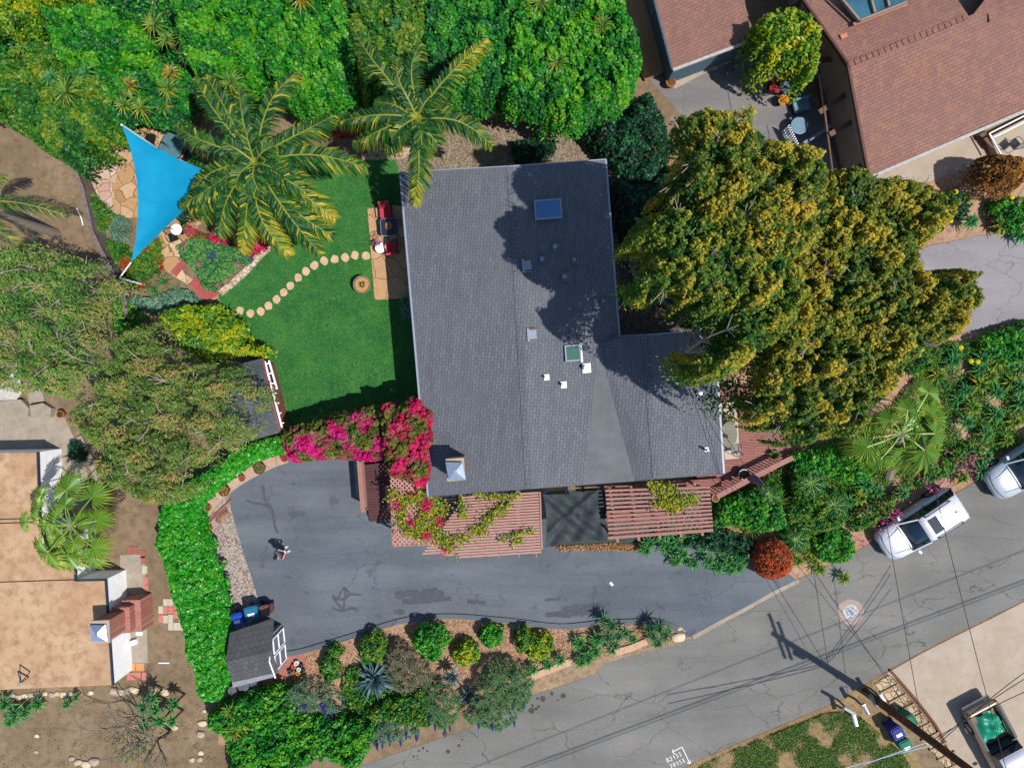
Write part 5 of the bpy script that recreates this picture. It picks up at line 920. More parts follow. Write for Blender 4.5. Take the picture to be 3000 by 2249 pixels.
scatter('leaf_litter', [(830, 1990), (890, 1915), (1250, 1815), (1900, 1830), (2000, 1870), (1560, 1975), (1300, 2000), (850, 2060)], 9000, LM('straw', [C(150, 104, 70), C(200, 160, 120), C(226, 190, 150), C(170, 110, 90)]), .12, .035, 'straw and litter over the bed soil', .04, -2)
scatter('leaf_litter', [(1620, 1600), (1780, 1590), (1870, 1590), (1880, 1612), (1780, 1612), (1640, 1612)], 900, LM('rust_leaf', [C(150, 110, 40), C(200, 140, 90), C(226, 170, 140), C(150, 150, 40)]), .14, .08, 'pinkish and yellow succulents along the foot of the shade cloth', .12, -2)
scatter('bank_growth', [(2180, 1560), (2460, 1480), (2700, 1420), (3000, 1290), (3000, 1000), (2760, 1000), (2600, 1200), (2350, 1330), (2100, 1480)], 30000, L_green, .15, .06, 'low green undergrowth covering the street bank', .35, -.5)
scatter('bank_flowers', [(2470, 1560), (2500, 1480), (2640, 1430), (2660, 1480), (2560, 1560), (2500, 1590)], 500, L_pink, .11, .09, 'pink flowers drooping over the bank edge above the white car', .9, .3, z=.4)
scatter('bank_flowers', [(2660, 1370), (2760, 1310), (2900, 1340), (2760, 1430), (2700, 1450)], 380, L_pink, .11, .09, 'pink flowers between the two parked vehicles', .7, .3, z=.4)
scatter('lawn_blades', [(890, 480), (1160, 480), (1200, 700), (1225, 1160), (850, 1230), (815, 1150), (780, 1040), (660, 890), (790, 730), (870, 600)], 60000, LM('grass_blade', [C(20, 92, 44), C(44, 124, 50), C(84, 150, 60), C(150, 160, 90)]), .07, .02, 'short mown grass of the lawn', .03, -3)
# ------------------------------------------------------------------ timber structures round the house
redw = plain('red_brown_timber', C(168, 122, 112), .12, 5, .8); redw2 = plain('pinkish_lattice_timber', C(192, 144, 130), .1, 5, .8); darkdeck = m_planks('dark_deck_boards', C(86, 52, 56), C(100, 62, 64), RZH * 0, .15, 3, .012)
rdeck = m_planks('red_deck_boards', C(150, 94, 88), C(170, 112, 102), R(4), .15, 2.2, .012)
metal_d = plain('dark_metal', C(40, 40, 46), .1, 8, .4, .5, .3); terra = plain('terracotta', C(196, 104, 66), .15, 6, .85); soil = plain('potting_soil', C(120, 84, 56), .3, 12, .95); rust = plain('rusty_iron', C(120, 70, 50), .2, 9, .8)
def lattice(m, corners, z, pitch=.17, w_=.085, th=.015):
    """Diagonal lattice strips clipped to a horizontal quadrilateral."""
    q = [P(a, b, z) for a, b in corners]; A = [(p.x, p.y) for p in q]; lo = (min(p[0] for p in A), min(p[1] for p in A)); hi = (max(p[0] for p in A), max(p[1] for p in A)); D = hi[0] - lo[0] + hi[1] - lo[1]; c = ((lo[0] + hi[0]) / 2, (lo[1] + hi[1]) / 2)
    for s, dz in ((1, 0), (-1, th + .002)):
        d = Vector((1, s, 0)).normalized(); n_ = Vector((-d.y, d.x, 0)); k = -int(D / pitch)
        while k * pitch < D:
            o_ = Vector((c[0], c[1], 0)) + n_ * (k * pitch); ts = []
            for i in range(len(A)):
                x1, y1 = A[i - 1]; x2, y2 = A[i]; ex, ey = x2 - x1, y2 - y1; den = d.x * ey - d.y * ex
                if abs(den) < 1e-9: continue
                t = ((x1 - o_.x) * ey - (y1 - o_.y) * ex) / den; u = ((x1 - o_.x) * d.y - (y1 - o_.y) * d.x) / den
                if 0 <= u <= 1: ts.append(t)
            if len(ts) >= 2 and max(ts) - min(ts) > .05: m.bar(o_ + d * min(ts) + Vector((0, 0, z + dz)), o_ + d * max(ts) + Vector((0, 0, z + dz)), w_, th)
            k += 1
def post(m, px, py, z, w_=.1): c = P(px, py, z); m.box((c.x, c.y, z / 2), (w_, w_, z))
# lattice roof over the entry
lt = thing('lattice_pergola', 'pink-brown lattice roof over the house entry', 'pergola', P(1205, 1520))
m = MB(); lattice(m, [(1145, 1440), (1262, 1436), (1268, 1592), (1151, 1598)], 2.62); m.build('lattice_panel', redw2, lt)
m = MB(); lattice(m, [(1143, 1394), (1212, 1392), (1214, 1436), (1144, 1438)], 2.66); m.build('lattice_panel', redw2, lt)
for a, b in (((1145, 1438), (1151, 1600)), ((1151, 1599), (1270, 1594)), ((1262, 1436), (1269, 1594)), ((1143, 1438), (1262, 1434))): m = MB(); m.bar(P(*a, 2.56), P(*b, 2.56), .08, .09); m.build('beam', redw, lt)
for x, y in ((1150, 1445), (1155, 1592), (1262, 1588)): m = MB(); post(m, x, y, 2.5); m.build('post', redw, lt)
# slatted pergola with a slanting stepped edge
def slats(t_, lst, z, w_, mat, h=.05):
    for a, b in lst: m = MB(); m.bar(P(*a, z), P(*b, z), w_, h); m.build('slat', mat, t_)
sp = thing('slatted_pergola', 'close-slatted red-brown pergola with a stepped slanting edge', 'pergola', P(1430, 1540)); L_ = []
for i in range(22):
    t = i / 21; yr = 1443 + 173 * t; xr = 1578 + 8 * t; xl = 1352 - 4 * i if i < 4 else 1352 - 6.5 * (i - 1.5)
    xl = max(1232, xl); xl = {20: 1300, 21: 1345}.get(i, xl); L_.append(((xl, yr + (xr - xl) * .062), (xr, yr)))
slats(sp, L_, 2.6, .1, redw2)
for x in (1395, 1450, 1510, 1560): m = MB(); m.bar(P(x, 1452, 2.5), P(x + 12, 1632, 2.5), .06, .12); m.build('rafter', redw, sp)
m = MB(); m.bar(P(1582, 1440, 2.64), P(1588, 1608, 2.64), .07, .08); m.build('beam', redw2, sp)
for x, y in ((1400, 1460), (1570, 1450), (1575, 1600), (1420, 1610)): m = MB(); post(m, x, y, 2.45); m.build('post', redw, sp)
tag(sheet('entry_terrace_slab', [(1270, 1440), (1600, 1430), (1600, 1596), (1330, 1606), (1270, 1560)], .05, plain('slab', C(84, 90, 98))), kind='structure')
# open-slatted pergola
op = thing('open_pergola', 'open pergola of widely spaced slats on short rafters', 'pergola', P(1930, 1510)); L_ = []
for i in range(13):
    t = i / 12; L_.append(((1772 + 10 * t, 1432 + 142 * t), (2079 + 10 * t, 1427 + 124 * t - (0 if i else 0)))) if i else None
L_ = [((1773 + 10 * i / 11, 1437 + 12.4 * i), (2080 + 9 * i / 11, 1427 + 11.2 * i)) for i in range(12)]
slats(op, L_, 2.62, .12, redw)
m = MB(); m.bar(P(1780, 1575, 2.62), P(2089, 1552, 2.62), .14, .1); m.build('beam', redw, op)
for i in range(5): x = 1808 + 62 * i; m = MB(); m.bar(P(x - 22, 1428 - 4 * i, 2.5), P(x + 2, 1588 - 5 * i, 2.5), .13, .1); m.build('rafter', redw, op)
for x, y in ((1785, 1450), (1790, 1570), (2075, 1440), (2082, 1550)): m = MB(); post(m, x, y, 2.45, .11); m.build('post', redw, op)
m = MB(); lattice(m, [(1790, 1425), (2075, 1410), (2080, 1560), (1800, 1575)], .3, .2, .03); tag(m.build('wire_grid', metal_d, loc=P(1930, 1500)), 'dark metal grid over the pit under the open pergola', 'grid')
sheet('pit_soil', [(1600, 1440), (1780, 1430), (2090, 1405), (2100, 1560), (1900, 1600), (1600, 1600)], .03, plain('dark_soil', C(52, 66, 62), .4, 6))
m = MB(); m.prism(PP([(1770, 1426), (2110, 1400), (2115, 1425), (1775, 1440)], 1.0), .9, 1.0); m.prism(PP([(1775, 1500), (1960, 1480), (1960, 1520), (1775, 1530)], .5), .4, .5); tag(m.build('walkway', rdeck, loc=P(1900, 1420)), 'red board walkway between the house and open pergola', 'deck')
# dark shade cloth stretched between the pergolas
def cloth(name, label, cor, zs, mat, sag, n=18, cat='shade cloth', pinch=.12, wr=.03):
    q = [P(a, b, z) for (a, b), z in zip(cor, zs)]; vs = []; rr = random.Random(3)
    for i in range(n + 1):
        for j in range(n + 1):
            u, v = i / n, j / n; uu = u + pinch * (0.5 - u) * 4 * v * (1 - v) * 1; vv = v + pinch * (.5 - v) * 4 * u * (1 - u)
            p = q[0] * (1 - uu) * (1 - vv) + q[1] * uu * (1 - vv) + q[2] * uu * vv + q[3] * (1 - uu) * vv
            p.z += -sag * 16 * u * (1 - u) * v * (1 - v) + wr * math.sin(11 * (u - v) + 3 * u) * (u * (1 - u) * 4) + wr * .8 * math.sin(17 * (u + v * .6)) * v + wr * math.exp(-((u - v) * 9) ** 2) * 2 + wr * math.exp(-((u + v * 1.3 - 1) * 10) ** 2) * 2; vs.append(p)
    m = MB(); m.add(vs, [(i * (n + 1) + j, (i + 1) * (n + 1) + j, (i + 1) * (n + 1) + j + 1, i * (n + 1) + j + 1) for i in range(n) for j in range(n)])
    return m, q
t = NT('mesh_cloth'); col = t.ramp(t.noise(2.5, 6, rough=.7), [(.3, C(34, 40, 46)), (.7, C(70, 80, 86))]); t.done(col, .7, .3); mx = t.n('ShaderNodeMixShader'); mx.inputs[0].default_value = .1; tp = t.n('ShaderNodeBsdfTransparent'); t.l(t.b.outputs[0], mx.inputs[1]); t.l(tp.outputs[0], mx.inputs[2]); t.l(mx.outputs[0], t.out.inputs[0])
m, q = cloth('shade_cloth', '', [(1590, 1446), (1754, 1432), (1772, 1582), (1598, 1602)], [2.6, 2.65, 2.6, 2.45], t.m, .16, 34, pinch=.09, wr=.085)
sc_ = thing('shade_cloth', 'dark mesh shade cloth tied between the two pergolas', 'shade cloth', P(1680, 1515)); m.build('cloth', t.m, sc_, sm=True)
for x, y in ((1598, 1442), (1658, 1440), (1756, 1430), (1598, 1604), (1774, 1584)): m = MB(); m.tube([P(x, y, 2.66), P(x + 1, y - 6, 2.7)], .03, 5); m.build('tie', plain('blue_tie', C(40, 50, 170)), sc_)
# blue sail
t = NT('blue_sail_fabric'); t.done(t.ramp(t.noise(1.5, 4), [(.3, C(0, 156, 206, .6)), (.7, C(8, 172, 220, .6))]), .75, .2); tr = t.n('ShaderNodeBsdfTranslucent'); tr.inputs[0].default_value = C(0, 120, 200, .5); mx = t.n('ShaderNodeMixShader'); mx.inputs[0].default_value = .12; t.l(t.b.outputs[0], mx.inputs[1]); t.l(tr.outputs[0], mx.inputs[2]); t.l(mx.outputs[0], t.out.inputs[0])
A_, B_, C_ = P(356, 366, 3.3), P(384, 768, 2.9), P(652, 516, 2.7); m = MB(); n_ = 26; ix = {}
cen_ = (A_ + B_ + C_) / 3
for i in range(n_ + 1):
    for j in range(n_ + 1 - i):
        a = 1 - (i + j) / n_; b = i / n_; c = j / n_; p = A_ * a + B_ * b + C_ * c
        for u, v, e0, e1, kk in ((a, b, A_, B_, .085), (b, c, B_, C_, .012), (a, c, A_, C_, .045)):
            mid = (e0 + e1) / 2; dr_ = cen_ - mid; dr_.z = 0; w0 = 4 * u * v; p += dr_.normalized() * (e1 - e0).length * kk * w0 * (1 - (1 - u - v)) ** 2
        p.z += -.35 * 27 * a * b * c + .02 * math.sin(26 * math.atan2(b, a + .01)) * a + .02 * math.sin(26 * math.atan2(a, b + .01)) * b; ix[i, j] = len(m.v); m.v.append(tuple(p))
for i in range(n_):
    for j in range(n_ - i):
        m.f.append((ix[i, j], ix[i + 1, j], ix[i, j + 1])); m.m.append(0)
        if i + j < n_ - 1: m.f.append((ix[i + 1, j], ix[i + 1, j + 1], ix[i, j + 1])); m.m.append(0)
ws = thing('shade_sail', 'bright blue triangular shade sail over the flagstone patio', 'shade sail', P(420, 560)); m.build('sail', t.m, ws, sm=True)
m = MB(); m.tube([B_, P(352, 812, 2.6)], .035, 6); m.build('tie_rope', white, ws)
m = MB(); m.tube([P(352, 815, 2.6) * 1, tuple(P(352, 815, 2.6).xy) + (0,)], .05, 8); m.tube([A_, tuple(A_.xy) + (0,)], .05, 8); tag(m.build('sail_post', white, loc=tuple(P(352, 815, 2.6).xy) + (0,)), 'white post holding the lower tip of the blue sail', 'post')
# entry deck with lattice rail and steps
ed = thing('entry_deck', 'dark boarded entry deck behind a red-brown lattice railing', 'deck', P(1100, 1430))
m = MB(); m.prism(PP([(1062, 1362), (1150, 1352), (1158, 1490), (1078, 1494)], .8), 0, .8); m.build('platform', darkdeck, ed)
zt = 1.8
for a, b in (((1052, 1348), (1064, 1500)), ((1052, 1347), (1128, 1343)), ((1132, 1425), (1140, 1500))): m = MB(); m.bar(P(*a, zt), P(*b, zt), .24 if a[0] < 1100 and b[0] < 1100 else .18, .05); m.build('handrail', redw, ed)
for a, b in (((1054, 1350), (1065, 1498)), ((1056, 1349), (1128, 1345))):
    m = MB(); pa, pb = P(*a, zt), P(*b, zt); d = pb - pa; Ln = d.length; d.normalize()
    for sgn in (-1, 1):
        k = -1.0
        while k < Ln:
            s0 = max(0, k); s1 = min(Ln, k + .95)
            if s1 > s0 + .05:
                f0 = (s0 - k) / .95; f1 = (s1 - k) / .95; z0, z1 = (.85 + .9 * f0, .85 + .9 * f1) if sgn > 0 else (1.75 - .9 * f0, 1.75 - .9 * f1)
                u = pa + d * s0; v = pa + d * s1; m.bar((u.x, u.y, z0), (v.x, v.y, z1), .02, .04)
            k += .16
    m.build('lattice_panel', redw2, ed)
for i in range(3): m = MB(); c = P(1112 + i, 1500 + i * 9, .6 - .2 * i); m.box((c.x, c.y, .3 - .1 * i), (1.2, .28, .6 - .2 * i), RZH); m.build('step', darkdeck, ed)
for x, y in ((1053, 1349), (1064, 1498), (1126, 1345), (1139, 1498)): m = MB(); post(m, x, y, 1.8, .12); m.build('post', redw, ed)
# arch carrying the bougainvillea
ar = thing('entry_arch', 'timber arch hidden under the magenta bougainvillea', 'arch', P(1000, 1290))
for x, y in ((860, 1300), (1000, 1275), (1120, 1260)): m = MB(); post(m, x, y, 2.0); m.build('post', redw, ar)
m = MB(); m.bar(P(860, 1300, 2.05), P(1130, 1258, 2.05), .1); m.build('beam', redw, ar)
# east deck with railing, rug, table and chairs
edk = thing('side_deck', 'red-brown board deck with slatted railing beside the grey roof', 'deck', P(2200, 1300)); dz = .7
m = MB(); m.prism(PP([(2060, 1130), (2230, 1140), (2330, 1330), (2240, 1390), (2110, 1460), (2040, 1420)], dz), dz - .12, dz); m.build('boards', rdeck, edk)
m = MB(); m.prism(PP([(2066, 1140), (2225, 1148), (2318, 1330), (2110, 1448), (2050, 1420)], .5), 0, dz - .12); m.build('skirt', redw, edk)
rl = [(2323, 1340), (2258, 1372), (2192, 1405), (2100, 1455)]; zr = 1.65
for a, b in zip(rl[:-1], rl[1:]):
    m = MB(); m.bar(P(*a, zr), P(*b, zr), .26, .05); m.build('handrail', redw, edk)
    pa, pb = P(*a, zr), P(*b, zr); n_ = int((pb - pa).length / .17)
    m = MB()
    for i in range(n_ + 1): p = pa.lerp(pb, i / max(1, n_)); m.box((p.x, p.y, (zr + dz) / 2), (.04, .04, zr - dz - .06), R(28))
    m.build('balustrade_bars', redw, edk)
m = MB(); m.prism(PP([(2108, 1178), (2158, 1178), (2168, 1342), (2124, 1346)], dz + .015), dz, dz + .015); tag(m.build('outdoor_rug', plain('beige_rug', C(206, 188, 172), .06, 12, .95), loc=P(2138, 1260, dz)), 'beige outdoor rug on the red deck', 'rug')
def slat_table(c, sx, sy, z0, top, mat, name, label, leg=.7):
    t_ = thing(name, label, 'table', (c[0], c[1], z0)); m = MB(); m.lathe((c[0], c[1], z0 + top), [(1, 0), (1.02, .02), (1, .04)], 28, sx=sx, sy=sy); m.build('tabletop', mat, t_)
    for u, v in ((1, 1), (-1, 1), (1, -1), (-1, -1)): m = MB(); m.box((c[0] + u * sx * .5, c[1] + v * sy * .5, z0 + top / 2), (.06, .06, top)); m.build('leg', metal_d, t_)
    return t_
c = P(2135, 1273, dz + .75); slat_table(c, .43, .68, dz, .74, m_planks('weathered_slats', C(140, 140, 120), C(160, 158, 140), 0, .06, 3, .008), 'patio_table', 'grey slatted oval table half under the grey eave')
def wire_chair(cx, cy, rz, z0, label, mat=metal_d, seatm=None, group=None, name='metal_chair', s=1.0):
    t_ = thing(name, label, 'chair', (cx, cy, z0), rz, group); seatm = seatm or mat
    m = MB(); m.prism(rrect(0, 0, .48 * s, .46 * s, .08), .42, .45); m.build('seat', seatm, t_, local=True)
    m = MB(); m.tube([(-.24, -.22, .44), (-.25, -.3, .85), (-.12, -.36, .95), (.12, -.36, .95), (.25, -.3, .85), (.24, -.22, .44)], .018, 6)
    for k in range(6): x = -.18 + k * .072; m.tube([(x, -.23, .46), (x, -.35, .92)], .008, 4)
    m.build('backrest', mat, t_, local=True)
    for u in (-1, 1):
        m = MB(); m.tube([(u * .25, -.24, .66), (u * .29, 0, .67), (u * .27, .2, .62), (u * .24, .2, .0)], .016, 6); m.build('armrest', mat, t_, local=True)
        m = MB(); m.tube([(u * .24, -.22, .44), (u * .25, -.27, 0)], .016, 6); m.build('leg', mat, t_, local=True)
    return t_
c = P(2125, 1232, dz); wire_chair(c.x, c.y, R(190), dz, 'dark metal chair at the upper end of the slatted oval table', group='dark metal chairs at the oval table'); c = P(2146, 1312, dz); wire_chair(c.x, c.y, R(12), dz, 'dark metal chair at the lower end of the slatted oval table', group='dark metal chairs at the oval table')
m = MB(); c = P(2126, 1277, dz + .8); m.lathe((c.x, c.y, dz + .785), [(.03, 0), (.09, .04), (.11, .1), (.09, .1), (.02, .03)], 12); tag(m.build('planter_bowl', rust, loc=c), 'small rusty bowl on the grey oval table', 'bowl')
# folded parasol, its blue pot, small things on the rail
c = P(2210, 1402, 2.0); t_ = thing('parasol', 'folded mauve parasol leaning over the deck railing', 'parasol', (c.x, c.y, .7)); m = MB(); a = P(2196, 1395, 1.2); b = P(2238, 1420, 2.7); pts = [a.lerp(b, k / 6) for k in range(7)]; m.tube(pts, [.05, .2, .24, .2, .17, .1, .02], 8); m.build('canopy', plain('mauve_cloth', C(128, 104, 132), .2, 5, .9), t_); m = MB(); m.tube([P(2190, 1392, .7), b], .025, 6); m.build('pole', metal_d, t_)
def pot(px, py, z0, r, h, mat, label, leaf=None, name='flower_pot', cat='pot', group=None, lr=None, fill=soil):
    c = P(px, py, z0 + h); t_ = thing(name, label, cat, (c.x, c.y, z0), group=group); m = MB(); m.lathe((c.x, c.y, z0), [(r * .72, 0), (r * .95, h * .85), (r * 1.05, h * .86), (r * 1.05, h), (r * .9, h), (r * .88, h * .8)], 18); m.build('pot', mat, t_)
    m = MB(); m.lathe((c.x, c.y, z0 + h * .86), [(r * .87, 0), (r * .86, .012)], 16); m.build('soil', fill, t_)
    if leaf:
        rg = np.random.default_rng(nseed()); a, b = rosette_arrays((c.x, c.y, z0 + h * .85), lr or r * 1.1, 22, .07, .8, rg, .5, seg=2); quads('foliage', np.array(a), np.clip(np.array(b), 0, 1), [leaf], t_)
    return t_
pot(2180, 1390, .7, .28, .5, plain('blue_glaze', C(70, 120, 134), .1, 4, .3, .6), 'round blue-green pot beside the folded parasol'); pot(2097, 1459, 1.3, .2, .3, plain('pale_wood_pot', C(196, 150, 104)), 'pale round tub on the end of the deck railing', name='tub'); pot(2268, 1332, .7, .2, .3, terra, 'potted agave in the corner of the red deck', L_agave, lr=.45); pot(2172, 1417, 1.3, .12, .16, terra, 'small terracotta pot under the folded parasol')
# ------------------------------------------------------------------ retaining wall, pots, lumber, bins
strip('retaining_wall', [(596, 1498), (618, 1472), (648, 1440), (690, 1405), (740, 1375), (790, 1352), (842, 1336)], .62, 0, .42, capm, kind=None, label='curved low wall with flagstone cap between hedge and driveway', cat='wall')
strip('wall_lip', [(612, 1508), (634, 1482), (662, 1452), (700, 1421), (750, 1391), (800, 1366), (850, 1348)], .16, 0, .36, concm, kind=None, label='pale rendered lip along the foot of the curved wall', cat='edging')
strip('retaining_wall', [(1248, 318), (1320, 300), (1440, 338), (1560, 332), (1615, 326)], .3, 0, .8, plain('tan_render', C(176, 150, 124)), label='tan retaining wall between red mulch and gravel yard', cat='wall', n=2)
strip('low_wall', [(1835, 700), (1850, 800), (1862, 830), (1915, 870), (2000, 930), (2040, 960)], .22, 0, .5, conc2, label='angled grey concrete wall between the roof and the large tree', cat='wall', n=1)
strip('stone_edging', [(648, 860), (690, 825), (735, 782), (760, 752), (795, 722)], .34, 0, .16, m_cells('pale_rubble', [C(226, 200, 172), C(240, 222, 200), C(200, 170, 140)], C(140, 110, 90), 4.5, .05, .2), label='pale stone edging between flower bed and lawn', cat='edging')
strip('edging_slab', [(1545, 1985), (1610, 1960), (1690, 1928)], .36, 0, .12, plain('pink_slab', C(206, 166, 138)), label='long pinkish edging slab under the agaves by the street', cat='slab', n=1)
strip('edging_slab', [(1798, 1910), (1850, 1895), (1895, 1876)], .36, 0, .12, plain('pink_slab', C(206, 166, 138)), label='shorter pinkish edging slab near the driveway mouth', cat='slab', n=1)
strip('border_curb', [(1890, 1440 - 1440 + 330), (1925, 400), (1960, 480)], .3, 0, .2, plain('terracotta_blocks', C(210, 150, 110), .2, 4), label='broken tan block border below the terracotta pot', cat='edging', n=1)
strip('concrete_curb', [(235, 1278), (262, 1330), (285, 1380), (305, 1430)], .34, 0, .2, conc2, label='weathered concrete kerb beside the dark glossy bush', cat='kerb', n=1)
for px, py, r, h, lf, lb, mt in ((759, 1372, .3, .42, L_agave, 'large dark tub of blue-green succulents on the curved wall', rust), (708, 1401, .17, .26, None, 'empty terracotta pot in the middle of the curved wall', terra), (655, 1438, .28, .42, L_palmy, 'large tub of yellowish succulents on the curved wall', rust), (608, 1488, .17, .26, L_green, 'terracotta pot near the lower end of the curved wall', terra), (606, 1550, .22, .4, None, 'terracotta pot tucked against the hedge by the gravel', terra), (833, 1342, .2, .3, L_redbr, 'terracotta pot under the magenta bougainvillea', terra)):
    pot(px, py, .42 if py < 1500 else .03, r, h, mt, lb, lf)
pot(175, 1213, .02, .2, .4, terra, 'terracotta pot at the corner of the paved courtyard', L_dark); pot(1966, 240, .1, .26, .4, terra, 'terracotta pot on the pale walk below the brown annexe', L_orange, lr=.15)
pot(1060, 833, .02, .46, .62, plain('grey_barrel_wood', C(128, 122, 116), .2, 6, .85), 'half-barrel planter on the lawn beside the patio', L_dark, name='barrel_planter', cat='planter', lr=.28, fill=plain('bark_mulch', C(200, 150, 90), .2, 9, .9))
lum = [((608, 1525), (665, 1475), .12, 0, C(150, 96, 86)), ((612, 1528), (650, 1492), .1, 0, C(110, 72, 62)), ((640, 1500), (678, 1464), .1, .04, C(166, 110, 104)), ((632, 1512), (662, 1488), .16, .05, C(140, 96, 80)), ((638, 1520), (668, 1498), .18, .1, C(150, 112, 84)), ((634, 1528), (662, 1510), .2, .05, C(150, 92, 78)), ((645, 1524), (670, 1502), .14, .14, C(168, 128, 96))]
for i, (a, b, w_, z, cl) in enumerate(lum): m = MB(); m.bar(P(*a, .08 + z), P(*b, .08 + z), w_, .04); tag(m.build('plank', plain('plank_%d' % i, cl), loc=P(*a, 0), bev=.004), '%s timber offcut from the curved wall, in the small pile on the gravel' % ordn(i), 'plank', 'timber offcuts on the gravel')
def wheelie(px, py, rz, body, lid, label, group, h=1.0, w_=.58, d_=.6, lab=True, z0=.02):
    c = P(px, py, h); t_ = thing('wheelie_bin', label, 'bin', (c.x, c.y, z0), rz, group)
    m = MB(); m.add([(-w_ * .42, -d_ * .4, .04), (w_ * .42, -d_ * .4, .04), (w_ * .42, d_ * .4, .04), (-w_ * .42, d_ * .4, .04), (-w_ / 2, -d_ / 2, h - .06), (w_ / 2, -d_ / 2, h - .06), (w_ / 2, d_ / 2, h - .06), (-w_ / 2, d_ / 2, h - .06)], [(3, 2, 1, 0), (0, 1, 5, 4), (1, 2, 6, 5), (2, 3, 7, 6), (3, 0, 4, 7)]); m.build('body', body, t_, local=True)
    m = MB(); m.prism(rrect(0, .01, w_ + .06, d_ + .07, .09), h - .06, h - .02); m.prism(rrect(0, .01, w_ - .06, d_ - .06, .08), h - .02, h + .02); ld_ = m.build('lid', lid, t_, local=True, bev=.012)
    m = MB(); m.tube([(-w_ * .4, d_ / 2 + .06, h - .08), (w_ * .4, d_ / 2 + .06, h - .08)], .02, 6); m.build('handle', body, t_, local=True)
    if lab: m = MB(); m.box((0, -d_ * .12, h + .026), (w_ * .55, .16, .006)); m.build('sticker', white, ld_, local=True)
    for u in (-1, 1): m = MB(); m.tube([(u * w_ * .38, d_ * .42, .11), (u * w_ * .5, d_ * .42, .11)], .1, 12); m.build('wheel', metal_d, t_, local=True)
    return t_
bl = plain('blue_plastic', C(28, 76, 190), .06, 3, .35, .5); te = plain('teal_plastic', C(30, 116, 150), .06, 3, .6, .25); br_ = plain('brown_plastic', C(130, 84, 76), .06, 3, .4, .5); gr_ = plain('green_plastic', C(26, 120, 96), .06, 3, .65, .2); nb = plain('navy_plastic', C(36, 56, 140), .06, 3, .65, .2)
wheelie(694, 1816, R(14), bl, bl, 'blue wheeled bin against the storage shed', 'bins beside the storage shed'); wheelie(736, 1796, R(11), te, te, 'teal wheeled bin between the blue and brown bins', 'bins beside the storage shed', w_=.66, h=1.08); wheelie(776, 1790, R(12), br_, br_, 'smaller brown wheeled bin nearest the shed doors', 'bins beside the storage shed', w_=.48, d_=.5, h=.9, lab=False)
wheelie(2632, 2148, R(28), nb, nb, 'navy blue wheeled bin in the dry grass by the flagstone steps', 'bins by the flagstone steps'); wheelie(2656, 2186, R(24), gr_, gr_, 'green wheeled bin beside the navy one', 'bins by the flagstone steps')
wheelie(2668, 2112, R(-150), gr_, gr_, 'green wheeled bin half hidden under the utility pole', 'bins by the flagstone steps', lab=False)
for px, py, r, lb in ((712, 2008, .3, 'larger round black rubbish bin behind the storage shed'), (680, 2022, .22, 'smaller black rubbish bin beside the hedge end')):
    c = P(px, py, .8); t_ = thing('rubbish_bin', lb, 'bin', (c.x, c.y, 0), group='black bins behind the shed'); m = MB(); m.lathe((c.x, c.y, 0), [(r * .8, 0), (r, .8), (r * .92, .8), (r * .75, .1)], 20); m.build('body', plain('black_plastic', C(40, 44, 50), .1, 5, .5, .4), t_); m = MB(); m.lathe((c.x, c.y, .78), [(r * 1.06, 0), (r * 1.08, .03), (r * .94, .04)], 20); m.build('rim', plain('grey_plastic', C(96, 100, 108)), t_)
m = MB(); m.prism(rrect(0, 0, .5, .75, .1), 0, .6); c = P(738, 2000, .6); o = tag(m.build('storage_box', plain('slate_plastic', C(88, 104, 110)), local=True, bev=.03), 'grey-green plastic box beside the black rubbish bins', 'box'); o.location = (c.x, c.y, .03); o.rotation_euler = (0, 0, R(10))
jc = [(868, 1942, C(240, 240, 245)), (880, 1950, C(60, 60, 70)), (860, 1952, C(220, 120, 40)), (875, 1960, C(230, 230, 220)), (885, 1965, C(50, 56, 66)), (856, 1962, C(90, 60, 50)), (872, 1972, C(200, 160, 60)), (848, 1968, C(70, 80, 90))]
for i, (x, y, cl) in enumerate(jc): c = P(x, y, .25); m = MB(); m.lathe((c.x, c.y, .03), [(.09, 0), (.14, .1), (.12, .24), (.07, .26), (.05, .12)], 10); tag(m.build('garden_pot', plain('pot_%d' % i, cl), loc=(c.x, c.y, .03)), '%s little pot from the shed doors in the jumble on red paving' % ordn(i), 'pot', 'jumble of little pots by the storage shed')
# ------------------------------------------------------------------ patio furniture on the lawn side
red = plain('red_cushion', C(206, 64, 84), .06, 5, .9); pz = .06
def cushion_chair(cx, cy, rz, label):
    t_ = thing('patio_chair', label, 'chair', (cx, cy, pz), rz, 'red cushioned patio chairs')
    m = MB(); m.prism(rrect(0, 0, .62, .58, .07), .34, .46); m.build('seat_cushion', red, t_, local=True, bev=.03)
    m = MB(); m.box((0, .34, .72), (.6, .12, .62), rot=Euler((R(-16), 0, 0))); m.build('back_cushion', red, t_, local=True, bev=.04)
    for u in (-1, 1): m = MB(); m.box((u * .35, 0, .6), (.05, .62, .05)); m.build('armrest', metal_d, t_, local=True)
    for u in (-1, 1):
        for v in (-1, 1): m = MB(); m.box((u * .33, v * .27, .3), (.04, .04, .6)); m.build('leg', metal_d, t_, local=True)
c = P(1130, 622, .5); cushion_chair(c.x, c.y, R(5), 'red cushioned chair on the upper side of the dark square table'); c = P(1147, 726, .5); cushion_chair(c.x, c.y, R(190), 'red cushioned chair below the dark square table')
c = P(1141, 665, .75); t_ = thing('square_table', 'dark square table with rounded corners on the flagstone patio', 'table', (c.x, c.y, pz)); nav = plain('dark_tabletop', C(36, 46, 66), .08, 4, .35, .5)
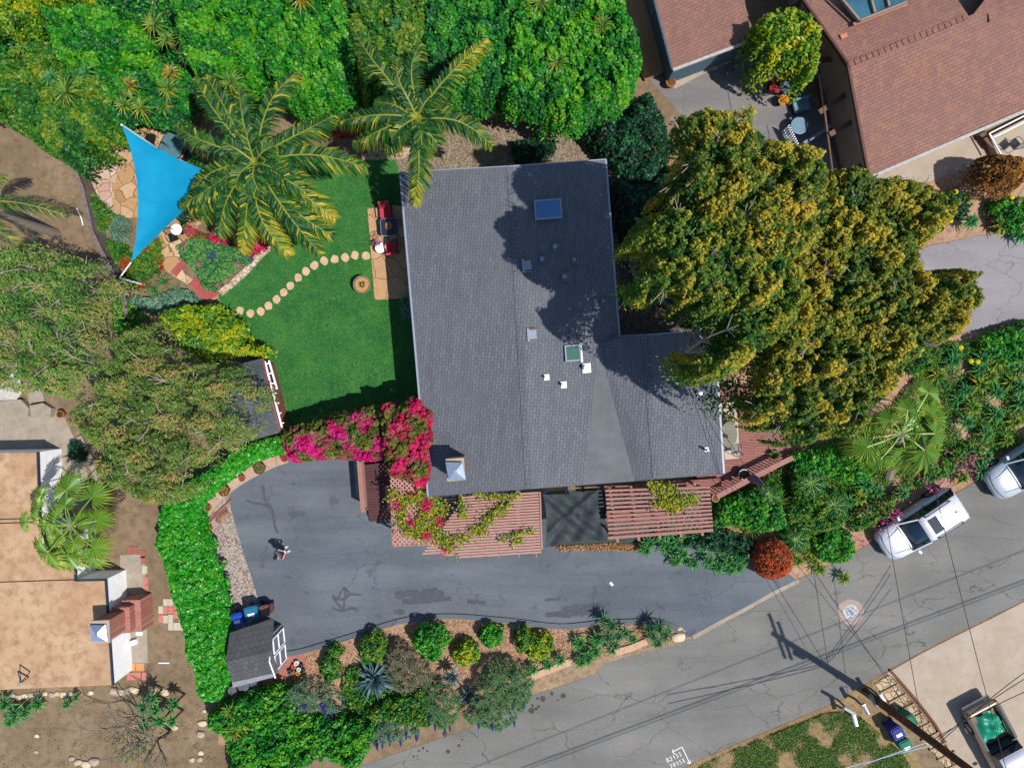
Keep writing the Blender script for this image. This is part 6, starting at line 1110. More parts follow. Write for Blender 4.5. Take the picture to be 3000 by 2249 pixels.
m = MB(); m.prism(rrect(c.x, c.y, .9, .9, .14, rz=R(4)), .74, .77); tt = m.build('tabletop', nav, t_); m = MB(); R0 = rrect(c.x, c.y, .93, .93, .15, rz=R(4)); R0.append(R0[0]); m.tube([(x, y, .765) for x, y in R0], .016, 6); m.build('rim', plain('light_rim', C(150, 160, 176)), tt)
for u in (-1, 1):
    for v in (-1, 1): m = MB(); m.box((c.x + u * .36, c.y + v * .36, .4), (.05, .05, .68)); m.build('leg', metal_d, t_)
m = MB(); m.lathe((c.x - .02, c.y + .03, .771), [(.08, 0), (.15, .03), (.19, .09), (.17, .09), (.06, .03)], 20, sy=1.25); o = m.build('bowl', plain('copper_bowl', C(176, 96, 56), .1, 6, .4, .5)); tag(o, 'copper bowl of sweets on the dark square table', 'bowl')
m = MB(); rr = random.Random(4)
for k in range(7): a = rr.uniform(0, 6.28); q_ = Vector((c.x - .02 + math.cos(a) * .07, c.y + .03 + math.sin(a) * .1, .84)); m.box(tuple(q_), (.09, .03, .03), rr.uniform(0, 3))
m.build('sweets', plain('yellow_sweets', C(214, 180, 60)), o)
def round_table(px, py, z, r, mat, label, group=None, z0=0):
    c = P(px, py, z); t_ = thing('round_table', label, 'table', (c.x, c.y, z0), group=group); m = MB(); m.lathe((c.x, c.y, z - .03), [(r * .98, 0), (r, .01), (r, .03), (r * .96, .035)], 28); m.build('tabletop', mat, t_); m = MB(); m.tube([(c.x, c.y, z0), (c.x, c.y, z - .03)], .03, 8); m.lathe((c.x, c.y, z0), [(r * .6, 0), (r * .55, .02), (.04, .05)], 16); m.build('pedestal', metal_d, t_); return t_
tb = round_table(1114, 726, .6, .28, white, 'small round white table beside the lower red chair', z0=pz)
c = P(1111, 713, .62); t_ = thing('orchid', 'pink flowering orchid on the small white table', 'plant', (c.x, c.y, .6)); m = MB(); m.lathe((c.x, c.y, .605), [(.05, 0), (.08, .12), (.06, .12)], 12); m.build('pot', metal_d, t_)
rg = np.random.default_rng(5); p_ = np.array([c.x, c.y, .95]) + rg.normal(size=(60, 3)) * (.1, .13, .1); quads('petals', leafV(p_, rg.normal(size=(60, 3)) + (0, 0, 1.5), .1, .08, rg), rg.uniform(0, 1, 60), [LM('orchid_petal', [C(190, 120, 170), C(226, 170, 206)])], t_)
m = MB(); [m.tube([(c.x, c.y, .7), (c.x + .05 * k, c.y + .06, .85), (c.x + .08 * k, c.y - .05, 1.0)], .008, 4) for k in (-1, 0, 1)]; m.build('stems', L_green, t_)
# cantilever stand whose shadow lies on the lawn
SS = near([(726, 916), (763, 926 - 26), (786, 897), (810, 876), (829, 857), (851, 834), (871, 813), (894, 795), (920, 777), (949, 762), (981, 759), (1010, 753), (1040, 748), (1072, 750)], 1080, 740)
SS = near([(703, 910), (734, 918), (764, 912), (786, 896), (810, 877), (831, 857), (851, 837), (873, 813), (896, 795), (921, 778), (950, 764), (981, 759), (1011, 754), (1040, 748), (1072, 749)], 1080, 740)
stm = plain('stepping_stone', C(222, 186, 150), .12, 3, .85)
for i, (x, y) in enumerate(SS):
    rr = random.Random(i); c = P(x, y, .04); pts = [(c.x + .22 * rr.uniform(.84, 1.1) * math.cos(a), c.y + .24 * rr.uniform(.84, 1.1) * math.sin(a)) for a in [k * .698 for k in range(9)]]; pts = [tuple(p) for p in smooth(pts, 3)]
    m = MB(); m.prism(pts, 0, .045); tag(m.build('stepping_stone', stm, loc=(c.x, c.y, 0)), '%s stepping stone across the lawn, counted from the flagstone patio' % ordn(i), 'stepping stone', 'stepping stones across the lawn')
# sail patio furniture
c = P(515, 672, .7); round_table(516, 672, .7, .3, white, 'round white bistro table under the sail edge'); c = P(520, 700, 0); wire_chair(c.x, c.y, R(200), .03, 'dark wire chair beside the white bistro table'); c = P(548, 650, 0); wire_chair(c.x, c.y, R(120), .03, 'dark wire chair between sail and crimson bougainvillea')
glz = plain('smoked_glass', C(90, 130, 140), .2, 3, .15, .7); c = P(505, 425, .72); t_ = thing('glass_table', 'shaded square glass table above the blue sail', 'table', (c.x, c.y, 0)); m = MB(); m.prism(rrect(c.x, c.y, 1.25, 1.1, .22, rz=R(-25)), .7, .72); m.build('tabletop', glz, t_); R0 = rrect(c.x, c.y, 1.27, 1.12, .23, rz=R(-25)); R0.append(R0[0]); m = MB(); m.tube([(x, y, .715) for x, y in R0], .02, 6); m.build('rim', metal_d, t_)
for u in (-1, 1):
    for v in (-1, 1): m = MB(); m.box((c.x + u * .42, c.y + v * .36, .35), (.05, .05, .7)); m.build('leg', metal_d, t_)
for i, (x, y, a, lb) in enumerate(((488, 448, 150, 'pale mesh chair on the sail side of the glass table'), (556, 462, 60, 'dark mesh chair on the palm side of the glass table'), (445, 410, -100, 'dark mesh chair on the terrace side of the glass table'))): c = P(x, y, .3); wire_chair(c.x, c.y, R(a), .03, lb, group='mesh chairs round the glass table', seatm=concm if i == 0 else None, s=1.15)
c = P(588, 490, .4); m = MB(); m.prism(rrect(c.x, c.y, .6, 1.6, .1, rz=R(55)), .3, .4); o = m.build('lounger', plain('grey_cushion', C(150, 150, 150))); tag(o, 'grey lounger cushion under the large feather palm', 'lounger')
m = MB(); m.box((c.x, c.y, .15), (.5, 1.4, .3), R(55)); m.build('frame', metal_d, o)
bk3 = plain('red_step', C(176, 88, 84), .1, 3, .85)
for px, lb in (([(500, 796), (532, 760), (546, 772), (515, 810)], 'upper red step of the flagstone path'), ([(553, 832), (572, 812), (590, 825), (572, 850)], 'middle red step of the garden path'), ([(573, 850), (591, 826), (618, 848), (640, 852), (632, 866), (608, 880), (592, 874)], 'lowest curved red step at the lawn')): m = MB(); pw = PP(px, .1); m.prism(pw, 0, .1); tag(m.build('step', bk3, loc=pw[0]), lb, 'step', 'red steps of the garden path')
# weathered fence, log, hose
fp = [(205, 462), (222, 508), (240, 550), (268, 677), (290, 724), (326, 789), (362, 868), (372, 930)]
fn = thing('fence', 'weathered grey timber fence between bare earth and sail garden', 'fence', P(290, 720)); wood = plain('weathered_wood', C(124, 112, 108), .3, 7, .9)
for a, b in zip(fp[:-1], fp[1:]): m = MB(); pa, pb = P(*a, 1.3), P(*b, 1.3); m.bar(pa, pb, .22, .06); m.build('top_rail', wood, fn); m = MB(); d = (pb - pa); m.box(((pa.x + pb.x) / 2, (pa.y + pb.y) / 2, .63), (d.length, .04, 1.22), math.atan2(d.y, d.x)); m.build('boards', wood, fn)
m = MB(); m.tube([P(225, 610, .04), P(232, 625, .04), P(240, 645, .04), P(243, 660, .04)], .03, 6); tag(m.build('hose', white, loc=P(235, 640)), 'short length of white pipe on bare earth by the fence', 'pipe')
# lumber and slabs under the feathery tree
for i in range(7): m = MB(); m.bar(P(-20 + i * 8, 1180 + i * 5 - 20, .2 + i * .02), P(50 + i * 3, 1110 + i * 9 - 25, .2 + i * .02), .16, .04); tag(m.build('board', plain('bleached_board', C(206, 200, 192)), loc=P(10, 1150)), '%s bleached board of the heap at the edge under the feathery tree' % ordn(i), 'board', 'bleached boards under the feathery tree')
for px, lb, h in (([(-40, 1178), (60, 1170), (85, 1196), (80, 1220), (-40, 1222)], 'long concrete bench slab beside the paved courtyard', .4), ([(86, 1188), (125, 1180), (150, 1196), (146, 1222), (92, 1222)], 'rounded concrete bench slab at the corner of the courtyard', .42), ([(70, 1120), (120, 1130), (130, 1175), (85, 1180)], 'square concrete slab above the rounded bench', .1)): m = MB(); pw = PP(px, h); m.prism(pw, 0, h); tag(m.build('bench_slab', conc2, loc=(pw[0].x, pw[0].y, 0)), lb, 'slab')
# pavers of the left yard
pv = [plain('pink_paver', C(206, 128, 116), .08, 4), plain('cream_paver', C(206, 194, 176), .08, 4), plain('orange_paver', C(214, 156, 98), .08, 4), plain('old_rose_paver', C(170, 100, 88), .08, 4)]
PV = [(471, 1786, 0, 1), (471, 1811, 0, 0), (485, 1765, 0, 1), (485, 1786, 0, 0), (485, 1813, 0, 1), (500, 1765, 0, 1), (500, 1786, 0, 0), (500, 1811, 0, 1), (515, 1775, 0, 0), (515, 1800, 0, 0), (530, 1785, 0, 3), (530, 1810, 0, 0), (545, 1785, 0, 1), (545, 1810, 0, 3), (500, 1834, 0, 1), (515, 1834, 0, 1), (529, 1834, 0, 1), (543, 1832, 0, 0)]
for i, (x, y, a, k_) in enumerate(near(PV, 440, 1770)): m = MB(); c = P(x, y, .03); m.box((c.x, c.y, .02), (.25, .42, .04), R(-1)); tag(m.build('paver', pv[k_], loc=(c.x, c.y, 0)), '%s loose %s paver from the concrete path, in the patch beside the hedge' % (ordn(i), ('pink', 'cream', 'orange', 'dark rose')[k_]), 'paver', 'loose pavers beside the hedge')
PV = [(385, 1953, 2), (411, 1953, 2), (380, 1980, 0), (394, 1979, 0), (408, 1979, 0), (420, 1979, 0), (424, 1668, 1), (426, 1700, 0), (428, 1724, 0), (432, 1748, 1), (420, 1640, 3), (418, 1622, 3), (380, 1612, 3), (396, 1612, 3)]
for i, (x, y, k_) in enumerate(near(PV, 400, 2000)): m = MB(); c = P(x, y, .03); s_ = (.44, .44) if k_ == 2 else (.26, .42); m.box((c.x, c.y, .02), (s_[0], s_[1], .05), R(-1)); tag(m.build('paver', pv[k_], loc=(c.x, c.y, 0)), '%s paver along the edge of the grey path, counted upwards from the stone row' % ordn(i), 'paver', 'pavers edging the grey path')
m = MB(); c = P(389, 1882, .2); m.box((c.x, c.y, .12), (.42, .26, .24), R(18)); tag(m.build('white_box', white, loc=c, bev=.02), 'white box lying on the grey path below the brick chimney', 'box'); m = MB(); c = P(408, 1842, .06); m.box((c.x, c.y, .05), (.34, .66, .08)); tag(m.build('white_board', white, loc=c), 'upright white board beside the brick chimney', 'board')
m = MB(); m.bar(P(465, 1941, .05), P(496, 1941, .05), .06, .03); tag(m.build('white_stick', white, loc=P(480, 1941)), 'white stick lying on bare earth by the hedge', 'stick')
ro = [(4, 2042, .2), (20, 2045, .2), (38, 2040, .26), (55, 2042, .2), (72, 2038, .2), (92, 2036, .24), (110, 2034, .2), (130, 2032, .2), (150, 2036, .22), (165, 2033, .2), (185, 2034, .24), (205, 2032, .2), (230, 2032, .2), (265, 2030, .2), (334, 2024, .3), (348, 2028, .26), (361, 2026, .24), (373, 2024, .26), (384, 2020, .24), (396, 2021, .26), (447, 2025, .26), (467, 2022, .36), (484, 2028, .26), (210, 2222, .2), (228, 2232, .26), (252, 2238, .3), (275, 2230, .34), (440, 12, .5), (515, 12, .4), (480, 40, .45), (500, 45, .3), (425, 50, .35), (470, 25, .3), (598, 2082, .16), (592, 2118, .28), (588, 2150, .28), (510, 2130, .24), (588, 2205, .2), (586, 2224, .2), (562, 2225, .2), (107, 2155, .16), (105, 2202, .14), (2000, 1850, .18), (2004, 1858, .16), (1997, 1860, .2), (1990, 1843, .22), (1988, 1866, .42)]
for i, (x, y, r) in enumerate(ro):
    rr = random.Random(i + 50); c = P(x, y, .05); m = MB(); n_ = 9; prf = [(.75, -.02), (1, .25), (.85, .62), (.35, .8)]; vs = []; js = [rr.uniform(.8, 1.15) for _ in range(n_)]
    for pr_, pz_ in prf:
        for k in range(n_): a = 6.283 * k / n_; vs.append((c.x + r * pr_ * js[k] * math.cos(a), c.y + r * .72 * pr_ * js[k] * math.sin(a), max(0, pz_ * r * .6)))
    fs = [(q * n_ + k, q * n_ + (k + 1) % n_, (q + 1) * n_ + (k + 1) % n_, (q + 1) * n_ + k) for q in range(3) for k in range(n_)] + [tuple(range(3 * n_, 4 * n_))]; m.add(vs, fs)
    g_ = 'pale stones of the rough lawn' if y < 100 else 'stones at the driveway mouth' if x > 1900 else ('stones edging the tan-roofed house' if y < 2060 else 'stones lying on the lower earth yard')
    lb = '%s pale stone ' % ordn(i if i < 23 else (i - 23 if i < 42 else i - 42)) + ('on the rough lawn above the yuccas' if y < 100 else 'among the rocks at the driveway mouth' if x > 1900 else ('of the row below the tan roof, counted towards the hedge' if i < 23 else 'on the lower earth yard, counted from the bare tree'))
    tag(m.build('stone', plain('stone_%d' % (i % 3), (C(214, 184, 148), C(226, 206, 176), C(186, 170, 150))[i % 3], .15, 6), loc=(c.x, c.y, 0), sm=True), lb, 'stone', g_)
# roof aerial of the tan house, service cable
t_ = thing('roof_aerial', 'dark folding aerial standing on the flat tan roof', 'aerial', P(70, 1990, LZ)); m = MB(); q_ = [P(62, 2002, LZ), P(52, 1965, LZ + .5), P(84, 1982, LZ + .4)]; m.tube([q_[0], q_[1]], .025, 5); m.tube([q_[1], q_[2]], .045, 5); m.tube([q_[2], P(60, 2000, LZ)], .025, 5); m.build('mast', metal_d, t_); m = MB(); m.lathe(tuple(P(62, 2000, LZ)), [(.1, 0), (.1, .08), (.03, .1)], 8); m.build('base', galv, t_)
m = MB(); m.tube([P(-80, 1536, 2.4), P(100, 1528, 2.3)], .03, 6); tag(m.build('cable', metal_d, loc=P(0, 1532, 2)), 'dark cable crossing the edge of the flat tan roof', 'cable')
# ------------------------------------------------------------------ yard of the brown house
ly = [((2335, 135), (2480, 90)), ((2370, 180), (2490, 170)), ((2400, 330), (2495, 265)), ((2430, 395), (2510, 350)), ((2462, 520), (2540, 475)), ((2310, 30), (2350, 5))]
pg = thing('patio_pergola', 'brown beams over the shaded yard of the brown house', 'pergola', P(2440, 260))
for a, b in ly: m = MB(); m.bar(P(*a, 1.9), P(*b, 1.9), .26, .12); m.build('beam', plain('brown_beam', C(120, 90, 76)), pg)
m = MB(); m.bar(P(2395, 170, 1.8), P(2440, 520, 1.8), .1, .1); m.build('beam', plain('brown_beam', C(120, 90, 76)), pg)
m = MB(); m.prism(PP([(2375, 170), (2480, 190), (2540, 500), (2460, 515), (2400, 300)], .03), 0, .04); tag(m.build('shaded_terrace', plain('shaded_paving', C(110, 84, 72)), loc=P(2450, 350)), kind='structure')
tb = round_table(2342, 368, .72, .46, plain('blue_grey_top', C(120, 150, 170), .1, 4, .4), 'round blue-grey table beside the white gate'); tb = round_table(2296, 293, .5, .3, plain('orange_top', C(226, 120, 40), .06, 5), 'small bright orange table beside the lemon tree')
for x, y, a, lb, cl in ((2350, 308, 15, 'blue-grey cushioned love seat beside the orange table', C(110, 150, 164)), (2305, 255, 40, 'blue-grey armchair partly under the lemon tree', C(90, 120, 140)), (2468, 318, -20, 'blue-green square seat under the brown beams', C(90, 130, 130)), (2272, 252, -10, 'small red seat partly under the lemon tree', C(170, 30, 60))):
    c = P(x, y, .5); t_ = thing('lounge_chair', lb, 'seat', (c.x, c.y, 0), R(a), 'seats in the shaded yard'); cm2 = plain('seat_%d' % x, cl); big = x > 2330
    m = MB(); m.prism(rrect(0, 0, .85 if big else .6, .62, .08), .3, .46); m.build('seat_cushion', cm2, t_, local=True, bev=.03); m = MB(); m.box((0, .3, .6), (.85 if big else .6, .1, .4)); m.build('back_cushion', cm2, t_, local=True, bev=.03); m = MB(); m.box((0, .02, .15), (.8 if big else .55, .6, .28)); m.build('frame', metal_d, t_, local=True)
t_ = thing('picket_gate', 'small white picket gate beside the round blue-grey table', 'gate', P(2320, 395)); m = MB(); pa, pb = P(2312, 368, 1), P(2338, 420, 1)
for i in range(9): p = pa.lerp(pb, i / 8); m.box((p.x, p.y, .5), (.05, .08, 1.0), R(-60))
m.build('pickets', white, t_); m = MB(); m.bar((pa.x, pa.y, .8), (pb.x, pb.y, .8), .04); m.bar((pa.x, pa.y, .3), (pb.x, pb.y, .3), .04); m.build('rails', white, t_)
m = MB(); m.bar(P(2350, 424, .5), P(2430, 372, .5), .16, .5); tag(m.build('low_wall', plain('lilac_wall', C(150, 150, 170)), loc=P(2390, 400)), 'thin pale wall closing the shaded yard', 'wall')
t_ = thing('white_deck', 'white boarded deck with railing beside the bronze shrub', 'deck', P(2960, 400)); m = MB(); m.prism(PP([(2900, 400), (3100, 300), (3200, 420), (3010, 460), (2930, 470)], .5), 0, .5); m.build('boards', concm, t_)
for o_ in (0, 12): m = MB(); m.bar(P(2898 + o_, 392 + o_, .9), P(3080 + o_, 300 + o_, .9), .07, .07); m.build('rail', white, t_)
m = MB(); m.bar(P(2898, 392, .9), P(2932, 452, .9), .07, .07); m.build('rail', white, t_)
t_ = thing('timber_steps', 'slatted brown steps between the pale terrace and white deck', 'steps', P(2880, 410))
for i in range(9): m = MB(); m.bar(P(2862 + i * 5, 400 + i * 5 - 12, .3 + .02 * i), P(2885 + i * 5, 385 + i * 7, .3 + .02 * i), .1, .04); m.build('tread', plain('brown_beam', C(120, 90, 76)), t_)
wire_chair(P(2955, 430, .5).x, P(2955, 430, .5).y, R(40), .5, 'dark chair on the white deck')
# ------------------------------------------------------------------ vehicles
def car_paint(name, c):
    t = NT(name); m = t.done(c, .38, .4); t.b.inputs['Coat Weight'].default_value = .35; t.b.inputs['Coat Roughness'].default_value = .12; t.b.inputs['Metallic'].default_value = .1; return m
glass = plain('car_glass', C(22, 44, 62), .3, 1.2, .06, .8); tyre = plain('tyre_rubber', C(34, 34, 38), .1, 6, .9); blackp = plain('black_trim', C(28, 34, 60), .1, 6, .5); redl = plain('red_lens', C(180, 24, 30), .05, 6, .2, .6); headl = plain('clear_lens', C(200, 214, 226), .1, 9, .1, .8); rimm = plain('alloy', (.5, .5, .53, 1), .1, 6, .3, .5, .8)
def loft(secs, caps=True):
    """secs: list of lists of points (same length) -> mesh strips along the first axis."""
    m = MB(); n = len(secs[0]); vs = [p for s in secs for p in s]; fs = []
    for i in range(len(secs) - 1):
        for k in range(n - 1): a = i * n + k; fs.append((a, a + n, a + n + 1, a + 1))
    if caps: fs += [tuple(range(n)), tuple(range((len(secs) - 1) * n, len(secs) * n))[::-1]]
    return m.add(vs, fs)
def wheel(t_, x, y, r=.36, w_=.24):
    m = MB(); m.tube([(x, y - w_ / 2, r), (x, y + w_ / 2, r)], r, 20); o = m.build('wheel', tyre, t_, local=True, bev=.02)
    s = 1 if y > 0 else -1; m = MB(); m.tube([(x, y + s * w_ * .3, r), (x, y + s * (w_ / 2 + .006), r)], r * .62, 14); m.build('rim', rimm, o, local=True)
def suv(label, px, py, ang, paint, z0=.012, sunroof=True):
    c = P(px, py, .9); t_ = thing('parked_suv', label, 'car', (c.x, c.y, z0), ang, 'silver vehicles parked along the street')
    # body: stations from tail (-x) to nose (+x); x, half width, sill z, shoulder z, deck z
    st = [(-2.38, .66, .45, .75, .86), (-2.32, .84, .36, .92, .98), (-2.05, .93, .28, .98, 1.02), (-1.2, .95, .24, 1.0, 1.04), (0, .95, .22, .99, 1.02), (.95, .95, .24, .98, 1.02), (1.3, .945, .26, .96, 1.06), (1.8, .92, .28, .9, 1.02), (2.15, .85, .3, .8, .94), (2.33, .70, .36, .68, .82), (2.42, .5, .44, .6, .7)]
    secs = []
    for x, w_, z1, z2, z3 in st: secs.append([(x, -w_ * .93, z1), (x, -w_, z1 + .18), (x, -w_, z2 - .1), (x, -w_ * .955, z2), (x, -w_ * .6, z3), (x, 0, z3 + .03), (x, w_ * .6, z3), (x, w_ * .955, z2), (x, w_, z2 - .1), (x, w_, z1 + .18), (x, w_ * .93, z1)])
    loft(secs).build('body', paint, t_, local=True, sm=True)
    # cabin: glass house with a painted roof
    gl = []
    for x, w_, z in ((-2.3, .80, 1.02), (-2.24, .78, 1.15), (-2.06, .72, 1.5), (-1.5, .71, 1.61), (-.3, .70, 1.64), (.28, .68, 1.58), (.62, .72, 1.4), (1.18, .80, 1.04)):
        b = .82 if x > -2.05 else .84; gl.append([(x, -max(w_, b), 1.0), (x, -w_ - .02, z * .55 + .45), (x, -w_, z - .04), (x, 0, z), (x, w_, z - .04), (x, w_ + .02, z * .55 + .45), (x, max(w_, b), 1.0)])
    loft(gl).build('window_glass', glass, t_, local=True, sm=True)
    rf_ = []
    for x, w_, z in ((-2.08, .68, 1.55), (-1.95, .72, 1.60), (-1.5, .73, 1.645), (-.3, .72, 1.675), (.1, .70, 1.65), (.32, .66, 1.59)): rf_.append([(x, -w_, z - .07), (x, -w_ * .9, z - .01), (x, -w_ * .4, z + .015), (x, 0, z + .02), (x, w_ * .4, z + .015), (x, w_ * .9, z - .01), (x, w_, z - .07)])
    roof = loft(rf_).build('roof', paint, t_, local=True, sm=True)
    for u in (-1, 1):
        m = MB(); m.tube([(-1.6, u * .66, 1.68), (-1.4, u * .67, 1.73), (-.2, u * .66, 1.75), (0, u * .64, 1.69)], .034, 6); m.build('roof_rail', blackp, roof, local=True)
        m = MB(); m.bar((.3, u * .69, 1.57), (1.2, u * .83, 1.05), .07, .05); m.build('pillar', paint, t_, local=True)
        m = MB(); m.bar((-.55, u * .735, 1.6), (-.5, u * .9, 1.03), .06, .04); m.build('pillar', blackp, t_, local=True)
        m = MB(); m.bar((-2.04, u * .73, 1.52), (-2.3, u * .82, 1.0), .09, .05); m.build('pillar', paint, t_, local=True)
        m = MB(); m.box((.95, u * 1.05, 1.03), (.16, .24, .15), u * .2); m.build('mirror', paint, t_, local=True, bev=.04)
        m = MB(); m.add([(2.0, u * .87, .72), (2.3, u * .68, .66), (2.36, u * .5, .70), (2.22, u * .55, .86), (1.95, u * .84, .90)], [(0, 1, 2, 3, 4)]); m.build('headlight', headl, t_, local=True)
        m = MB(); m.box((-2.3, u * .76, .92), (.1, .18, .22), -u * .4); m.build('tail_light', redl, t_, local=True, bev=.02)
        for x in (-1.42, 1.42): wheel(t_, x, u * .84)
        for x in (-.95, .1): m = MB(); m.box((x, u * .955, .86), (.18, .02, .03)); m.build('door_handle', rimm, t_, local=True)
    if sunroof: m = MB(); m.prism(rrect(-.28, 0, .52, .84, .05), 1.65, 1.70); m.build('sunroof', glass, roof, local=True)
    for y in (-.34, -.12, .12, .34): m = MB(); m.bar((-1.8, y, 1.655), (-.62, y, 1.695), .03, .02); m.build('roof_rib', rimm, roof, local=True)
    m = MB(); m.tube([(-1.45, .0, 1.66), (-1.62, 0, 1.74)], .02, 6); m.build('aerial', blackp, roof, local=True)
    for u in (-1, 1): m = MB(); m.tube([(1.3, u * .62, 1.07), (1.8, u * .5, 1.035), (2.2, u * .42, .915)], .012, 5); m.build('bonnet_crease', blackp, t_, local=True)
    m = MB(); m.tube([(2.12, -.78, .90), (2.27, -.4, .885), (2.3, 0, .885), (2.27, .4, .885), (2.12, .78, .90)], .012, 5); m.build('bonnet_gap', blackp, t_, local=True)
    m = MB(); m.bar((1.24, -.7, 1.075), (1.24, .7, 1.075), .05, .02); m.build('wiper_cowl', blackp, t_, local=True)
    m = MB(); m.box((2.39, 0, .5), (.1, 1.0, .16)); m.build('grille', blackp, t_, local=True); m = MB(); m.box((-2.37, 0, .5), (.1, 1.4, .2)); m.build('rear_bumper', blackp, t_, local=True, bev=.03); return t_
for p_, lb, a in (((2702, 1537), 'white SUV with a dark sunroof parked beside the planted bank', R(180 + 33)), ((3020, 1360), 'silver vehicle cut by the picture edge, its bonnet towards the agaves', R(180 + 33))): suv(lb, p_[0], p_[1], a, car_paint('pearl_paint' if p_[0] < 2900 else 'silver_paint', C(226, 228, 238) if p_[0] < 2900 else C(190, 198, 212)))
def pickup(label, px, py, ang, paint):
    c = P(px, py, .9); t_ = thing('pickup_truck', label, 'truck', (c.x, c.y, .034), ang)
    st = [(-2.75, .80, .5, .95, .97), (-2.68, .88, .42, 1.0, 1.04), (-2.4, .91, .36, 1.03, 1.06)]
    def sec(x, w_, z1, z2): return [(x, -w_ * .93, z1), (x, -w_, z1 + .2), (x, -w_, z2 - .1), (x, -w_ * .96, z2)]
    for u in (-1, 1):
        s_ = [[(x, u * abs(y), z) for x, y, z in sec(x, w_, .42, z2)] + [(x, u * (w_ - .14), z2), (x, u * (w_ - .14), .62)] for x, w_, z2 in ((-2.7, .86, 1.04), (-2.5, .9, 1.07), (-1.0, .92, 1.07), (-.62, .92, 1.07))]; loft(s_).build('bed_side', paint, t_, local=True, sm=False, bev=.02)
    m = MB(); m.box((-2.72, 0, .8), (.1, 1.5, .5)); m.build('tailgate', paint, t_, local=True, bev=.02); m = MB(); m.box((-1.65, 0, .6), (2.05, 1.52, .06)); m.build('bed_floor', m_planks('bed_planks', C(140, 104, 76), C(160, 122, 90), ang, .12, 2), t_, local=True); m = MB(); m.box((-.6, 0, .86), (.08, 1.54, .5)); m.build('bed_front', blackp, t_, local=True)
    for u in (-1, 1): m = MB(); m.box((-1.65, u * .84, 1.085), (2.0, .13, .03)); m.build('bed_rail', blackp, t_, local=True)
    s_ = [[(x, -w_ * .93, z1), (x, -w_, z1 + .2), (x, -w_, z2 - .1), (x, -w_ * .95, z2), (x, 0, z3), (x, w_ * .95, z2), (x, w_, z2 - .1), (x, w_, z1 + .2), (x, w_ * .93, z1)] for x, w_, z1, z2, z3 in ((-.55, .92, .3, 1.06, 1.06), (.6, .92, .3, 1.04, 1.06), (1.3, .92, .32, 1.0, 1.08), (2.1, .9, .34, .94, 1.02), (2.5, .8, .4, .82, .9), (2.62, .6, .45, .7, .74))]
    loft(s_).build('body', paint, t_, local=True, sm=True)
    s_ = [[(x, -b, 1.02), (x, -w_, z - .04), (x, 0, z), (x, w_, z - .04), (x, b, 1.02)] for x, w_, b, z in ((-.5, .76, .84, 1.3), (-.38, .70, .84, 1.64), (.75, .68, .84, 1.66), (1.38, .74, .84, 1.08))]; loft(s_).build('window_glass', glass, t_, local=True)
    s_ = [[(x, -w_, z - .05), (x, -w_ * .85, z), (x, 0, z + .02), (x, w_ * .85, z), (x, w_, z - .05)] for x, w_, z in ((-.42, .72, 1.66), (.1, .73, 1.70), (.78, .69, 1.68))]; loft(s_).build('roof', car_paint('white_roof', C(220, 220, 235)), t_, local=True, sm=True)
    for u in (-1, 1):
        m = MB(); m.box((-2.7, u * .83, .86), (.08, .14, .3)); m.build('tail_light', redl, t_, local=True)
        for x in (-1.75, 1.65): wheel(t_, x, u * .82, .38)
        m = MB(); m.box((.95, u * 1.04, 1.08), (.14, .22, .18)); m.build('mirror', blackp, t_, local=True, bev=.03)
    m = MB(); m.box((-2.85, 0, .5), (.16, 1.6, .14)); m.build('rear_bumper', rimm, t_, local=True, bev=.03); return t_
ta = R(-62); pickup('tan pickup truck with a green tarpaulin in its bed', 2945, 2205, ta, car_paint('tan_paint', C(206, 182, 152)))
rg = np.random.default_rng(12); c = P(2945, 2205, .9); n_ = 20; m = MB(); vs = []
for i in range(n_ + 1):
    for j in range(n_ + 1):
        u, v = (i / n_ - .5), (j / n_ - .5); r = math.hypot(u, v) * 2; x = -1.55 + u * 1.45; y = v * 1.3; vs.append((x, y, .66 + max(0, (1 - r * .9)) * .42 + .07 * math.sin(9 * u + 4 * v) * math.cos(11 * v - 3 * u) + .04 * math.sin(23 * u * v + 14 * u)))
m.add(vs, [(i * (n_ + 1) + j, (i + 1) * (n_ + 1) + j, (i + 1) * (n_ + 1) + j + 1, i * (n_ + 1) + j + 1) for i in range(n_) for j in range(n_)]); o = m.build('tarpaulin', plain('green_tarpaulin', C(10, 150, 118), .12, 4, .4, .5), local=True); o.location = (c.x, c.y, .03); o.rotation_euler = (0, 0, ta); tag(o, 'crumpled green tarpaulin in the bed of the tan truck', 'tarpaulin')
# ------------------------------------------------------------------ street things
t_ = thing('manhole_cover', 'round patterned manhole cover in a pale concrete collar', 'manhole cover', P(2491, 1792)); c = P(2491, 1792); m = MB(); m.prism([(c.x + .74 * math.cos(a), c.y + .7 * math.sin(a)) for a in [k * .1745 for k in range(36)]], .0, .018); m.build('collar', plain('pinkish_collar', C(176, 156, 146), .12, 3, .9), t_)
t = NT('cast_iron_lid'); v = t.vor(9, 'DISTANCE_TO_EDGE'); t.done(t.ramp(v, [(.05, C(110, 116, 126)), (.2, C(206, 212, 222))]), .6, .4); m = MB(); m.prism([(c.x + .36 * math.cos(a), c.y + .36 * math.sin(a)) for a in [k * .2 for k in range(31)]], .0, .026); lid = m.build('lid', t.m, t_); m = MB(); m.tube([(c.x + .38 * math.cos(a), c.y + .38 * math.sin(a), .022) for a in [k * .1745 for k in range(37)]], .014, 4, cap=False); m.build('ring', white, lid); m = MB(); m.box((c.x + .03, c.y, .03), (.1, .3, .008), R(40)); m.build('plate', plain('grey_plate', C(110, 112, 116)), lid)
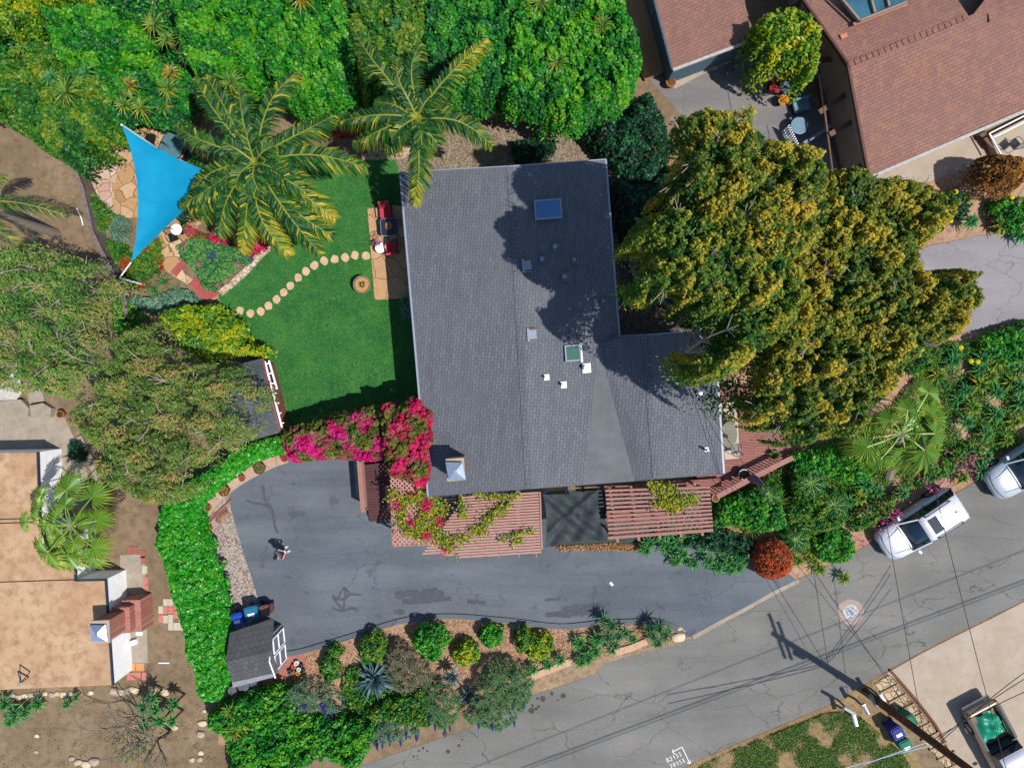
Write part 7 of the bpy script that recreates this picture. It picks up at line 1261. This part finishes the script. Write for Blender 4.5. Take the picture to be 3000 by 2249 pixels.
# hand-painted survey marks on the road
GL = {'B': [[(0, 0), (0, 1), (.45, .95), (.5, .7), (.1, .52), (.55, .35), (.5, .05), (0, 0)]], '2': [[(.05, .8), (.25, 1), (.5, .85), (.45, .6), (0, 0), (.55, 0)]], '1': [[(.1, .7), (.35, 1), (.35, 0)]], '3': [[(.05, .95), (.5, .95), (.2, .58), (.5, .35), (.35, .02), (0, .08)]], '7': [[(0, .9), (.5, 1), (.2, 0)], [(.05, .5), (.4, .52)]], '0': [[(.25, 0), (.02, .4), (.2, 1), (.45, .95), (.5, .4), (.25, 0)]], '5': [[(.5, 1), (.1, .95), (.08, .6), (.45, .5), (.4, .08), (0, .02)]], '8': [[(.25, .5), (.05, .8), (.3, 1), (.48, .8), (.25, .5), (.05, .2), (.25, 0), (.5, .2), (.25, .5)]]}
def word(txt, px, py, ang, h, adv, name='road_marking'):
    o_ = P(px, py); m = MB(); ca, sa = math.cos(ang), math.sin(ang); x = 0
    for chh in txt:
        for st_ in GL[chh]:
            q = [Vector((o_.x + (x + a * h * .95) * ca - b * h * sa, o_.y + (x + a * h * .95) * sa + b * h * ca, .0185)) for a, b in st_]
            for a, b in zip(q[:-1], q[1:]): m.bar(a, b, .034, .006)
        x += adv
    return m, o_
wm = plain('white_road_paint', C(240, 240, 240), .06, 9, .8)
for txt, x, y, lb in (('B2133', 1956, 2231, 'white painted code B2133 on the road'), ('70158', 1966, 2249, 'white painted number 70158 on the road')): m, o_ = word(txt, x, y, R(25), .22, .185); tag(m.build('road_marking', wm, loc=(o_.x, o_.y, 0)), lb, 'road marking')
m = MB(); a, b, c_ = P(1970, 2201) + Vector((0, 0, .0185)), P(1998, 2186) + Vector((0, 0, .0185)), P(2021, 2235) + Vector((0, 0, .0185)); m.bar(a, b, .05, .006); m.bar(b, c_, .05, .006)
for q_, r_ in ((a, (1972, 2193)), (a, (1978, 2208)), (c_, (2012, 2232)), (c_, (2023, 2225))): m.bar(q_, P(*r_) + Vector((0, 0, .0187)), .045, .006)
tag(m.build('road_marking', wm, loc=(b.x, b.y, 0)), 'white painted bent arrow beside the road code', 'road marking')
m = MB(); c = P(1791, 1709, .02); m.box((c.x, c.y, .05), (.24, .13, .05), R(-48)); o = m.build('white_block', white, loc=c, bev=.015); tag(o, 'small white object lying in the middle of the driveway', 'box')
# mailboxes
def mailbox(px, py, ang, mat, label, z=1.1, L=.62):
    c = P(px, py, z + .12); t_ = thing('mailbox', label, 'mailbox', (c.x, c.y, 0), ang, 'mailboxes beside the utility pole'); m = MB(); m.box((0, 0, z / 2), (.09, .09, z)); m.build('post', wood, t_, local=True)
    prof = [(-.09, 0)] + [(-.09 * math.cos(a), .13 + .09 * math.sin(a)) for a in [k * math.pi / 8 for k in range(9)]] + [(.09, 0)]; m = loft([[(x, y, z + zz) for y, zz in prof] for x in (-L / 2, L / 2)]); m.add([(-L / 2, -.09, z), (L / 2, -.09, z), (L / 2, .09, z), (-L / 2, .09, z)], [(0, 1, 2, 3)]); bd = m.build('body', mat, t_, local=True)
    m = MB(); m.box((L / 2 + .01, 0, z + .1), (.02, .17, .19)); m.build('door', mat, bd, local=True); m = MB(); m.box((0, -.1, z + .16), (.12, .01, .05)); m.build('flag', redl, bd, local=True)
mailbox(2587, 2047, R(120), white, 'white rounded mailbox nearest the flagstone steps'); mailbox(2560, 2052, R(120), plain('blue_grey_metal', C(120, 140, 160), .1, 5, .4, .5), 'blue-grey mailbox at the foot of the utility pole'); mailbox(2537, 2076, R(118), galv, 'bare metal mailbox over a small platform', L=.56); mailbox(2505, 2108, R(105), white, 'white rounded mailbox nearest the green verge'); mailbox(2487, 2080, R(150), plain('old_white', C(190, 190, 184)), 'old tilted mailbox beside the white stones')
# flagstone landing and timber-edged steps
st2 = m_cells('pale_flags', [C(206, 180, 140), C(190, 176, 150), C(214, 194, 160)], C(130, 104, 70), 2.2, .05, .3); ft = thing('flagstone_steps', 'timber-edged steps of tan flagstones beside the concrete driveway', 'steps', P(2640, 2100))
for i in range(9):
    x0, y0 = 2562 + i * 24, 1994 + i * 28; m = MB(); m.prism(PP([(x0, y0 + 8), (x0 + 44 - i, y0 - 16), (x0 + 66 - i, y0 + 10), (x0 + 22, y0 + 34)], .05), 0, .05 + .004 * i); m.build('tread', st2, ft)
    m = MB(); m.bar(P(x0 + 18, y0 + 36, .08), P(x0 + 68, y0 + 10, .08), .12, .1); m.build('riser', plain('riser_timber', C(178, 146, 112), .2, 8, .9), ft)
strip('log_edging', [(2605, 1960), (2650, 2010), (2700, 2070), (2750, 2140), (2790, 2240)], .12, 0, .12, rust, label='dark thin edging along the concrete driveway', cat='edging')
# ------------------------------------------------------------------ utility pole and wires
pb = P(2534, 2024); lean = Vector((.085, .0, 1)); pole = thing('utility_pole', 'tall brown timber utility pole leaning over the mailboxes', 'utility pole', pb)
def PZ(z): return Vector((pb.x + .085 * z, pb.y, z))
m = MB(); m.tube([PZ(-.2), PZ(4), PZ(8), PZ(11.8)], [.21, .19, .165, .14], 12); m.build('shaft', plain('pole_timber', C(104, 66, 48), .35, 7, .9), pole)
for z, h_ in ((11.3, 1.3), (10.3, 1.1)): m = MB(); d = Vector((math.sin(R(-20)), math.cos(R(-20)), 0)); m.bar(PZ(z) - d * h_, PZ(z) + d * h_, .12, .14); ca = m.build('crossarm', plain('pole_timber', C(104, 66, 48), .35, 7, .9), pole); [(lambda mm: (mm.lathe(tuple(PZ(z) + d * k + Vector((0, 0, .08))), [(.03, 0), (.05, .06), (.05, .14), (.02, .18)], 8), mm.build('insulator', galv, ca)))(MB()) for k in (-h_ * .9, -h_ * .4, h_ * .4, h_ * .9)]
m = MB(); m.lathe(tuple(PZ(8.6) + Vector((.3, -.35, 0))), [(.22, 0), (.24, .05), (.24, .75), (.1, .85)], 14); m.build('transformer', galv, pole)
for z in (1.6, 1.75, 3.4): m = MB(); m.tube([PZ(z), PZ(z + .05)], .225, 12); m.build('band', plain('yellow_band', C(150, 110, 50)), pole)
wm_ = plain('wire', C(44, 44, 50), .1, 4, .6); wl_ = plain('pale_wire', C(196, 200, 206), .1, 4, .4)
def wire(a, b, sag, r, mat, label, group='overhead wires'):
    a, b = Vector(a), Vector(b); pts = []
    for i in range(25): t = i / 24; p = a.lerp(b, t); p.z -= sag * 4 * t * (1 - t); pts.append(p)
    m = MB(); m.tube(pts, r, 5); c = (a + b) / 2; tag(m.build('overhead_wire', mat, loc=(c.x, c.y, c.z)), label, 'wire', group)
wire(PZ(4.7), P(2399, 217, 5.2), .4, .016, wm_, 'thin wire from the utility pole past the nose of the white car'); wire(P(2985, 2390, 7.5), P(2495, 333, 4.6), .5, .016, wm_, 'thin wire over the roof of the white car and the bed of the tan truck'); wire(PZ(4.9), P(2047, 1155, 4.2), .4, .016, wm_, 'wire from the utility pole over the manhole cover to the grey roof')
wire(P(2047, 1155, 4.2), P(2063 + 47, 1390, 3.6), .05, .014, wm_, 'short service wire across the end of the grey roof')
wire(PZ(7.0), P(2130, 1395, 2.6), .5, .012, wm_, 'fine wire from the utility pole to the corner of the side deck')
for i, (dz_, ex, ey, zz) in enumerate(((5.6, 3100, 1900, 7), (5.4, 3100, 1930, 7), (5.2, 3100, 1985, 7))): wire(PZ(dz_), P(ex, ey, zz), .2, .018, wm_, ('upper', 'middle', 'lower')[i] + ' of the wires running from the pole above the tan truck')
for i, (z, ex, ey) in enumerate(((5.5, 2250, 2320), (5.2, 2250, 2352))): wire(PZ(z), P(ex, ey, 6.2), .15, .024, wl_, ('upper', 'lower')[i] + ' pale thick wire leaving the pole above the verge')
dgw = Vector((math.cos(R(20)), math.sin(R(20)), 0))
for i, (gx, gy, h_, r) in enumerate(((1533, 2246, 10.5, .03), (1560, 2246, 10.2, .02), (1500, 2202, 11.3, .02))):
    g0 = P(gx, gy) + Vector((.51, -.268, 0)) * h_ + Vector((0, 0, h_)); dd = Vector((math.cos(R(20.5)), math.sin(R(20.5)), 0)) if i != 2 else Vector((math.cos(R(21.5)), math.sin(R(21.5)), 0)); wire(g0 - dd * 25, g0 + dd * 55, .0, r, wm_, ('thick', 'thin', 'far')[i] + ' power line running high above the street', 'power lines above the street')
# ------------------------------------------------------------------ the person on the driveway
def skin_body(name, verts, edges, radii, mat, parent, sub=1):
    me = bpy.data.meshes.new(name); me.from_pydata(verts, edges, []); o = bpy.data.objects.new(name, me); COL.objects.link(o); o.parent = parent; me.materials.append(mat)
    sk = o.modifiers.new('skin', 'SKIN'); sk.use_smooth_shade = True
    if not me.skin_vertices: me.attributes
    for i, v in enumerate(me.skin_vertices[0].data): v.radius = (radii[i], radii[i]); v.use_root = (i == 0)
    s_ = o.modifiers.new('subdivision', 'SUBSURF'); s_.levels = sub; s_.render_levels = sub; return o
def chain(vv, ee, rr, start, pts, rads):
    prev = start
    for p, r in zip(pts, rads): vv.append(p); rr.append(r); ee.append((prev, len(vv) - 1)) if prev is not None else None; prev = len(vv) - 1
    return prev
fc = P(838, 1610, 0); pr_ = thing('person', 'person in a grey shirt and blue cap-less dark hair standing on the driveway holding a controller', 'person', (fc.x, fc.y, .022), R(-62))
pr_['label'] = 'person with dark hair standing on the driveway, holding a controller at chest height'
skinm = plain('skin', C(214, 150, 124), .05, 8, .6, .3); shirt = plain('grey_blue_shirt', C(92, 112, 140), .08, 8, .9); jeans = plain('dark_trousers', C(44, 56, 84), .1, 8, .9); hairm = plain('dark_hair', C(44, 30, 28), .2, 20, .8); shoe = plain('white_shoe', C(210, 214, 226), .05, 8, .7)
v = [(0, 0, .95)]; e = []; r = [.13]
a = chain(v, e, r, 0, [(0, .01, 1.15), (0, .02, 1.33), (0, .01, 1.46), (0, .02, 1.53)], [.13, .15, .10, .055]); h_ = chain(v, e, r, a, [(0, .04, 1.62), (0, .045, 1.70)], [.085, .08])
for s in (-1, 1):
    hp = chain(v, e, r, 0, [(s * .1, 0, .9), (s * .11, .02, .5), (s * .12, -.01, .09)], [.095, .065, .045]); chain(v, e, r, hp, [(s * .13, .1, .05), (s * .135, .18, .04)], [.045, .035])
    sh = chain(v, e, r, 2, [(s * .21, .02, 1.40), (s * .27, .1, 1.14), (s * .11, .29, 1.16)], [.075, .055, .042]); pm_ = chain(v, e, r, sh, [(s * .08, .34, 1.18), (s * .075, .37, 1.18)], [.03, .03])
    for k in range(4): fx = s * (.10 - .02 * k); chain(v, e, r, pm_, [(fx, .39 + .004 * k, 1.175 - .015 * k), (fx - s * .012, .415, 1.165 - .018 * k), (fx - s * .03, .42, 1.15 - .018 * k)], [.009, .008, .007])
    chain(v, e, r, pm_ - 1, [(s * .05, .35, 1.205), (s * .035, .38, 1.21)], [.010, .009])
body = skin_body('body', v, e, r, skinm, pr_, 2)
vs_ = [(0, 0, .93)]; es = []; rs = [.17]; a = chain(vs_, es, rs, 0, [(0, .01, 1.15), (0, .02, 1.33), (0, .01, 1.45)], [.17, .19, .12])
for s in (-1, 1): chain(vs_, es, rs, 2, [(s * .21, .02, 1.40), (s * .25, .07, 1.22)], [.1, .078])
skin_body('shirt', vs_, es, rs, shirt, pr_)
vs_ = [(0, 0, .96)]; es = []; rs = [.155]
for s in (-1, 1): chain(vs_, es, rs, 0, [(s * .1, 0, .88), (s * .11, .02, .5), (s * .12, -.01, .1)], [.128, .092, .072])
skin_body('trousers', vs_, es, rs, jeans, pr_)
for s in (-1, 1): m = MB(); m.prism(rrect(s * .13, .07, .11, .29, .05), 0, .09); m.build('shoe', shoe, pr_, local=True, bev=.02)
m = MB(); m.lathe((0, .02, 1.66), [(.095, 0), (.108, .04), (.1, .1), (.06, .14), (.01, .155)], 16, sy=1.12); m.build('hair', hairm, pr_, local=True, sm=True)
for s in (-1, 1): m = MB(); m.lathe((s * .03, .122, 1.655), [(.005, 0), (.012, .008), (.005, .016)], 8); m.build('eye', blackp, pr_, local=True)
m = MB(); m.tube([(0, .12, 1.66), (0, .145, 1.63)], [.01, .014], 6); m.build('nose', skinm, pr_, local=True)
m = MB(); m.box((0, .12, 1.59), (.05, .012, .01)); m.build('mouth', plain('lips', C(170, 90, 84)), pr_, local=True)
m = MB(); m.prism(rrect(0, .39, .16, .1, .02), 1.165, 1.2); o = m.build('controller', plain('pale_controller', C(210, 214, 222), .05, 6, .5), local=True, bev=.01); o.location = pr_.location; o.rotation_euler = pr_.rotation_euler; tag(o, 'pale grey remote controller held by the person on the driveway', 'controller')
